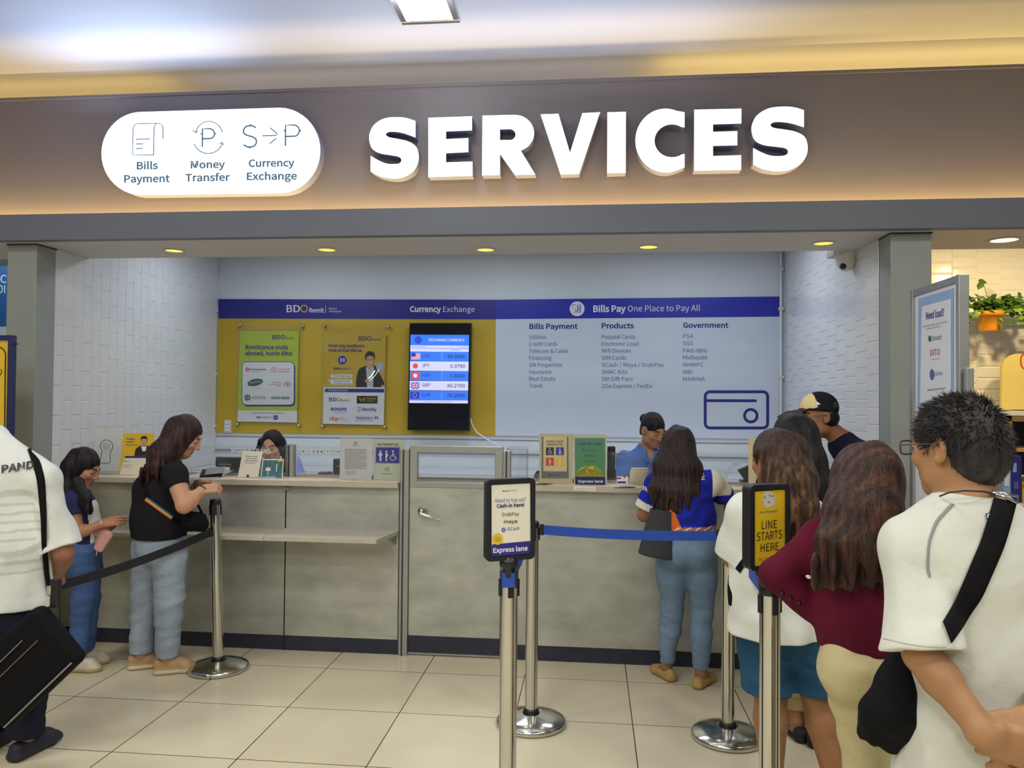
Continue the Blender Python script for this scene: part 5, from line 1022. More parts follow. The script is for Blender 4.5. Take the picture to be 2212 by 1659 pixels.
def skin_object(name, F, parent, m, colr=None, it=2, extra=None, label=None):
    V, Q = F.mesh(); V = relax(V, Q, it); org = np.array(world_loc(parent)) if parent is not None else V.mean(axis=0)
    C_ = colr(V) if callable(colr) else None; nq = len(Q); faces = Q
    me = bpy.data.meshes.new(name)
    if extra is not None:
        ev, ef, ec = extra; b0 = len(V); allv = np.concatenate([V, ev]); me.from_pydata((allv-org).tolist(), [], Q.tolist()+[[b0+i for i in f] for f in ef])
        if C_ is not None: C_ = np.concatenate([C_, ec])
    else:
        me.vertices.add(len(V)); me.vertices.foreach_set('co', (V-org).astype(np.float32).ravel()); me.loops.add(nq*4); me.loops.foreach_set('vertex_index', Q.astype(np.int32).ravel())
        me.polygons.add(nq); me.polygons.foreach_set('loop_start', np.arange(0, nq*4, 4, dtype=np.int32)); me.update(calc_edges=True); me.validate()
    if C_ is not None:
        at_ = me.color_attributes.new('Col', 'FLOAT_COLOR', 'POINT'); c4 = np.ones((len(me.vertices), 4), np.float32); c = C_/255.; c4[:, :3] = np.where(c <= .04045, c/12.92, ((c+.055)/1.055)**2.4); at_.data.foreach_set('color', c4.ravel())
    me.polygons.foreach_set('use_smooth', [True]*len(me.polygons)); me.materials.append(m); me.update()
    o = bpy.data.objects.new(name, me); col.objects.link(o)
    if parent is not None: o.parent = parent
    else: o.location = org
    if label: o['label'] = label
    o_world = (V, Q); return o, o_world
def bvh(w): return BVHTree.FromPolygons([tuple(v) for v in w[0]], [tuple(int(i) for i in q) for q in w[1]])
def hit(tree, u, v, lift=.003, fallback=None):
    r = ray(u, v); r = r/np.linalg.norm(r); h_ = tree.ray_cast(Vector(CAM), Vector(r))
    if h_[0] is None: return fallback
    return np.array(h_[0])+(np.array(h_[1]) if np.dot(np.array(h_[1]), r) < 0 else -np.array(h_[1]))*lift-r*lift*.5
def ribbon(tree, left, right, m, n=24, lift=.004, th=.003, mb=None):
    # strap laid on a body: left/right edges are photo paths, dropped onto the surface
    def rs(p): 
        p = np.array(p, float); d = np.r_[0, np.cumsum(np.hypot(*np.diff(p, axis=0).T))]; t = np.linspace(0, d[-1], n); return np.stack([np.interp(t, d, p[:, i]) for i in (0, 1)], 1)
    a, b_ = rs(left), rs(right); mb = mb or MB(); rows = []
    for i in range(n):
        row = [hit(tree, *(a[i]*(1-t)+b_[i]*t), lift) for t in (0, .33, .67, 1)]
        row = [r for r in row]
        if any(r is None for r in row):
            ok = [r for r in row if r is not None]
            if not ok: rows.append(None); continue
            row = [r if r is not None else ok[0] for r in row]
        rows.append(row)
    rows = [r for r in rows if r is not None]
    if len(rows) < 2: return mb
    R_ = np.array(rows); Rs = R_.copy()
    for k in range(3): Rs[1:-1] = (Rs[:-2]+2*Rs[1:-1]+Rs[2:])/4
    vs = Rs.reshape(-1, 3); back = vs-np.array(AF)*-th*1.0; m_ = len(rows)
    fs = [(i*4+k, i*4+k+1, i*4+5+k, i*4+4+k) for i in range(m_-1) for k in range(3)]; B = len(vs)
    fs2 = [tuple(B+j for j in f[::-1]) for f in fs]+[(i*4, i*4+4, B+i*4+4, B+i*4) for i in range(m_-1)]+[(i*4+3, B+i*4+3, B+i*4+7, i*4+7) for i in range(m_-1)]
    mb.add(list(vs)+list(back), fs+fs2, m, True); return mb
def decal(tree, polys, m, mb, lift=.0035):
    for pts in polys:
        h_ = [hit(tree, u, v, lift) for u, v in pts]
        if any(x is None for x in h_): continue
        mb.add(h_, [list(range(len(h_)))], m)
def decal_text(tree, t, u0, v0, u1, v1, cap, m, mb, bold=.02, shear=0., du=0.0, lift=.006):
    vs, fs = glyphs(t, bold, shear); x0, x1 = vs[:, 0].min(), vs[:, 0].max(); k = (u1-u0)/(x1-x0); kv = (v1-v0)/(x1-x0); P = []; ok = True
    for x, y in vs: P.append(hit(tree, u0+(x-x0)*k+du*y, v0+(x-x0)*kv-y*cap/CAPH[0], lift))
    good = [f for f in fs if all(P[i] is not None for i in f)]; P = [p if p is not None else np.zeros(3) for p in P]
    if good: mb.add(P, good, m)

# ---------------------------------------------------------------- people
M_skin = mat('skin', (200, 150, 118), .5, spec=.4, vcol=True, bump=.08, bscale=260)
M_cloth = mat('clothing_fabric', (200, 200, 200), .88, spec=.15, vcol=True, bump=.30, bscale=26, bdist=.012)
M_denim = mat('denim', (110, 130, 160), .85, spec=.2, vcol=True, bump=.30, bscale=34, bdist=.010, noise=.07, nscale=60)
M_hair = mat('hair_strands', (30, 24, 24), .45, spec=.22, vcol=True, bump=.8, bscale=7, stretch=(24, 24, 1.1), noise=.5, nscale=7, bdist=.006)
M_hairs = mat('short_hair', (30, 28, 30), .5, spec=.4, vcol=True)
M_shoe = mat('shoe_material', (190, 170, 140), .7, vcol=True, bump=.2, bscale=200)
M_bagk = mat('black_nylon', (14, 14, 18), .8, spec=.15, bump=.3, bscale=300, noise=.1, nscale=20)
M_strap = mat('black_strap', (15, 15, 18), .8, spec=.15, bump=.4, bscale=500)
M_lens = glass_mat('spectacle_lens', (.95, .97, .97), .06, .03)
def hvec(deg): a = math.radians(deg); return np.array([math.sin(a), math.cos(a), 0.])     # 0 = towards the counter, 90 = photo right
def head_axes(deg, pitch=0, roll=0):
    f = hvec(deg); r = np.array([f[1], -f[0], 0]); u = np.array([0, 0, 1.]); p = math.radians(pitch)
    f2 = f*math.cos(p)-u*math.sin(p); u2 = u*math.cos(p)+f*math.sin(p); q = math.radians(roll)
    return np.stack([r*math.cos(q)+u2*math.sin(q), f2, u2*math.cos(q)-r*math.sin(q)], 1)
def head(F, c, R_, s=1.0):
    L = lambda *p: c+R_@(np.array(p)*s)
    F.ell(L(0, -.014, .036), (.074*s, .094*s, .086*s), R_, .02); F.ell(L(0, .026, -.030), (.060*s, .068*s, .086*s), R_, .03)
    F.ell(L(0, .058, -.092), (.027*s, .026*s, .021*s), R_, .035)
    for x in (-1, 1):
        F.ell(L(x*.046, .012, -.062), (.018*s, .036*s, .026*s), R_, .03); F.ell(L(x*.040, .066, -.016), (.020*s, .020*s, .018*s), R_, .025)
        F.ell(L(x*.033, .101, .013), (.019*s, .016*s, .011*s), R_, .014, '-'); F.ell(L(x*.032, .081, .012), (.0155*s, .013*s, .0115*s), R_, .005)
        F.cap(L(x*.016, .091, .031), L(x*.046, .080, .033), .0075*s, .006*s, .012)
    F.cap(L(0, .090, .022), L(0, .111, -.022), .0075*s, .0115*s, .012)
    for x in (-1, 1): F.ell(L(x*.012, .101, -.027), (.008*s, .010*s, .0075*s), R_, .007)
    F.ecap(L(-.019, .084, -.055), L(.019, .084, -.055), (.0085*s, .0055*s), (.0085*s, .0055*s), R_[:, 1], .006); F.ecap(L(-.015, .084, -.066), L(.015, .084, -.066), (.009*s, .0065*s), (.009*s, .0065*s), R_[:, 1], .006)
    F.ecap(L(-.022, .100, -.0605), L(.022, .100, -.0605), (.007*s, .0012*s), (.007*s, .0012*s), R_[:, 1], .003, op='-')
    for x in (-1, 1):
        E_ = R_@np.array([[math.cos(.35*x), -math.sin(.35*x), 0], [math.sin(.35*x), math.cos(.35*x), 0], [0, 0, 1]])
        F.ell(L(x*.077, -.012, .002), (.008*s, .019*s, .031*s), E_, .006); F.ell(L(x*.085, -.006, .006), (.006*s, .010*s, .018*s), E_, .005, '-'); F.ell(L(x*.078, -.002, -.022), (.007*s, .009*s, .010*s), E_, .006)
def head_color(c, R_, s=1.0, skin=(198, 148, 116), brow=(46, 34, 32), lip=(170, 96, 88), stubble=None):
    def fn(V):
        P = ((V-c)@R_)/s; C_ = np.tile(np.array(skin, float), (len(V), 1)); n = np.sin(V[:, 0]*70)*np.sin(V[:, 1]*63+1)*np.sin(V[:, 2]*58+2); C_ *= (1+.035*n)[:, None]
        def paint(m, rgb, a=1.): C_[m] = C_[m]*(1-a)+np.array(rgb)*a
        x, y, z = np.abs(P[:, 0]), P[:, 1], P[:, 2]; near = (np.abs(P).max(1) < .16)
        paint(near & (y > .06) & (np.abs(z-.036+.12*np.abs(x-.03)) < .0042) & (x > .013) & (x < .048), brow, .9)
        paint(near & (y > .06) & (np.abs(z-.0075+((x-.032)**2)*9) < .0026) & (x > .018) & (x < .047), (26, 20, 20), .95)
        paint(near & (y > .07) & (np.abs(z+.060) < .0115-.25*np.maximum(x-.008, 0)) & (x < .024), lip, .75)
        paint(near & (y > .07) & (np.abs(z+.0605) < .0016) & (x < .023), (110, 56, 52), .8)
        paint(near & (y > .05) & (x < .036) & (np.abs(z+.018) < .02) & (y < .1), (198, 128, 104), .18)
        return np.clip(C_, 0, 255)
    return fn
def hand(F, wr, d, n, side=1, s=1.0, curl=(25, 40, 25), spread=4, thumb=(.75, .35), fc=None):
    """five-finger hand from the wrist along d; n = out of the back of the hand; side=+1 puts the thumb on +(d x n)"""
    d = np.array(d, float); d /= np.linalg.norm(d); n = np.array(n, float); n -= d*np.dot(n, d); n /= np.linalg.norm(n); t = np.cross(d, n)*side
    wr = np.array(wr, float); kn = wr+d*.088*s
    F.ecap(wr-d*.02, wr+d*.02, (.027*s, .019*s), (.031*s, .017*s), t, .015); F.ecap(wr+d*.02, kn-d*.006, (.034*s, .015*s), (.039*s, .0125*s), t, .012)
    for i, (o, L) in enumerate(((.029, .072), (.0095, .080), (-.010, .074), (-.028, .058))):
        cu = (fc[i] if fc else curl); a = math.radians(spread*(1.5-i)); dd = d*math.cos(a)+t*math.sin(a); p = kn+t*o*s-n*.002*s+d*(-.004*abs(i-1))*s; ang = 0
        F.cap(p-d*.03*s, p, .0095*s, .0095*s, .006)
        for j, (fr, ra, rb) in enumerate(((.45, .0094, .0084), (.30, .0084, .0077), (.25, .0077, .0064))):
            ang += math.radians(cu[j]); e = p+(dd*math.cos(ang)-n*math.sin(ang))*L*fr*s; F.cap(p, e, ra*s, rb*s, .0035); p = e
    b0 = wr+d*.024*s+t*.022*s-n*.004*s; m0 = b0+(d*.62+t*.62-n*.38)*.042*s; m1_ = m0+(d*thumb[0]+t*thumb[1]-n*.38)*.036*s; m2 = m1_+(d*(thumb[0]+.15)+t*(thumb[1]-.25)-n*.4)*.028*s
    F.cap(b0, m0, .0145*s, .0115*s, .012); F.cap(m0, m1_, .0108*s, .0098*s, .004); F.cap(m1_, m2, .0098*s, .0075*s, .003)
def lerp(a, b_, t): return np.array(a)*(1-t)+np.array(b_)*t
class Body: pass
def frame_of(pts, pad): A = np.array(pts); return A.min(0)-pad, A.max(0)+pad
def person(name_label, J, h=.005, skin=(188, 142, 114), hs=1.0, torso=None, lip=(170, 96, 88), hands=('L', 'R'), legs=True, stub=True, brow=(46, 34, 32), arm_r=(.043, .036, .026), feet_bare=False, hand_cfg=None, leg_r=(.068, .05, .055, .036)):
    """J: named joints in the world. Returns the root, the joint set and the skin surface."""
    base = (np.array(J['anL'])+np.array(J['anR']))/2; root = empty('person', (base[0], base[1], 0), name_label, 'person', 'people at the service counter')
    R_ = J['hR']; c = np.array(J['head']); pts = [c+R_@np.array(p)*hs for p in ((.11, .14, .15), (-.11, -.14, -.15), (.11, -.14, .15), (-.11, .14, -.15))]+[J[k] for k in ('neck', 'shL', 'shR', 'elL', 'elR', 'wrL', 'wrR', 'pel')]
    for k in 'LR':
        if 'hd'+k in J: pts.append(np.array(J['wr'+k])+np.array(J['hd'+k])/np.linalg.norm(J['hd'+k])*.2)
    if legs: pts += [J[k] for k in ('hipL', 'hipR', 'knL', 'knR', 'anL', 'anR')]
    lo, hi = frame_of(pts, .13); lo[2] = max(lo[2]-.0, -.02); F = Field(lo, hi, h)
    sd = np.array(J['shR'])-np.array(J['shL']); sd /= np.linalg.norm(sd); head(F, c, R_, hs)
    T = torso or dict(ch=(.145, .092), wa=(.125, .085), hp=(.155, .10)); nk = np.array(J['neck'])
    F.cap(c+R_@np.array((0, -.028, -.05))*hs, nk, .05*hs, .055*hs, .03); ch = np.array(J['chest']); wa = np.array(J['waist']); pe = np.array(J['pel'])
    F.chain([nk-np.array([0, 0, .02]), ch, wa, pe], [(.075, .055), T['ch'], T['wa'], T['hp']], sd, .04)
    for k in 'LR':
        sh, el, wr = [np.array(J[x+k]) for x in ('sh', 'el', 'wr')]; F.cap(nk-np.array([0, 0, .03]), sh, .05, arm_r[0]*1.12, .04)
        F.cap(sh, el, arm_r[0]*1.08, arm_r[1], .03); md = lerp(el, wr, .3); F.cap(el, md, arm_r[1], arm_r[1]*1.04, .02); F.cap(md, wr, arm_r[1]*1.04, arm_r[2], .02)
        if k in hands:
            cfg = dict(side=1 if k == 'L' else -1); cfg.update((hand_cfg or {}).get(k, {})); hand(F, wr, J['hd'+k], J['hn'+k], **cfg)
        if legs:
            hp, kn, an = [np.array(J[x+k]) for x in ('hip', 'kn', 'an')]; F.cap(hp, kn, leg_r[0], leg_r[1], .03); md = lerp(kn, an, .3); F.cap(kn, md, leg_r[1], leg_r[2], .02); F.cap(md, an, leg_r[2], leg_r[3], .02)
            td = np.array(J['td'+k]); td = td/np.linalg.norm(td); F.chain([an-td*.03-np.array([0, 0, an[2]-.035]), an+td*.045-np.array([0, 0, an[2]-.035]), an+td*.10-np.array([0, 0, an[2]-.025])], [(.024, .024), (.028, .022), (.028, .012)], (td[1], -td[0], 0), .02); F.cap(an, an-np.array([0, 0, an[2]-.04]), leg_r[3]*.9, .024, .02)
    o, w = skin_object('body', F, root, M_skin, head_color(c, R_, hs, skin, brow, lip))
    B = Body(); B.root = root; B.J = J; B.T = T; B.sd = sd; B.w = w; B.hs = hs; B.c = c; B.R = R_; B.obj = o; B.arm_r = arm_r; B.leg_r = leg_r; return B
def noisy(V, rgb, a=.06, f=40, seed=0):
    r = np.random.RandomState(seed); n = 0
    for i in range(3): q = r.uniform(-1, 1, 3)*f; n = n+np.sin(V@q+r.uniform(0, 6)+1.3*np.sin(V@(r.uniform(-1, 1, 3)*f*.6)))
    return np.clip(np.tile(np.array(rgb, float), (len(V), 1))*(1+a*n/2)[:, None], 0, 255)
def top_garment(B, rgb, name='shirt', ease=.014, hem=None, sleeve=.55, h=.006, hemr=None, seed=1, fold=.004, colr=None, sl_r=None, mid=None, label=None, neck_drop=.02, sl_tight=False, hem_cut=None, sl_k=.03, drape=None, collar=None, m=None):
    J = B.J; T = B.T; nk = np.array(J['neck'])-np.array([0, 0, neck_drop]); ch, wa, pe = [np.array(J[k]) for k in ('chest', 'waist', 'pel')]; e = ease; g = lambda r, x: (r[0]+x, r[1]+x)
    hm = np.array(hem if hem is not None else pe); hr = hemr or g(T['hp'], e+.012); pts = [nk, ch, wa, hm]+[np.array(J[k]) for k in ('shL', 'shR')]
    for k in 'LR':
        s_ = sleeve if not isinstance(sleeve, dict) else sleeve[k]; pts.append(lerp(J['sh'+k], J['el'+k], min(1, s_)));
        if s_ > 1: pts += [np.array(J['wr'+k])]
    lo, hi = frame_of(pts, .30); lo[2] = hm[2]-.08; hi[2] = max(p[2] for p in pts)+.12; F = Field(lo, hi, h)
    F.chain([nk, ch, mid if mid is not None else wa, hm], [(.085+e, .058+e), g(T['ch'], e), g(T['wa'], e+.01), hr], B.sd, .05)
    F.ecap(hm, hm-np.array([0, 0, .06]), hr, hr, B.sd, .01); a0 = B.arm_r[0]*1.12
    for k in 'LR':
        sh, el, wr = [np.array(J[x+k]) for x in ('sh', 'el', 'wr')]; s_ = sleeve if not isinstance(sleeve, dict) else sleeve[k]
        F.cap(nk-np.array([0, 0, .012]), sh+np.array([0, 0, .0]), .05+e*.7, a0+e*.8, .04)
        r0, r1 = sl_r or (a0+e, B.arm_r[1]+e+.018)
        if s_ <= 1:
            tip = lerp(sh, el, s_); G = Field(lo, hi, h); d_ = (tip-sh)/np.linalg.norm(tip-sh); G.ecap(sh, tip, r0, r1, B.sd, .02); G.cap(lerp(nk, sh, .6), sh, a0, r0, .03)
            if s_ > .5: G.warp(fold*1.2, seed+30+ord(k), (45, 45, 30))
            G.cut(tip, d_); F.mix((slice(None),)*3, G.F, sl_k, '+')
        else: F.cap(sh, el, r0, r1, .04); tip = lerp(el, wr, s_-1); F.cap(el, tip, r1, B.arm_r[2]+e+(.004 if sl_tight else .012), .02)
    if collar: collar(F)
    grow = (lambda X, Y, Z_: np.clip((ch[2]+.05-Z_)/.35, .25, 1.2))
    F.warp(fold, seed, (26, 26, 10), grow); F.warp(fold*.55, seed+50, (70, 70, 42), grow)
    if drape: drape(F)
    F.ell(B.c+B.R@np.array((0, -.02, -.02)), (.085*B.hs, .09*B.hs, .12*B.hs), B.R, .01, '-')
    if hem_cut is None: F.cut(hm, (0, 0, -1), None, .006)
    else: F.cut(*hem_cut, None, .006)
    o, w = skin_object(name, F, B.root, m or M_cloth, colr or (lambda V: noisy(V, rgb, .035, 22, seed)), it=2, label=label); return o, w
def trousers(B, rgb, r=(.09, .078, .07, .062), name='trousers', h=.006, end=1.0, ease_hip=.012, top=.08, seed=3, fold=.004, colr=None, m=None, flare=0):
    J = B.J; pe = np.array(J['pel']); pts = [pe+np.array([0, 0, top]), pe]
    for k in 'LR': pts += [np.array(J['hip'+k]), np.array(J['kn'+k]), lerp(J['kn'+k], J['an'+k], end) if end > 0 else np.array(J['kn'+k])]
    lo, hi = frame_of(pts, .17); hi[2] = pe[2]+top+.02; F = Field(lo, hi, h); hp = B.T['hp']; wa = B.T['wa']
    F.ecap(pe+np.array([0, 0, top]), pe, (lerp(wa[0], hp[0], .5)+ease_hip, lerp(wa[1], hp[1], .5)+ease_hip), (hp[0]+ease_hip, hp[1]+ease_hip), B.sd, .03)
    for k in 'LR':
        hp_, kn, an = [np.array(J[x+k]) for x in ('hip', 'kn', 'an')]; F.cap(hp_, lerp(hp_, kn, .35), r[0]*1.03, r[0]*.98, .045); F.cap(lerp(hp_, kn, .35), kn if end > 0 else lerp(hp_, kn, 1+end), r[0]*.98, r[1], .02)
        if end > 0: e = lerp(kn, an, end); md = lerp(kn, an, .35); F.cap(kn, md, r[1], r[2], .02); F.ecap(md, e, r[2], r[3], B.sd, .012); 
    bt = np.array(J.get('butt', (0, 0, 0)))
    if 'butt' in J:
        for k, s_ in (('L', -1), ('R', 1)): F.ell(pe+bt+B.sd*s_*.068-np.array([0, 0, .03]), (.075, .08, .085), None, .04)
    F.warp(fold*.8, seed, (22, 22, 26)); F.warp(fold*.55, seed+40, (34, 34, 110))
    for k in 'LR':
        e = lerp(J['kn'+k], J['an'+k], end) if end > 0 else lerp(J['hip'+k], J['kn'+k], 1+end)
        F.cut(e, (0, 0, -1), (e-np.array([.11, .11, .14]), e+np.array([.11, .11, .02])), .003)
    o, w = skin_object(name, F, B.root, m or M_denim, colr or (lambda V: noisy(V, rgb, .05, 30, seed))); return o, w
def shoe(B, k, rgb, sole, L=.25, w=.042, hgt=.075, name='shoe', low=False, h=.0045, top_open=True):
    an = np.array(B.J['an'+k]); td = np.array(B.J['td'+k], float); td[2] = 0; td /= np.linalg.norm(td); sd = np.array([td[1], -td[0], 0]); g0 = np.array([an[0], an[1], 0])
    hl = g0-td*L*.24; bl = g0+td*L*.42; toe = g0+td*L*.70; lo, hi = frame_of([hl, toe], .09); lo[2] = -.012; hi[2] = hgt+.07; F = Field(lo, hi, h); z = np.array([0, 0, 1.])
    F.chain([hl+z*.02, bl+z*.02, toe-td*.02+z*.02], [(w*.84, .022), (w*1.08, .022), (w*.80, .020)], sd, .02)
    if not low: F.chain([hl+td*.012+z*hgt*.72, g0+td*.03+z*hgt*.72, bl+z*.045, toe-td*.035+z*.032], [(w*.72, hgt*.34), (w*.80, hgt*.38), (w*.88, .03), (w*.7, .02)], sd, .025)
    else: F.chain([hl+td*.01+z*.045, g0+td*.02+z*.035, bl+z*.03, toe-td*.03+z*.026], [(w*.74, .024), (w*.85, .018), (w*.9, .02), (w*.7, .016)], sd, .02)
    F.cut((0, 0, 0.001), (0, 0, -1)); sz = .03 if not low else .012
    def cf(V): C_ = noisy(V, rgb, .05, 60); C_[V[:, 2] < sz] = sole; return C_
    return skin_object(name, F, B.root, M_shoe, cf)
def hair_col(rgb, hi=None, amt=.5, seed=0, grad=None):
    def fn(V):
        r = np.random.RandomState(seed); n = 0
        for i in range(5): a = r.uniform(-1, 1, 3)*np.array([260, 260, 4]); n = n+np.sin(V@a+r.uniform(0, 6))
        n = np.clip(n/5+.5, 0, 1)[:, None]; C_ = np.tile(np.array(rgb, float), (len(V), 1))
        if hi is not None:
            t = n*amt
            if grad is not None: t = t*np.clip((grad[0]-V[:, 2])/(grad[0]-grad[1]), 0, 1)[:, None]
            C_ = C_*(1-t)+np.array(hi)*t
        return np.clip(C_*(.85+.3*n), 0, 255)
    return fn
def hair_shell(F, c, R_, s, grow=.012, back=.0, low=-.10, face=True, front=.055, temple=.02):
    L = lambda *p: c+R_@(np.array(p)*s)
    F.ell(L(0, -.016, .038), ((.074+grow)*s, (.096+grow)*s, (.088+grow)*s), R_, .02); F.ell(L(0, -.045, -.03), ((.066+grow)*s, (.062+grow)*s, (.075)*s), R_, .03)
    if face: F.ell(L(0, .10, -.045), (.072*s, .085*s, .105*s), R_, .012, '-')
def ragged(F, z0, amp=.018, seed=3, span=.12):
    F.warp(amp, seed, (150, 150, 5), lambda X, Y, Z_: np.clip((z0+span-Z_)/span, 0, 1))
def locks(pts_fn, n, seed, L, r=.0035, m=5):
    """tapered strands: pts_fn(rng) -> start, direction"""
    rng = np.random.RandomState(seed); V = []; Fc = []
    for i in range(n):
        p, d, ln = pts_fn(rng); d = d/np.linalg.norm(d); q = np.cross(d, (0.3, .8, .1)); q /= np.linalg.norm(q); w = np.cross(d, q); b0 = len(V)
        bend = rng.uniform(-1, 1, 3)*.18
        for j in range(4):
            t = j/3; cc = p+d*ln*t+bend*ln*t*t; rr_ = r*(1-t*.92)
            for k in range(3): a = 2*math.pi*k/3; V.append(cc+(q*math.cos(a)+w*math.sin(a))*rr_)
        for j in range(3):
            for k in range(3): Fc.append([b0+j*3+k, b0+j*3+(k+1) % 3, b0+j*3+3+(k+1) % 3, b0+j*3+3+k])
    return np.array(V), Fc
def spectacles(B, rgb=(40, 34, 34), s=1.0):
    c, R_ = B.c, B.R; L = lambda *p: c+R_@(np.array(p)*B.hs); mm = mat('spectacle_frame', rgb, .35, noise=.02); m1 = MB()
    for x in (-1, 1):
        sg = lambda q: math.copysign(abs(q)**.55, q); ring = [L(x*.033+.025*sg(math.cos(a)), .112-abs(math.cos(a))*.003, .008+.017*sg(math.sin(a))) for a in [2*math.pi*k/20 for k in range(20)]]; m1.tube(ring, .0021, mm, 6, closed=True)
        m1.tube([L(x*.058, .108, .014), L(x*.078, .06, .016), L(x*.083, .0, .016), L(x*.08, -.03, .0)], .0018, mm, 6)
    m1.tube([L(-.010, .114, .012), L(0, .118, .016), L(.010, .114, .012)], .0016, mm, 6); g = m1.build('spectacles', B.root)
    m1 = MB()
    for x in (-1, 1): m1.add([L(x*.033+.024*math.cos(a), .112, .008+.018*math.sin(a)) for a in [2*math.pi*k/20 for k in range(20)]], [list(range(20))], M_lens)
    m1.build('lenses', g)
# helper: joint = photo line of sight at a depth
def vup(p, dz): return np.array(p)+np.array([0, 0, dz])
Zv = np.array([0, 0, 1.])

# ================= woman in black at the left counter
ATG = at
def woman_black():
    def at(u, v, y): return ATG(u, v, y-.055)
    f = hvec(62); J = dict(head=at(397, 944, -.09), hR=head_axes(78, 28, 0), neck=at(366, 1004, -.12), chest=at(346, 1060, -.13), waist=at(345, 1120, -.14), pel=at(344, 1172, -.14),
        shR=at(378, 1026, -.29), elR=at(398, 1092, -.34), wrR=at(438, 1058, -.22), hdR=np.array([.75, .35, .12]), hnR=np.array([.25, -.6, .7]),
        shL=at(338, 1020, .02), elL=at(392, 1080, .04), wrL=at(428, 1048, -.05), hdL=np.array([.85, .1, .1]), hnL=np.array([-.1, .7, .6]),
        hipL=at(324, 1185, -.09), hipR=at(366, 1188, -.19), knL=at(314, 1290, -.09), knR=at(366, 1295, -.17), anL=at(306, 1412, -.09), anR=at(362, 1424, -.15), tdL=np.array([.85, .5, 0]), tdR=np.array([.85, .45, 0]), butt=-f*.05)
    J['anL'][2] = J['anR'][2] = .09
    B = person('person in a black tee and pale jeans with long dark hair at the left counter', J, h=.0045, skin=(194, 144, 114), hs=.98, torso=dict(ch=(.165, .125), wa=(.15, .125), hp=(.165, .125)), arm_r=(.052, .043, .026),
               hand_cfg=dict(R=dict(curl=(50, 60, 30), s=.9), L=dict(curl=(30, 45, 30), s=.9)), leg_r=(.08, .06, .062, .04))
    o, w = top_garment(B, (30, 29, 34), 'tee_shirt', ease=.014, hem=at(345, 1158, -.14), sleeve=.38, hemr=(.180, .150), seed=4, sl_r=(.058, .062))
    trousers(B, (150, 168, 190), (.094, .082, .076, .064), 'jeans', end=.97, seed=5, fold=.005, top=.05, ease_hip=.01, colr=lambda V: noisy(V, (152, 166, 184), .06, 24, 3))
    for k in 'LR': shoe(B, k, (186, 152, 112), (214, 204, 172), L=.235, w=.043, hgt=.09)
    F = Field(*frame_of([at(300, 880, -.38), at(450, 1060, .1)], .12), .005); hair_shell(F, B.c, B.R, B.hs, .013, front=.05)
    F.chain([at(384, 940, -.14), at(352, 985, -.20), at(330, 1030, -.21), at(308, 1018, -.17)], [(.075, .085), (.085, .075), (.07, .05), (.02, .02)], (0, 1, 0), .05)
    F.chain([at(372, 960, -.19), at(350, 1010, -.25), at(343, 1038, -.25)], [(.06, .05), (.062, .035), (.05, .018)], (.6, .6, 0), .04)
    F.warp(.004, 3, (75, 75, 9)); ragged(F, at(330, 1025, -.21)[2], .014, 9, .09)
    def lk(rng): t = rng.uniform(0, 1); return at(312+t*46, 1006+t*24+rng.uniform(-6, 6), -.21-.03*t+rng.uniform(-.02, .02)), np.array([-.25+.2*t, -.05, -1]), rng.uniform(.03, .07)
    lv, lf = locks(lk, 90, 2, .05); hc = hair_col((38, 26, 26), (74, 44, 38), .6, 3)
    skin_object('hair', F, B.root, M_hair, hc, it=2, extra=(lv, lf, hc(lv)))
    t = bvh(w); sp = MB(); cols = [(196, 60, 50), (216, 132, 50), (214, 196, 70), (60, 140, 90), (50, 90, 170)]
    a = np.array([316, 1077.]); b_ = np.array([371, 1119.]); nrm = np.array([-.61, .79])
    for i, c in enumerate(cols[::-1]): o0, o1 = nrm*(-5+2*i), nrm*(-3+2*i); ribbon(t, [a+o0, b_+o0], [a+o1, b_+o1], mat('strap_stripe_%d' % i, c, .7, noise=.02), n=14, lift=.006, mb=sp)
    root = empty('crossbody_bag', at(428, 1128, -.2), 'black crossbody bag with a rainbow strap worn by the woman in black', 'bag'); sp.build('rainbow_strap', root)
    sk = MB(); ribbon(t, [(303, 1030), (316, 1074)], [(312, 1024), (325, 1072)], M_strap, 10, .006, mb=sk); ribbon(t, [(366, 1123), (398, 1140)], [(374, 1114), (404, 1128)], M_strap, 10, .006, mb=sk); sk.build('strap_ends', root)
    F = Field(*frame_of([at(400, 1090, -.32), at(458, 1160, -.1)], .06), .005); F.ecap(at(412, 1130, -.25), at(434, 1132, -.21), (.05, .07), (.04, .062), (0, 0, 1), .02); F.ecap(at(410, 1112, -.25), at(436, 1116, -.21), (.02, .06), (.02, .05), (0, 0, 1), .02); F.warp(.004, 8, (40, 40, 40)); skin_object('bag_body', F, root, M_bagk)
    m1 = MB(); m1.tube([at(408, 1108, -.26), at(415, 1094, -.25), at(428, 1092, -.24), at(436, 1108, -.23)], .008, M_bagk, 8); m1.build('handle', root)
    p = B.J['wrL']; m1 = MB(); d = np.array([.85, .1, .1]); m1.lathe([(.032, -.018), (.034, -.012), (.034, .012), (.032, .018)], p, mat('watch_strap', (62, 70, 52), .6, noise=.05), 20, ax=d); g = m1.build('wristwatch', B.root)
    m1 = MB(); q = B.J['wrR']; m1.lathe([(.029, -.004), (.031, 0), (.029, .004)], q, M_blackp, 20, ax=B.J['wrR']-B.J['elR']); m1.build('bracelet', B.root)
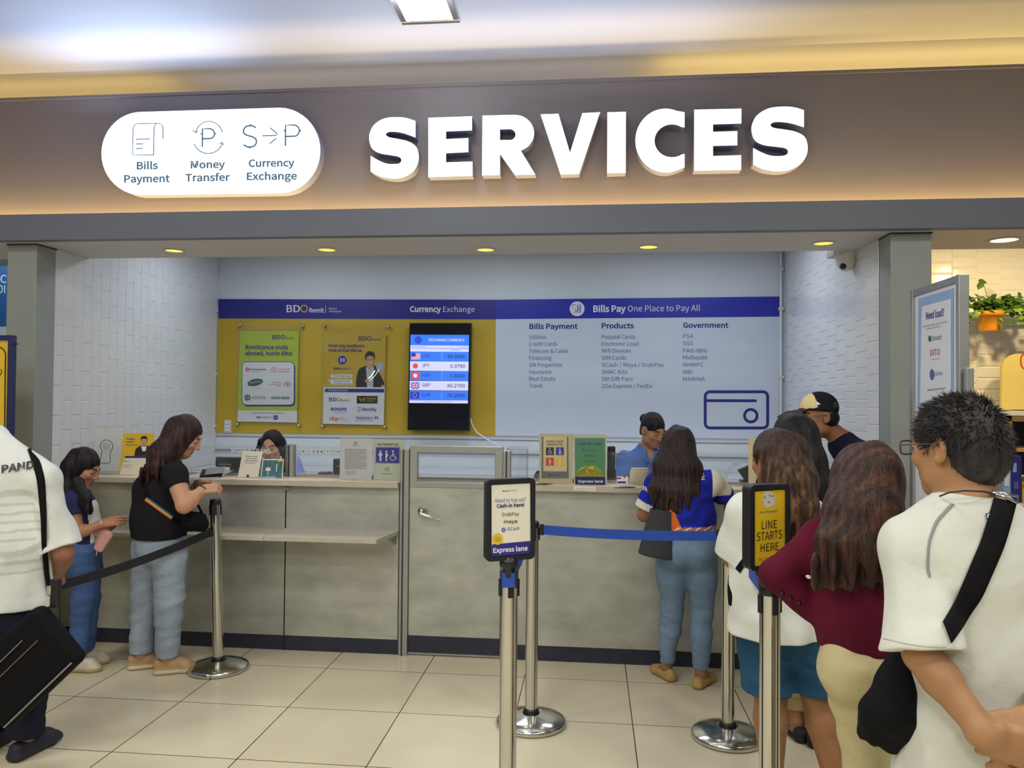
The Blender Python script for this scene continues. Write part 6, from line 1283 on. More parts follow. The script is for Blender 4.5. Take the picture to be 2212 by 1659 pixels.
    ph = at(452, 1031, -.10); root = empty('wallet', ph, 'dark wallet and phone held by the woman in black', 'wallet'); m1 = MB(); m1.obox(ph-np.array([.06, .0, .004]), (.97, .2, .02), (-.15, .75, .5), (0, -.5, .8), .13, .075, .012, M_blackp, .003); m1.build('cover', root); m1 = MB(); m1.obox(ph-np.array([.03, .0, -.012]), (.97, .2, .1), (-.15, .75, .5), (0, -.5, .8), .11, .07, .003, M_grey, .001); m1.build('inner_card', root)
woman_black()

# ================= girl with a phone
def girl():
    J = dict(head=at(179, 1012, -.18), hR=head_axes(84, 24), neck=at(166, 1064, -.20), chest=at(172, 1100, -.20), waist=at(178, 1142, -.20), pel=at(182, 1180, -.20),
        shR=at(158, 1082, -.315), elR=at(170, 1152, -.33), wrR=at(221, 1131, -.28), hdR=np.array([.85, .2, .18]), hnR=np.array([-.05, -.75, .6]),
        shL=at(172, 1078, -.085), elL=at(192, 1140, -.07), wrL=at(228, 1140, -.17), hdL=np.array([.8, -.25, .1]), hnL=np.array([0, .5, -.8]),
        hipL=at(194, 1192, -.13), hipR=at(176, 1194, -.25), knL=at(194, 1290, -.14), knR=at(180, 1292, -.25), anL=at(184, 1405, -.12), anR=at(166, 1414, -.24), tdL=np.array([.9, .3, 0]), tdR=np.array([.95, .1, 0]), butt=-hvec(75)*.035)
    J['anL'][2] = J['anR'][2] = .08
    B = person('girl in a navy and white tee texting beside the left wall', J, h=.0045, skin=(178, 126, 96), hs=.93, torso=dict(ch=(.115, .078), wa=(.105, .075), hp=(.118, .085)), arm_r=(.035, .028, .021), leg_r=(.058, .045, .045, .032), hand_cfg=dict(R=dict(s=.82, curl=(18, 25, 15)), L=dict(s=.82, curl=(40, 50, 30))))
    B.root['label'] = 'young person in a navy and white tee texting beside the left wall'
    sh0 = at(165, 1062, -.2)
    def cf(V):
        C_ = noisy(V, (226, 222, 220), .03, 24, 3); 
        for k in 'LR':
            a, b_ = B.J['sh'+k], B.J['el'+k]; d = (b_-a)/np.linalg.norm(b_-a); W = (V-a)@d; rad = np.linalg.norm((V-a)-W[:, None]*d, axis=1); m = (rad < .062) & (W > -.03); C_[m] = noisy(V, (44, 46, 86), .05, 24, 5)[m]
        m = V[:, 2] > sh0[2]-.05; C_[m] = noisy(V, (44, 46, 86), .05, 24, 5)[m]; return C_
    o, w = top_garment(B, (226, 222, 220), 'tee_shirt', ease=.012, hem=at(180, 1170, -.2), sleeve=.42, hemr=(.132, .102), seed=6, colr=cf, sl_r=(.052, .052))
    trousers(B, (70, 96, 150), (.066, .058, .054, .05), 'jeans', end=.97, top=.04, seed=8, fold=.004, colr=lambda V: noisy(V, (72, 98, 150), .08, 26, 3))
    for k in 'LR': shoe(B, k, (212, 204, 184), (196, 182, 140), L=.205, w=.036, hgt=.07)
    F = Field(*frame_of([at(130, 960, -.3), at(225, 1115, -.05)], .1), .0045); hair_shell(F, B.c, B.R, B.hs, .011)
    F.chain([at(160, 1010, -.2), at(152, 1050, -.22), at(170, 1082, -.30), at(196, 1104, -.33)], [(.075, .06), (.07, .05), (.045, .022), (.022, .012)], (0, 1, 0), .04); F.chain([at(170, 1040, -.29), at(182, 1080, -.33), at(203, 1108, -.33)], [(.03, .04), (.032, .018), (.012, .008)], (1, 0, 0), .03); F.warp(.003, 4, (80, 80, 10))
    hc = hair_col((24, 20, 26), (52, 40, 44), .4, 5)
    def lk(rng): t = rng.uniform(0, 1); return at(178+t*20, 1078+t*22+rng.uniform(-5, 5), -.335+rng.uniform(-.01, .01)), np.array([.25, -.03, -1]), rng.uniform(.02, .05)
    lv, lf = locks(lk, 40, 3, .04, .0028); skin_object('hair', F, B.root, M_hair, hc, extra=(lv, lf, hc(lv)))
    m1 = MB(); m1.lathe([(.0225, -.002), (.024, 0), (.0225, .002)], B.J['wrR'], M_white, 18, ax=B.J['wrR']-B.J['elR']); m1.build('bracelet', B.root)
    p = at(262, 1122, -.22); root = empty('mobile_phone', p, 'thin pale phone held out by the girl', 'phone'); m1 = MB(); m1.obox(p-np.array([.045, 0, .0]), (.93, .1, .26), (-.05, .98, .0), (.25, 0, -.95), .12, .06, .007, M_grey, .002); m1.build('casing', root); m1 = MB(); m1.obox(p-np.array([.041, -.003, -.001]), (.93, .1, .26), (-.05, .98, .0), (-.25, 0, .95), .112, .054, .001, M_scr_w); m1.build('display', root)
    root = empty('pink_pouch', at(215, 1170, -.24), 'pink pouch hanging from the arm of the girl', 'pouch'); F = Field(*frame_of([at(190, 1135, -.33), at(248, 1205, -.2)], .05), .005); F.ecap(at(228, 1150, -.26), at(212, 1186, -.27), (.052, .022), (.034, .018), (1, 0, .3), .02); F.cap(at(232, 1140, -.24), at(196, 1158, -.25), .022, .014, .02); F.warp(.004, 7, (50, 50, 50)); skin_object('pouch_body', F, root, mat('pink_fabric', (206, 156, 150), .8, bump=.2, bscale=120, noise=.06))
    m1 = MB(); m1.tube([at(210, 1188, -.285), at(208, 1200, -.285)], .004, M_skinp, 6); m1.build('zip_pull', root)
girl()

# ================= clerk in lilac behind the left counter
def clerk_lilac():
    y = 1.02; J = dict(head=at(587, 966, y), hR=head_axes(176, 13), neck=at(587, 1012, y+.10), chest=at(590, 1070, y+.12), waist=at(590, 1130, y+.12), pel=at(590, 1200, y+.13),
        shL=at(630, 1002, y+.10), elL=at(652, 1058, y+.06), wrL=at(622, 1080, y-.14), hdL=np.array([-.6, -.6, 0]), hnL=np.array([0, 0, 1.]), shR=at(544, 1002, y+.10), elR=at(524, 1058, y+.06), wrR=at(556, 1080, y-.14), hdR=np.array([.6, -.6, 0]), hnR=np.array([0, 0, 1.]),
        hipL=at(612, 1212, y+.12), hipR=at(566, 1212, y+.12), knL=at(612, 1300, y+.1), knR=at(566, 1300, y+.1), anL=at(612, 1390, y+.12), anR=at(566, 1390, y+.12), tdL=np.array([0, -1., 0]), tdR=np.array([0, -1., 0]))
    dz = .08-J['anL'][2]
    J['anL'][2] = J['anR'][2] = .08
    B = person('clerk in a lilac shirt with parted black hair looking down behind the left counter', J, h=.0045, skin=(206, 156, 128), hs=.95, torso=dict(ch=(.14, .09), wa=(.125, .085), hp=(.15, .1)))
    top_garment(B, (150, 152, 214), 'lilac_shirt', ease=.018, hem=at(590, 1215, y+.13), sleeve=1.85, seed=9, fold=.005)
    trousers(B, (40, 42, 60), name='dark_trousers', top=.05); 
    for k in 'LR': shoe(B, k, (30, 30, 34), (30, 30, 34))
    F = Field(*frame_of([at(545, 905, y-.1), at(632, 1050, y+.2)], .06), .0042); hair_shell(F, B.c, B.R, B.hs, .010, face=False)
    for s_ in (-1, 1): F.chain([at(587+s_*22, 952, y+.05), at(587+s_*28, 974, y+.05), at(587+s_*29, 1005, y+.06), at(587+s_*27, 1035, y+.03)], [(.022, .05), (.020, .045), (.020, .04), (.014, .02)], (1, 0, 0), .03)
    L = lambda *p: B.c+B.R@(np.array(p)*B.hs); F.ell(L(0, .120, -.025), (.060, .105, .118), B.R, .012, '-'); F.ecap(L(0, .12, .125), L(0, -.02, .15), .0022, .0022, (1, 0, 0), .006, op='-'); F.warp(.002, 5, (80, 80, 12))
    skin_object('hair', F, B.root, M_hair, hair_col((22, 20, 26), (44, 38, 46), .4, 6))
clerk_lilac()

# ================= clerk in blue behind the right counter
def clerk_blue():
    y = 1.0; J = dict(head=at(1411, 930, y), hR=head_axes(148, 24, -4), neck=at(1396, 978, y+.08), chest=at(1390, 1040, y+.12), waist=at(1392, 1110, y+.16), pel=at(1395, 1180, y+.2),
        shL=at(1441, 992, y-.02), elL=at(1452, 1060, y-.1), wrL=at(1420, 1062, y-.14), hdL=np.array([-.5, -.7, -.1]), hnL=np.array([0, 0, 1.]), shR=at(1352, 996, y+.14), elR=at(1346, 1066, y+.02), wrR=at(1384, 1064, y-.10), hdR=np.array([.5, -.7, -.1]), hnR=np.array([0, 0, 1.]),
        hipL=at(1418, 1190, y+.2), hipR=at(1372, 1190, y+.22), knL=at(1418, 1280, y+.2), knR=at(1372, 1280, y+.22), anL=at(1418, 1390, y+.2), anR=at(1372, 1390, y+.2), tdL=np.array([.2, -1., 0]), tdR=np.array([.2, -1., 0]))
    J['anL'][2] = J['anR'][2] = .08
    B = person('clerk in a blue collared shirt with hair tied back behind the right counter', J, h=.004, skin=(178, 128, 98), hs=.97, torso=dict(ch=(.15, .095), wa=(.13, .09), hp=(.15, .1)), arm_r=(.042, .036, .026))
    def cl(F):
        for s_ in (-1, 1): F.ecap(B.J['neck']+np.array([s_*.055, -.005, .045]), B.J['neck']+np.array([s_*.02+.02, -.105, -.055]), (.012, .032), (.010, .028), (1, .3, 0), .012)
        F.ell(B.J['neck']+np.array([.02, -.12, .015]), (.03, .06, .075), None, .01, '-')
    top_garment(B, (86, 124, 196), 'blue_shirt', ease=.018, hem=at(1395, 1190, y+.2), sleeve=.95, seed=12, fold=.005, collar=cl, h=.005, colr=lambda V: noisy(V, (80, 118, 192), .05, 24, 5))
    trousers(B, (36, 38, 54), name='dark_trousers', top=.05)
    for k in 'LR': shoe(B, k, (30, 30, 34), (30, 30, 34))
    F = Field(*frame_of([at(1370, 870, y-.1), at(1450, 960, y+.15)], .06), .004); hair_shell(F, B.c, B.R, B.hs, .006, face=False); L = lambda *p: B.c+B.R@(np.array(p)*B.hs)
    F.ell(L(0, .115, -.035), (.066, .08, .092), B.R, .012, '-'); F.ell(L(0, .03, -.09), (.09, .12, .075), B.R, .012, '-'); F.ell(L(0, -.128, .035), (.036, .03, .036), None, .008); 
    for s_ in (-1, 1): F.ell(L(s_*.085, .0, -.005), (.03, .03, .04), B.R, .008, '-')
    F.warp(.0015, 5, (80, 80, 30)); skin_object('hair', F, B.root, M_hair, hair_col((24, 22, 28), (50, 44, 50), .4, 8))
    m1 = MB(); p = at(1418, 1003, y-.14); m1.box((p[0]-.02, p[1]-.004, p[2]-.02), (p[0]+.02, p[1]+.004, p[2]+.02), M_ivory, .002); m1.build('name_badge', B.root)
clerk_blue()

# ================= customer in the blue and orange jersey
def customer_jersey():
    y = -.02; J = dict(head=at(1465, 968, y+.05), hR=head_axes(-6, 18), neck=at(1470, 1024, y-.02), chest=at(1474, 1070, y-.02), waist=at(1478, 1118, y-.03), pel=at(1480, 1180, y-.03),
        shL=at(1420, 1046, y), elL=at(1392, 1112, y+.03), wrL=at(1416, 1036, y+.30), hdL=np.array([.5, .8, 0]), hnL=np.array([0, 0, 1.]), shR=at(1536, 1042, y), elR=at(1566, 1076, y+.10), wrR=at(1534, 1038, y+.34), hdR=np.array([-.6, .7, 0]), hnR=np.array([0, 0, 1.]),
        hipL=at(1450, 1196, y-.01), hipR=at(1516, 1196, y-.02), knL=at(1452, 1318, y+.04), knR=at(1516, 1322, y), anL=at(1440, 1450, y+.10), anR=at(1514, 1464, y+.0), tdL=np.array([-.45, .9, 0]), tdR=np.array([.5, .85, 0]), butt=np.array([0, -.055, 0]))
    J['anL'][2] = J['anR'][2] = .075
    B = person('customer in a blue and orange jersey and grey blue jeans at the right counter', J, h=.0045, skin=(152, 106, 78), hs=.96, torso=dict(ch=(.150, .10), wa=(.145, .098), hp=(.166, .12)), arm_r=(.046, .04, .027), leg_r=(.074, .052, .050, .032))
    P0 = at(1475, 1060, y)
    pxs = 365.
    def cf(V):
        dv = np.c_[V[:, 0], np.full(len(V), y-.10), V[:, 2]]-CAM; w_ = dv@AF; U = IW/2+FPX*(dv@AR)/w_; Vv = IH/2-FPX*(dv@AU)/w_; C_ = noisy(V, (36, 46, 176), .10, 16, 3)
        dk = np.clip(.5+.9*np.sin(U*.10+Vv*.15+1.5*np.sin(U*.07-Vv*.05)), 0, 1)[:, None]; C_ = C_*(1-.45*dk)+np.array([24, 28, 96.])*.45*dk
        org = (U > 1418) & (U < 1424+(Vv-1030)*.42) & (Vv > 1035) & (V[:, 1] < y+.06); C_[org] = noisy(V, (222, 112, 44), .06, 20, 2)[org]
        bt = (Vv > 1136) & (U > 1455) & (V[:, 1] < y+.1); st = np.sin(U*.28+Vv*.5) > .1; C_[bt & st] = (222, 112, 44); C_[bt & ~st & (np.sin(U*.28+Vv*.5) < -.5)] = (225, 225, 230)
        a, b_ = B.J['shR'], B.J['elR']; m = (U > 1541+(1030-Vv)*.0) & (V[:, 1] < 2); C_[m & (Vv < 1075)] = noisy(V, (214, 208, 190), .03, 24, 3)[m & (Vv < 1075)]
        t_ = lerp(B.J['shL'], B.J['elL'], .80); d = B.J['elL']-B.J['shL']; d = d/np.linalg.norm(d); W = (V-t_)@d; m = (W > -.042) & (U < 1412); C_[m] = (226, 222, 216)
        t_ = lerp(B.J['shR'], B.J['elR'], .80); d = B.J['elR']-B.J['shR']; d = d/np.linalg.norm(d); W = (V-t_)@d; m = (W > -.025) & (U > 1545); C_[m] = (40, 46, 150)
        return C_
    o, w = top_garment(B, (36, 46, 176), 'jersey', ease=.014, hem=at(1479, 1158, y-.03), sleeve=.80, hemr=(.166, .128), seed=14, colr=cf, sl_r=(.062, .066), h=.005)
    trousers(B, (110, 136, 168), (.088, .064, .061, .044), 'jeans', end=.93, seed=15, fold=.004, top=.10, ease_hip=.008, colr=lambda V: noisy(V, (116, 140, 168), .06, 20, 3))
    for k in 'LR': shoe(B, k, (176, 146, 84), (150, 122, 70), L=.225, w=.040, low=True, name='flat_shoe')
    F = Field(*frame_of([at(1405, 905, y-.2), at(1530, 1115, y+.2)], .08), .005); hair_shell(F, B.c, B.R, B.hs, .012, face=True)
    F.chain([at(1465, 960, y), at(1463, 1010, y-.06), at(1457, 1060, y-.11), at(1456, 1098, y-.125)], [(.100, .085), (.132, .065), (.134, .045), (.112, .024)], (1, 0, 0), .05); F.warp(.004, 7, (70, 70, 7)); ragged(F, at(1456, 1095, y-.125)[2], .014, 5)
    hc = hair_col((42, 31, 31), (80, 56, 50), .5, 9, (at(1465, 960, y)[2], at(1465, 1080, y)[2]))
    def lk(rng): t = rng.uniform(-1, 1); return at(1459+t*44, 1088+rng.uniform(-10, 12)-abs(t)*8, y-.125+.02*t*t+rng.uniform(-.012, .012)), np.array([.05*t, 0, -1]), rng.uniform(.03, .06)
    lv, lf = locks(lk, 120, 4, .05, .0035); skin_object('hair', F, B.root, M_hair, hc, extra=(lv, lf, hc(lv)))
    t = bvh(w); m1 = MB(); decal_text(t, 'AN', 1497, 1028, 1521, 1026, 11, M_paper, m1, .03); decal_text(t, 'TIRE', 1494, 1039, 1522, 1037, 8, M_paper, m1, .02); decal_text(t, 'UN', 1386, 1056, 1402, 1064, 10, M_white, m1, .03); m1.build('printed_letters', o)
    # shoulder bag
    root = empty('tote_bag', at(1415, 1150, y-.12), 'black tote bag hanging from the shoulder of the customer in blue', 'bag'); F = Field(*frame_of([at(1365, 1090, y-.25), at(1465, 1215, y+.05)], .05), .005)
    q = [at(u, v, y-.15) for u, v in ((1402, 1094), (1456, 1102), (1452, 1206), (1376, 1198))]; ct = lerp(q[0], q[1], .5); cb = lerp(q[3], q[2], .5); F.ecap(ct, cb, (.066, .022), (.100, .045), (1, 0, 0), .01, flat=True); F.warp(.006, 17, (22, 22, 16)); skin_object('bag_body', F, root, mat('tote_fabric', (52, 52, 58), .8, bump=.3, bscale=260, noise=.1, nscale=14))
    sb = MB(); ribbon(t, [(1424, 1030), (1429, 1060), (1426, 1098)], [(1432, 1030), (1437, 1060), (1435, 1098)], M_strap, 16, .006, mb=sb); sb.tube([at(1412, 1100, y-.17), at(1420, 1075, y-.17), at(1428, 1042, y-.11)], .005, M_strap, 8); sb.build('strap', root)
customer_jersey()

# ================= woman in a white shirt and teal shorts
def woman_white():
    y = -1.28; J = dict(head=at(1676, 998, y+.03), hR=head_axes(-36, 6), neck=at(1682, 1072, y), chest=at(1678, 1140, y), waist=at(1678, 1230, y), pel=at(1682, 1330, y),
        shL=at(1612, 1108, y-.02), elL=at(1584, 1206, y+.02), wrL=at(1640, 1208, y+.22), hdL=np.array([.8, .3, 0]), hnL=np.array([0, .3, 1.]), shR=at(1742, 1110, y+.06), elR=at(1768, 1210, y+.18), wrR=at(1700, 1190, y+.3), hdR=np.array([-.8, .3, 0]), hnR=np.array([0, .3, 1.]),
        hipL=at(1644, 1345, y), hipR=at(1748, 1345, y+.02), knL=at(1664, 1500, y+.02), knR=at(1766, 1500, y), anL=at(1668, 1655, y+.03), anR=at(1812, 1662, y-.08), tdL=np.array([-.5, .85, 0]), tdR=np.array([.3, .9, 0]), butt=np.array([0, -.05, 0]))
    J['anL'][2] = J['anR'][2] = .08
    B = person('person in a white shirt and teal shorts with brown hair queuing by the yellow sign', J, h=.005, skin=(152, 108, 74), hs=1.0, torso=dict(ch=(.155, .105), wa=(.155, .11), hp=(.175, .13)), arm_r=(.048, .04, .028), leg_r=(.085, .064, .068, .042))
    o, w = top_garment(B, (224, 228, 222), 'white_shirt', ease=.02, hem=at(1678, 1366, y), sleeve=.98, hemr=(.206, .176), seed=18, fold=.007, sl_r=(.072, .076))
    trousers(B, (52, 92, 124), (.106, .108, .1, .1), 'teal_shorts', end=-.06, seed=19, fold=.005, top=.04, ease_hip=.006, colr=lambda V: noisy(V, (44, 84, 116), .07, 22, 3), m=M_cloth)
    for k in 'LR': shoe(B, k, (40, 34, 34), (30, 28, 28), low=True, name='sandal')
    F = Field(*frame_of([at(1620, 915, y-.2), at(1775, 1190, y+.2)], .08), .005); hair_shell(F, B.c, B.R, B.hs, .016, face=True)
    F.chain([at(1690, 985, y-.02), at(1706, 1040, y-.07), at(1716, 1100, y-.12), at(1730, 1165, y-.13)], [(.098, .085), (.100, .075), (.092, .055), (.062, .022)], (1, 0, 0), .05); F.warp(.005, 9, (52, 52, 8)); ragged(F, at(1730, 1160, y-.13)[2], .016, 7)
    L = lambda *p: B.c+B.R@(np.array(p)*B.hs); F.ell(L(-.092, .012, -.012), (.040, .042, .050), B.R, .010, '-')
    hc0 = hair_col((50, 36, 30), (112, 78, 48), .6, 10, (at(1676, 925, y)[2], at(1676, 1010, y)[2]))
    def lk(rng): t = rng.uniform(-1, 1); return at(1722+t*38, 1130+rng.uniform(-40, 30), y-.16+.03*t*t+rng.uniform(-.012, .012)), np.array([.10+.06*t, 0, -1]), rng.uniform(.05, .10)
    lv, lf = locks(lk, 150, 5, .05, .0035); skin_object('hair', F, B.root, M_hair, hc0, extra=(lv, lf, hc0(lv)))
    root = empty('hip_bag', at(1592, 1265, y-.06), 'small black hip bag at the side of the woman in shorts', 'bag'); F = Field(*frame_of([at(1570, 1220, y-.15), at(1615, 1320, y+.1)], .05), .005); F.ecap(at(1588, 1245, y-.02), at(1590, 1300, y-.02), (.03, .05), (.03, .045), (1, 0, 0), .02); F.warp(.003, 3, (40, 40, 40)); skin_object('bag_body', F, root, M_bagk)
    t = bvh(w); sb = MB(); ribbon(t, [(1590, 1228), (1606, 1206), (1622, 1196)], [(1600, 1238), (1614, 1216), (1630, 1206)], M_strap, 12, .005, mb=sb); sb.build('strap', root)
woman_white()

# ================= person behind her with black hair
def person_khaki():
    y = -.70; J = dict(head=at(1712, 952, y+.03), hR=head_axes(-35, 8), neck=at(1722, 1012, y), chest=at(1726, 1070, y), waist=at(1726, 1150, y), pel=at(1726, 1230, y),
        shL=at(1668, 1046, y), elL=at(1654, 1130, y+.05), wrL=at(1690, 1150, y+.22), hdL=np.array([.7, .5, 0]), hnL=np.array([0, 0, 1.]), shR=at(1784, 1046, y), elR=at(1796, 1130, y+.05), wrR=at(1766, 1150, y+.24), hdR=np.array([-.7, .5, 0]), hnR=np.array([0, 0, 1.]),
        hipL=at(1704, 1245, y), hipR=at(1748, 1245, y), knL=at(1706, 1400, y+.02), knR=at(1752, 1405, y), anL=at(1722, 1570, y+.04), anR=at(1762, 1590, y-.02), tdL=np.array([.35, -.9, 0]), tdR=np.array([.5, -.85, 0]))
    J['tdL'] = np.array([-.2, .95, 0]); J['tdR'] = np.array([.3, .9, 0]); J['anL'][2] = J['anR'][2] = .085
    B = person('person with black hair and khaki trousers standing behind the woman in shorts', J, h=.0055, skin=(170, 124, 92), hs=.98, torso=dict(ch=(.145, .095), wa=(.125, .085), hp=(.15, .1)))
    top_garment(B, (40, 38, 46), 'dark_top', ease=.018, hem=at(1726, 1250, y), sleeve=.7, seed=22)
    trousers(B, (150, 134, 92), (.085, .075, .07, .062), 'khaki_trousers', end=.82, seed=23, top=.05, m=M_cloth)
    for k in 'LR':
        an = B.J['an'+k]; td = B.J['td'+k]; sd = np.array([td[1], -td[0], 0])/np.linalg.norm(td); g0 = np.array([an[0], an[1], 0]); F = Field(*frame_of([g0-td*.1, g0+td*.19], .1), .0045)
        F.chain([g0-td*.06+Zv*.018, g0+td*.08+Zv*.018, g0+td*.155+Zv*.018], [(.036, .02), (.045, .02), (.036, .018)], sd, .02); F.ecap(g0-td*.055+Zv*.055, g0-td*.05+Zv*.02, (.034, .014), (.036, .02), sd, .01); F.ecap(g0-td*.062+Zv*.05, g0-td*.04+Zv*.05, (.036, .022), (.040, .02), sd, .01); F.ecap(g0+td*.02+Zv*.068, g0+td*.045+Zv*.06, (.043, .02), (.045, .02), sd, .01); F.cut((0, 0, .001), (0, 0, -1)); skin_object('sandal', F, B.root, M_shoe, lambda V: noisy(V, (26, 26, 30), .05, 40))
    F = Field(*frame_of([at(1660, 895, y-.2), at(1805, 1095, y+.2)], .08), .005); hair_shell(F, B.c, B.R, B.hs, .014)
    F.chain([at(1722, 950, y-.02), at(1738, 1000, y-.06), at(1762, 1050, y-.09), at(1785, 1092, y-.09)], [(.10, .085), (.095, .07), (.07, .045), (.03, .02)], (1, 0, 0), .05); F.warp(.004, 11, (70, 70, 8)); skin_object('hair', F, B.root, M_hair, hair_col((22, 20, 24), (44, 36, 40), .4, 12))
person_khaki()

# ================= man in a cap leaning over the right counter
def man_cap():
    y = -.18; J = dict(head=at(1768, 902, y), hR=head_axes(-98, 8, 0), neck=at(1822, 952, y+.02), chest=at(1866, 1010, y+.02), waist=at(1872, 1100, y), pel=at(1878, 1180, y-.02),
        shL=at(1856, 988, y-.14), elL=at(1808, 1070, y-.16), wrL=at(1762, 1062, y+.05), hdL=np.array([-.7, .6, 0]), hnL=np.array([0, 0, 1.]), shR=at(1846, 984, y+.16), elR=at(1800, 1062, y+.26), wrR=at(1756, 1048, y+.28), hdR=np.array([-.8, .3, 0]), hnR=np.array([0, 0, 1.]),
        hipL=at(1876, 1195, y-.10), hipR=at(1880, 1195, y+.06), knL=at(1872, 1310, y-.10), knR=at(1880, 1310, y+.06), anL=at(1878, 1440, y-.1), anR=at(1884, 1430, y+.06), tdL=np.array([-1., .1, 0]), tdR=np.array([-1., .1, 0]))
    J['anL'][2] = J['anR'][2] = .09
    B = person('man in a navy tee and a black and cream cap leaning over the counter', J, h=.0045, skin=(150, 104, 76), hs=1.0, torso=dict(ch=(.165, .11), wa=(.15, .105), hp=(.155, .11)), arm_r=(.05, .042, .03))
    B.root['label'] = 'person in a navy tee and a black and cream cap leaning over the counter'
    top_garment(B, (26, 28, 50), 'navy_tee', ease=.016, hem=at(1878, 1200, y), sleeve=.7, seed=25, h=.005, sl_r=(.07, .068))
    trousers(B, (46, 48, 58), name='dark_trousers', top=.05, seed=26)
    for k in 'LR': shoe(B, k, (60, 58, 60), (200, 198, 190), L=.27, w=.046)
    L = lambda *p: B.c+B.R@(np.array(p)*B.hs); F = Field(*frame_of([L(.1, .1, .16), L(-.1, -.14, -.1)], .05), .0045); F.ell(L(0, -.035, -.01), (.078, .075, .062), B.R, .02); F.ell(L(0, .12, -.02), (.1, .125, .14), B.R, .01, '-'); skin_object('hair', F, B.root, M_hair, hair_col((24, 22, 24), None))
    F = Field(*frame_of([L(.12, .24, .18), L(-.12, -.15, -.06), L(-.12, .24, .18), L(.12, -.15, -.06)], .03), .004); F.ell(L(0, -.010, .050), (.086, .106, .092), B.R, .01); F.cut(L(0, 0, .036), -(B.R@np.array([0, -.22, .97])))
    bc = [L(0, .09, .052), L(0, .15, .050), L(0, .215, .030)]; F.chain(bc, [(.074, .006), (.070, .006), (.042, .005)], B.R[:, 0], .004)
    def cf(V):
        P = (V-B.c)@B.R; C_ = noisy(V, (30, 30, 38), .05, 40); fr = (P[:, 1] > .022+.10*np.abs(P[:, 0])) & (P[:, 2] > .06) & (P[:, 1] < .115); C_[fr] = (232, 214, 164); br = (P[:, 1] > .085) & (P[:, 2] < .064); C_[br] = (66, 54, 60)
        sq = (P[:, 0] < 0) & (np.abs(P[:, 1]+.075) < .016) & (np.abs(P[:, 2]-.062) < .014); C_[sq] = (62, 70, 74); return C_
    o, w = skin_object('cap', F, B.root, M_cloth, cf)
    t = bvh(w); m1 = MB(); decal(t, [[(1763.5, 867), (1773, 874), (1763, 875)]], M_white, m1); decal(t, [[(1739, 843), (1743, 841), (1738, 857), (1734, 859)]], M_black, m1); m1.build('cap_emblem', o); spectacles(B, (70, 60, 60))
man_cap()

# ================= woman in maroon
def woman_maroon():
    y = -2.22; J = dict(head=at(1868, 1046, y+.03), hR=head_axes(-20, 4), neck=at(1866, 1140, y), chest=at(1862, 1210, y), waist=at(1862, 1320, y), pel=at(1876, 1420, y),
        shL=at(1774, 1164, y), elL=at(1674, 1240, y+.02), wrL=at(1768, 1316, y+.03), hdL=np.array([.85, .45, -.1]), hnL=np.array([-.3, -.3, .8]), shR=at(1962, 1172, y), elR=at(2000, 1300, y+.05), wrR=at(1960, 1380, y+.15), hdR=np.array([-.3, .5, -.7]), hnR=np.array([.8, -.2, 0.]),
        hipL=at(1846, 1450, y), hipR=at(1922, 1450, y), knL=at(1872, 1660, y+.03), knR=at(1930, 1660, y+.03), anL=at(1880, 1860, y+.02), anR=at(1940, 1860, y+.02), tdL=np.array([-.1, 1., 0]), tdR=np.array([.1, 1., 0]), butt=np.array([0, -.045, 0]))
    J['anL'][2] = J['anR'][2] = .08
    B = person('person in a maroon jumper and cream trousers, hand on hip, with long brown hair', J, h=.0048, skin=(186, 136, 104), hs=.97, torso=dict(ch=(.122, .092), wa=(.106, .086), hp=(.118, .10)), arm_r=(.038, .032, .026))
    def cut_(F): pass
    o, w = top_garment(B, (92, 22, 44), 'maroon_jumper', ease=.014, hem=at(1868, 1398, y), sleeve=1.92, hemr=(.126, .112), seed=28, fold=.004, colr=lambda V: noisy(V, (88, 20, 42), .07, 30, 4), sl_r=(.050, .044), neck_drop=.03)
    trousers(B, (196, 184, 142), (.079, .066, .064, .06), 'cream_trousers', end=.9, seed=29, fold=.004, top=.12, colr=lambda V: noisy(V, (194, 182, 142), .03, 20, 4), m=M_cloth)
    for k in 'LR': shoe(B, k, (210, 205, 195), (220, 216, 206))
    m1 = MB(); t = bvh(w)
    for u, v in ((1690, 1284), (1708, 1296), (1726, 1306)): 
        p = hit(t, u, v-4, .002)
        if p is not None: m1.lathe([(.001, .004), (.006, .003), (.006, -.002)], p, M_blackp, 12, ax=tuple(-AF))
    if m1.v: m1.build('cuff_buttons', o)
    F = Field(*frame_of([at(1765, 950, y-.2), at(1960, 1290, y+.15)], .06), .005); hair_shell(F, B.c, B.R, B.hs, .009, face=True)
    F.chain([at(1868, 1040, y-.02), at(1864, 1110, y-.08), at(1850, 1180, y-.125), at(1844, 1226, y-.128), at(1842, 1262, y-.125)], [(.092, .082), (.098, .062), (.098, .042), (.086, .022), (.058, .006)], (1, 0, 0), .05); F.warp(.0045, 12, (66, 66, 6)); ragged(F, at(1846, 1250, y-.13)[2])
    hc = hair_col((48, 33, 30), (96, 62, 46), .45, 14)
    def lk(rng): t_ = rng.uniform(-1, 1); return at(1845+t_*62, 1215+rng.uniform(-45, 30)-abs(t_)*16, y-.140+.035*t_*t_+rng.uniform(-.014, .008)), np.array([-.10*t_-.02, .04, -1]), rng.uniform(.03, .065)
    lv, lf = locks(lk, 260, 6, .05, .0026); skin_object('hair', F, B.root, M_hair, hc, extra=(lv, lf, hc(lv)))
woman_maroon()

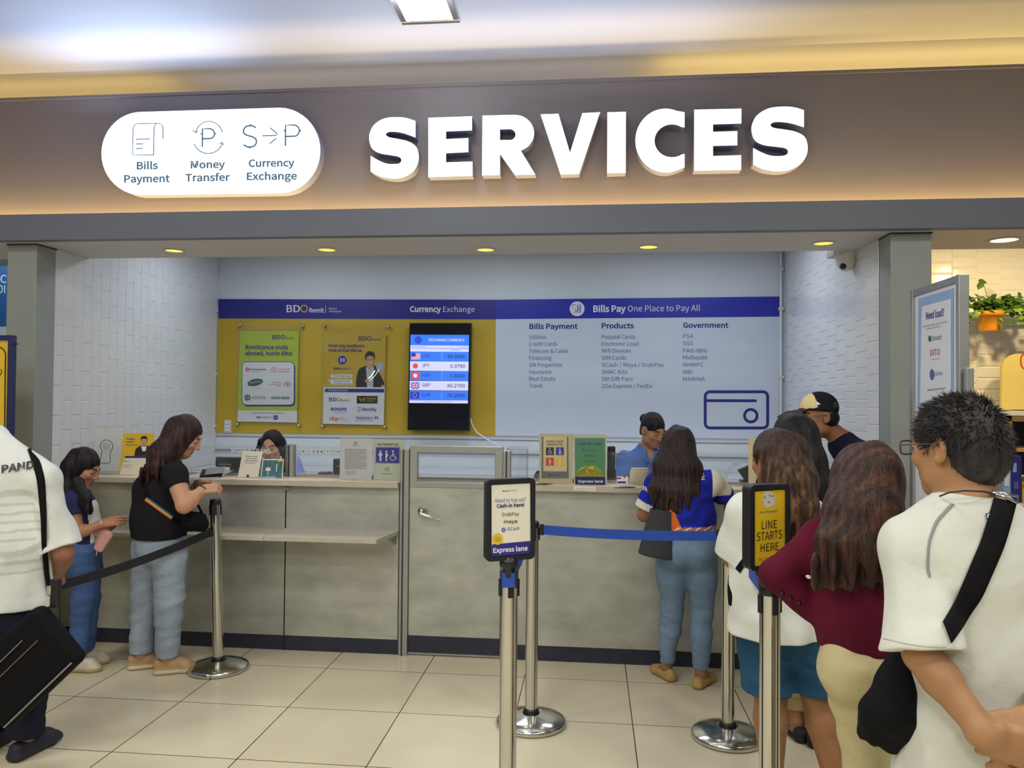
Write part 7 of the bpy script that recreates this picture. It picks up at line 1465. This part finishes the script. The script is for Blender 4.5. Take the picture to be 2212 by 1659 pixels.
# ================= man in a white tee in the foreground, hands behind his back
def man_white():
    y = -2.72; J = dict(head=at(2068, 972, y+.03), hR=head_axes(-32, 4, 0), neck=at(2090, 1092, y), chest=at(2096, 1210, y+.02), waist=at(2116, 1420, y+.02), pel=at(2100, 1560, y+.02),
        shL=at(1970, 1182, y-.01), elL=at(1992, 1414, y-.09), wrL=at(2130, 1590, y-.20), hdL=np.array([.92, -.05, -.30]), hnL=np.array([-.25, -.95, -.1]), shR=at(2228, 1182, y+.02), elR=at(2290, 1420, y-.05), wrR=at(2232, 1560, y-.18), hdR=np.array([-.88, -.12, -.22]), hnR=np.array([.1, -.9, .35]),
        hipL=at(2040, 1600, y+.02), hipR=at(2160, 1600, y+.02), knL=at(2040, 1900, y+.03), knR=at(2160, 1900, y+.03), anL=at(2040, 2230, y+.02), anR=at(2160, 2230, y+.02), tdL=np.array([-.3, 1., 0]), tdR=np.array([.2, 1., 0]))
    J['anL'][2] = J['anR'][2] = .09
    B = person('person in an off-white tee with glasses and hands clasped behind, nearest the camera', J, h=.0042, skin=(162, 120, 84), hs=.98, torso=dict(ch=(.160, .105), wa=(.122, .10), hp=(.14, .10)), arm_r=(.050, .037, .027), hand_cfg=dict(L=dict(s=1.0, curl=(30, 45, 25)), R=dict(s=1.0, fc=[(35, 55, 30), (45, 60, 30), (50, 60, 30), (50, 60, 30)])))
    def cf(V): return noisy(V, (208, 210, 200), .02, 18, 4)
    def dr(F): F.warp(.004, 77, (16, 16, 3.5), lambda X, Y, Z_: np.clip((1.25-Z_)/.3, 0, 1))
    o, w = top_garment(B, (208, 210, 200), 'white_tee', ease=.022, hem=at(2100, 1700, y+.02), sleeve=.96, hemr=(.178, .14), seed=31, fold=.006, colr=cf, sl_r=(.062, .084), h=.0048, drape=dr, neck_drop=.03, sl_k=.012)
    trousers(B, (52, 54, 64), name='dark_trousers', top=.05, seed=33)
    for k in 'LR': shoe(B, k, (60, 60, 66), (200, 198, 190), L=.27, w=.047)
    t = bvh(w); sm = MB(); ribbon(t, [(2055, 1088), (2020, 1125), (2004, 1170), (2000, 1230), (2006, 1248)], [(2062, 1090), (2026, 1128), (2009, 1172), (2006, 1230), (2011, 1246)], mat('grey_seam', (140, 142, 142), .8, bump=.4, bscale=400), 26, .002, .001, sm); sm.build('raglan_seam', o)
    sm = MB(); decal(t, [[(2127, 1110), (2146, 1107), (2146, 1122), (2130, 1124)]], M_ink, sm); decal(t, [[(2135+5*math.cos(a), 1116+5*math.sin(a)) for a in [2*math.pi*k/14 for k in range(14)]]], M_white, sm, .0045); decal(t, [[(2135+3*math.cos(a), 1116+3*math.sin(a)) for a in [2*math.pi*k/14 for k in range(14)]]], M_ink, sm, .005); sm.build('neck_label', o)
    # short spiky hair
    L = lambda *p: B.c+B.R@(np.array(p)*B.hs); F = Field(*frame_of([L(.12, .14, .16), L(-.12, -.14, -.12), L(.12, -.14, .16), L(-.12, .14, .16)], .04), .0045)
    F.ell(L(0, -.012, .040), (.078, .098, .090), B.R, .02); F.ell(L(0, -.055, -.012), (.069, .060, .073), B.R, .03); F.ell(L(0, .12, -.05), (.1, .10, .105), B.R, .012, '-'); F.ell(L(0, .105, .0), (.066, .062, .055), B.R, .01, '-')
    for s_ in (-1, 1): F.ell(L(s_*.088, .0, -.018), (.036, .030, .044), B.R, .008, '-')
    V, Q = F.mesh(); nm = np.cross(V[Q[:, 2]]-V[Q[:, 0]], V[Q[:, 3]]-V[Q[:, 1]]); fc = V[Q].mean(1); nm /= np.linalg.norm(nm, axis=1)[:, None]+1e-9; s_ = np.sign(((fc-B.c)*nm).sum(1)); nm *= s_[:, None]
    crown = L(.02, -.085, .10)
    def lk(rng):
        i = rng.randint(len(fc)); p = fc[i]; n_ = nm[i]; rel = (p-B.c)@B.R; out = p-crown; out = out/(np.linalg.norm(out)+1e-6); out = out-n_*np.dot(out, n_); lowz = np.clip((.03-rel[2])/.08, 0, 1)
        d = n_*(.75-.55*lowz)+out*.75+np.array([0, 0, -.45])*lowz+rng.uniform(-.3, .3, 3); return p-n_*.004, d, rng.uniform(.012, .026)*(1-.5*lowz)
    lv, lf = locks(lk, 4200, 8, .03, .0022); hc = hair_col((34, 32, 34), (58, 54, 54), .5, 15); skin_object('hair', F, B.root, M_hairs, hc, extra=(lv, lf, hc(lv)))
    spectacles(B, (58, 44, 40))
    sm = MB(); ribbon(t, [(1908, 1378), (1950, 1388), (2000, 1396), (2044, 1396)], [(1908, 1380), (1950, 1390), (2000, 1398), (2044, 1398)], mat('hem_stitch', (186, 186, 176), .9, noise=.02), 20, .0015, .0008, sm); sm.build('sleeve_stitching', o)
    nb = MB(); nb.tube([at(2030, 1072, y-.04), at(2050, 1064, y-.08), at(2085, 1060, y-.095), at(2125, 1062, y-.09), at(2150, 1068, y-.06)], .002, M_blackp, 6); nb.build('neck_cord', B.root)
    # bag and strap
    root = empty('sling_bag', at(1930, 1520, y-.02), 'black drawstring sling bag of the man in the foreground white tee', 'bag'); F = Field(*frame_of([at(1850, 1405, y-.12), at(1995, 1630, y+.12)], .05), .0048)
    F.chain([at(1958, 1425, y+.03), at(1942, 1480, y+.02), at(1922, 1545, y), at(1912, 1588, y)], [(.040, .03), (.055, .045), (.062, .05), (.05, .035)], (1, 0, .2), .03); F.cap(at(1928, 1590, y), at(1940, 1618, y), .022, .012, .02); F.warp(.006, 21, (30, 30, 22)); F.warp(.010, 44, (120, 120, 30), lambda X, Y, Z_: np.clip((at(1905, 1545, y)[2]-Z_)/.06, 0, 1)); skin_object('bag_body', F, root, M_bagk)
    sb = MB(); ribbon(t, [(2146, 1078), (2118, 1170), (2078, 1265), (2036, 1345)], [(2192, 1088), (2168, 1180), (2120, 1290), (2052, 1390)], M_strap, 34, .006, mb=sb); sb.build('strap', root)
    m1 = MB(); q = [hit(t, u, v, .012) for u, v in ((2144, 1062), (2190, 1080), (2188, 1092), (2143, 1075))]
    q = [x if x is not None else at(u, v, y-.06) for x, (u, v) in zip(q, ((2144, 1062), (2190, 1080), (2188, 1092), (2143, 1075)))]; m1.tube(q, .0032, M_chrome, 8, closed=True); m1.build('strap_ring', root)
man_white()

# ================= man at the left edge with a messenger bag
def man_left():
    y = -1.28; J = dict(head=at(-62, 872, y+.06), hR=head_axes(-15, 20), neck=at(-30, 946, y+.02), chest=at(0, 1040, y), waist=at(8, 1180, y), pel=at(10, 1300, y),
        shL=at(-96, 1010, y), elL=at(-120, 1120, y+.05), wrL=at(-70, 1200, y+.2), hdL=np.array([.5, .6, -.3]), hnL=np.array([-.6, .3, .4]), shR=at(92, 1034, y), elR=at(136, 1192, y+.02), wrR=at(120, 1250, y+.24), hdR=np.array([-.3, .9, -.1]), hnR=np.array([.8, .2, .4]),
        hipL=at(-28, 1330, y), hipR=at(48, 1330, y), knL=at(-28, 1490, y+.02), knR=at(52, 1490, y+.02), anL=at(-30, 1650, y), anR=at(56, 1645, y), tdL=np.array([-.2, 1., 0]), tdR=np.array([.12, 1., 0]))
    J['anL'][2] = J['anR'][2] = .09
    B = person('person in a white lettered tee and dark trousers cut by the left frame edge', J, h=.005, skin=(150, 104, 80), hs=1.0, torso=dict(ch=(.175, .115), wa=(.175, .12), hp=(.175, .12)), arm_r=(.05, .045, .03))
    def pr(V):
        dv = np.c_[V[:, 0], np.full(len(V), y-.10), V[:, 2]]-CAM; w_ = dv@AF; U = IW/2+FPX*(dv@AR)/w_; Vv = IH/2-FPX*(dv@AU)/w_; C_ = noisy(V, (216, 219, 214), .025, 18, 4); rd = np.hypot((U-32)*1.05, Vv-1130)
        m = (V[:, 1] < y) & (U < 92) & ((np.abs(rd-66) < 7) | ((rd < 52) & (np.sin(Vv*.33) > .55)) | ((np.abs(Vv-1215) < 5) & (U > -20)) | ((np.abs(Vv-1236) < 3) & (U > -20))); C_[m] *= .90; return C_
    o, w = top_garment(B, (216, 219, 214), 'white_tee', ease=.024, hem=at(10, 1306, y), sleeve=.92, hemr=(.225, .16), seed=36, fold=.007, sl_r=(.062, .082), colr=pr)
    trousers(B, (34, 34, 52), (.098, .088, .082, .078), 'dark_trousers', end=.98, top=.06, seed=37, fold=.006, colr=lambda V: noisy(V, (32, 32, 50), .08, 26, 4), m=M_cloth)
    for k in 'LR': shoe(B, k, (34, 34, 50), (40, 40, 48), L=.27, w=.048)
    t = bvh(w); m1 = MB(); decal_text(t, 'PAND', 4, 1022, 74, 1012, 15, M_black, m1, .035); m1.build('printed_letters', o)
    F = Field(*frame_of([at(-62, 872, y)], .17), .005); hair_shell(F, B.c, B.R, B.hs, .006); skin_object('hair', F, B.root, M_hair, hair_col((28, 25, 26), None))
    root = empty('messenger_bag', at(80, 1430, y-.25), 'large black messenger bag carried by the man at the left edge', 'bag'); yb = y-.27
    U = at(150, 1345, yb)-at(20, 1470, yb); U /= np.linalg.norm(U); Vv = np.array([0, 0, 1.])-U*U[2]; Vv = np.cross(U, np.array([0, 1., 0])); Vv /= np.linalg.norm(Vv); Vv = Vv if Vv[2] > 0 else -Vv; cc = at(54, 1440, yb)
    bm = bmesh.new(); bmesh.ops.create_cube(bm, size=1); bmesh.ops.scale(bm, vec=(.46, .085, .30), verts=bm.verts); bmesh.ops.bevel(bm, geom=bm.edges[:], offset=.035, segments=5, affect='EDGES', profile=.5)
    MM = Matrix([[U[0], 0, Vv[0], cc[0]], [U[1], 1, Vv[1], cc[1]], [U[2], 0, Vv[2], cc[2]], [0, 0, 0, 1]]); m1 = MB(); m1.bm(bm, M_bagk, True, MM); m1.build('bag_body', root)
    pt = lambda a, b_: cc+U*a+Vv*b_-np.array([0, .046, 0]); M_pip = mat('zip_piping', (96, 86, 52), .6, noise=.05)
    m1 = MB(); m1.tube([pt(-.19, .03), pt(.15, .03)], .003, M_pip, 8); m1.build('zip', root); m1 = MB(); m1.tube([pt(-.19, .075), pt(.10, .075)], .0025, M_grey, 8); m1.build('seam', root)
    m1 = MB(); m1.tube([pt(-.20, -.135), pt(.20, -.135)], .004, M_grey, 8); m1.build('base_piping', root)
    sb = MB(); ribbon(t, [(58, 972), (80, 1030), (90, 1120), (92, 1230), (100, 1285)], [(76, 966), (96, 1030), (101, 1120), (102, 1230), (110, 1285)], M_strap, 34, .006, .004, sb); sb.build('strap', root)
    m1 = MB(); p = at(108, 1285, yb); m1.box((p[0]-.018, yb+.02, p[2]-.06), (p[0]+.018, yb+.05, p[2]+.06), M_blackp, .006); m1.build('strap_buckle', root); m1 = MB(); p = at(100, 1278, yb); m1.box((p[0]-.012, yb+.015, p[2]-.02), (p[0]+.008, yb+.022, p[2]+.02), M_chrome, .003); m1.build('metal_clip', root)
man_left()
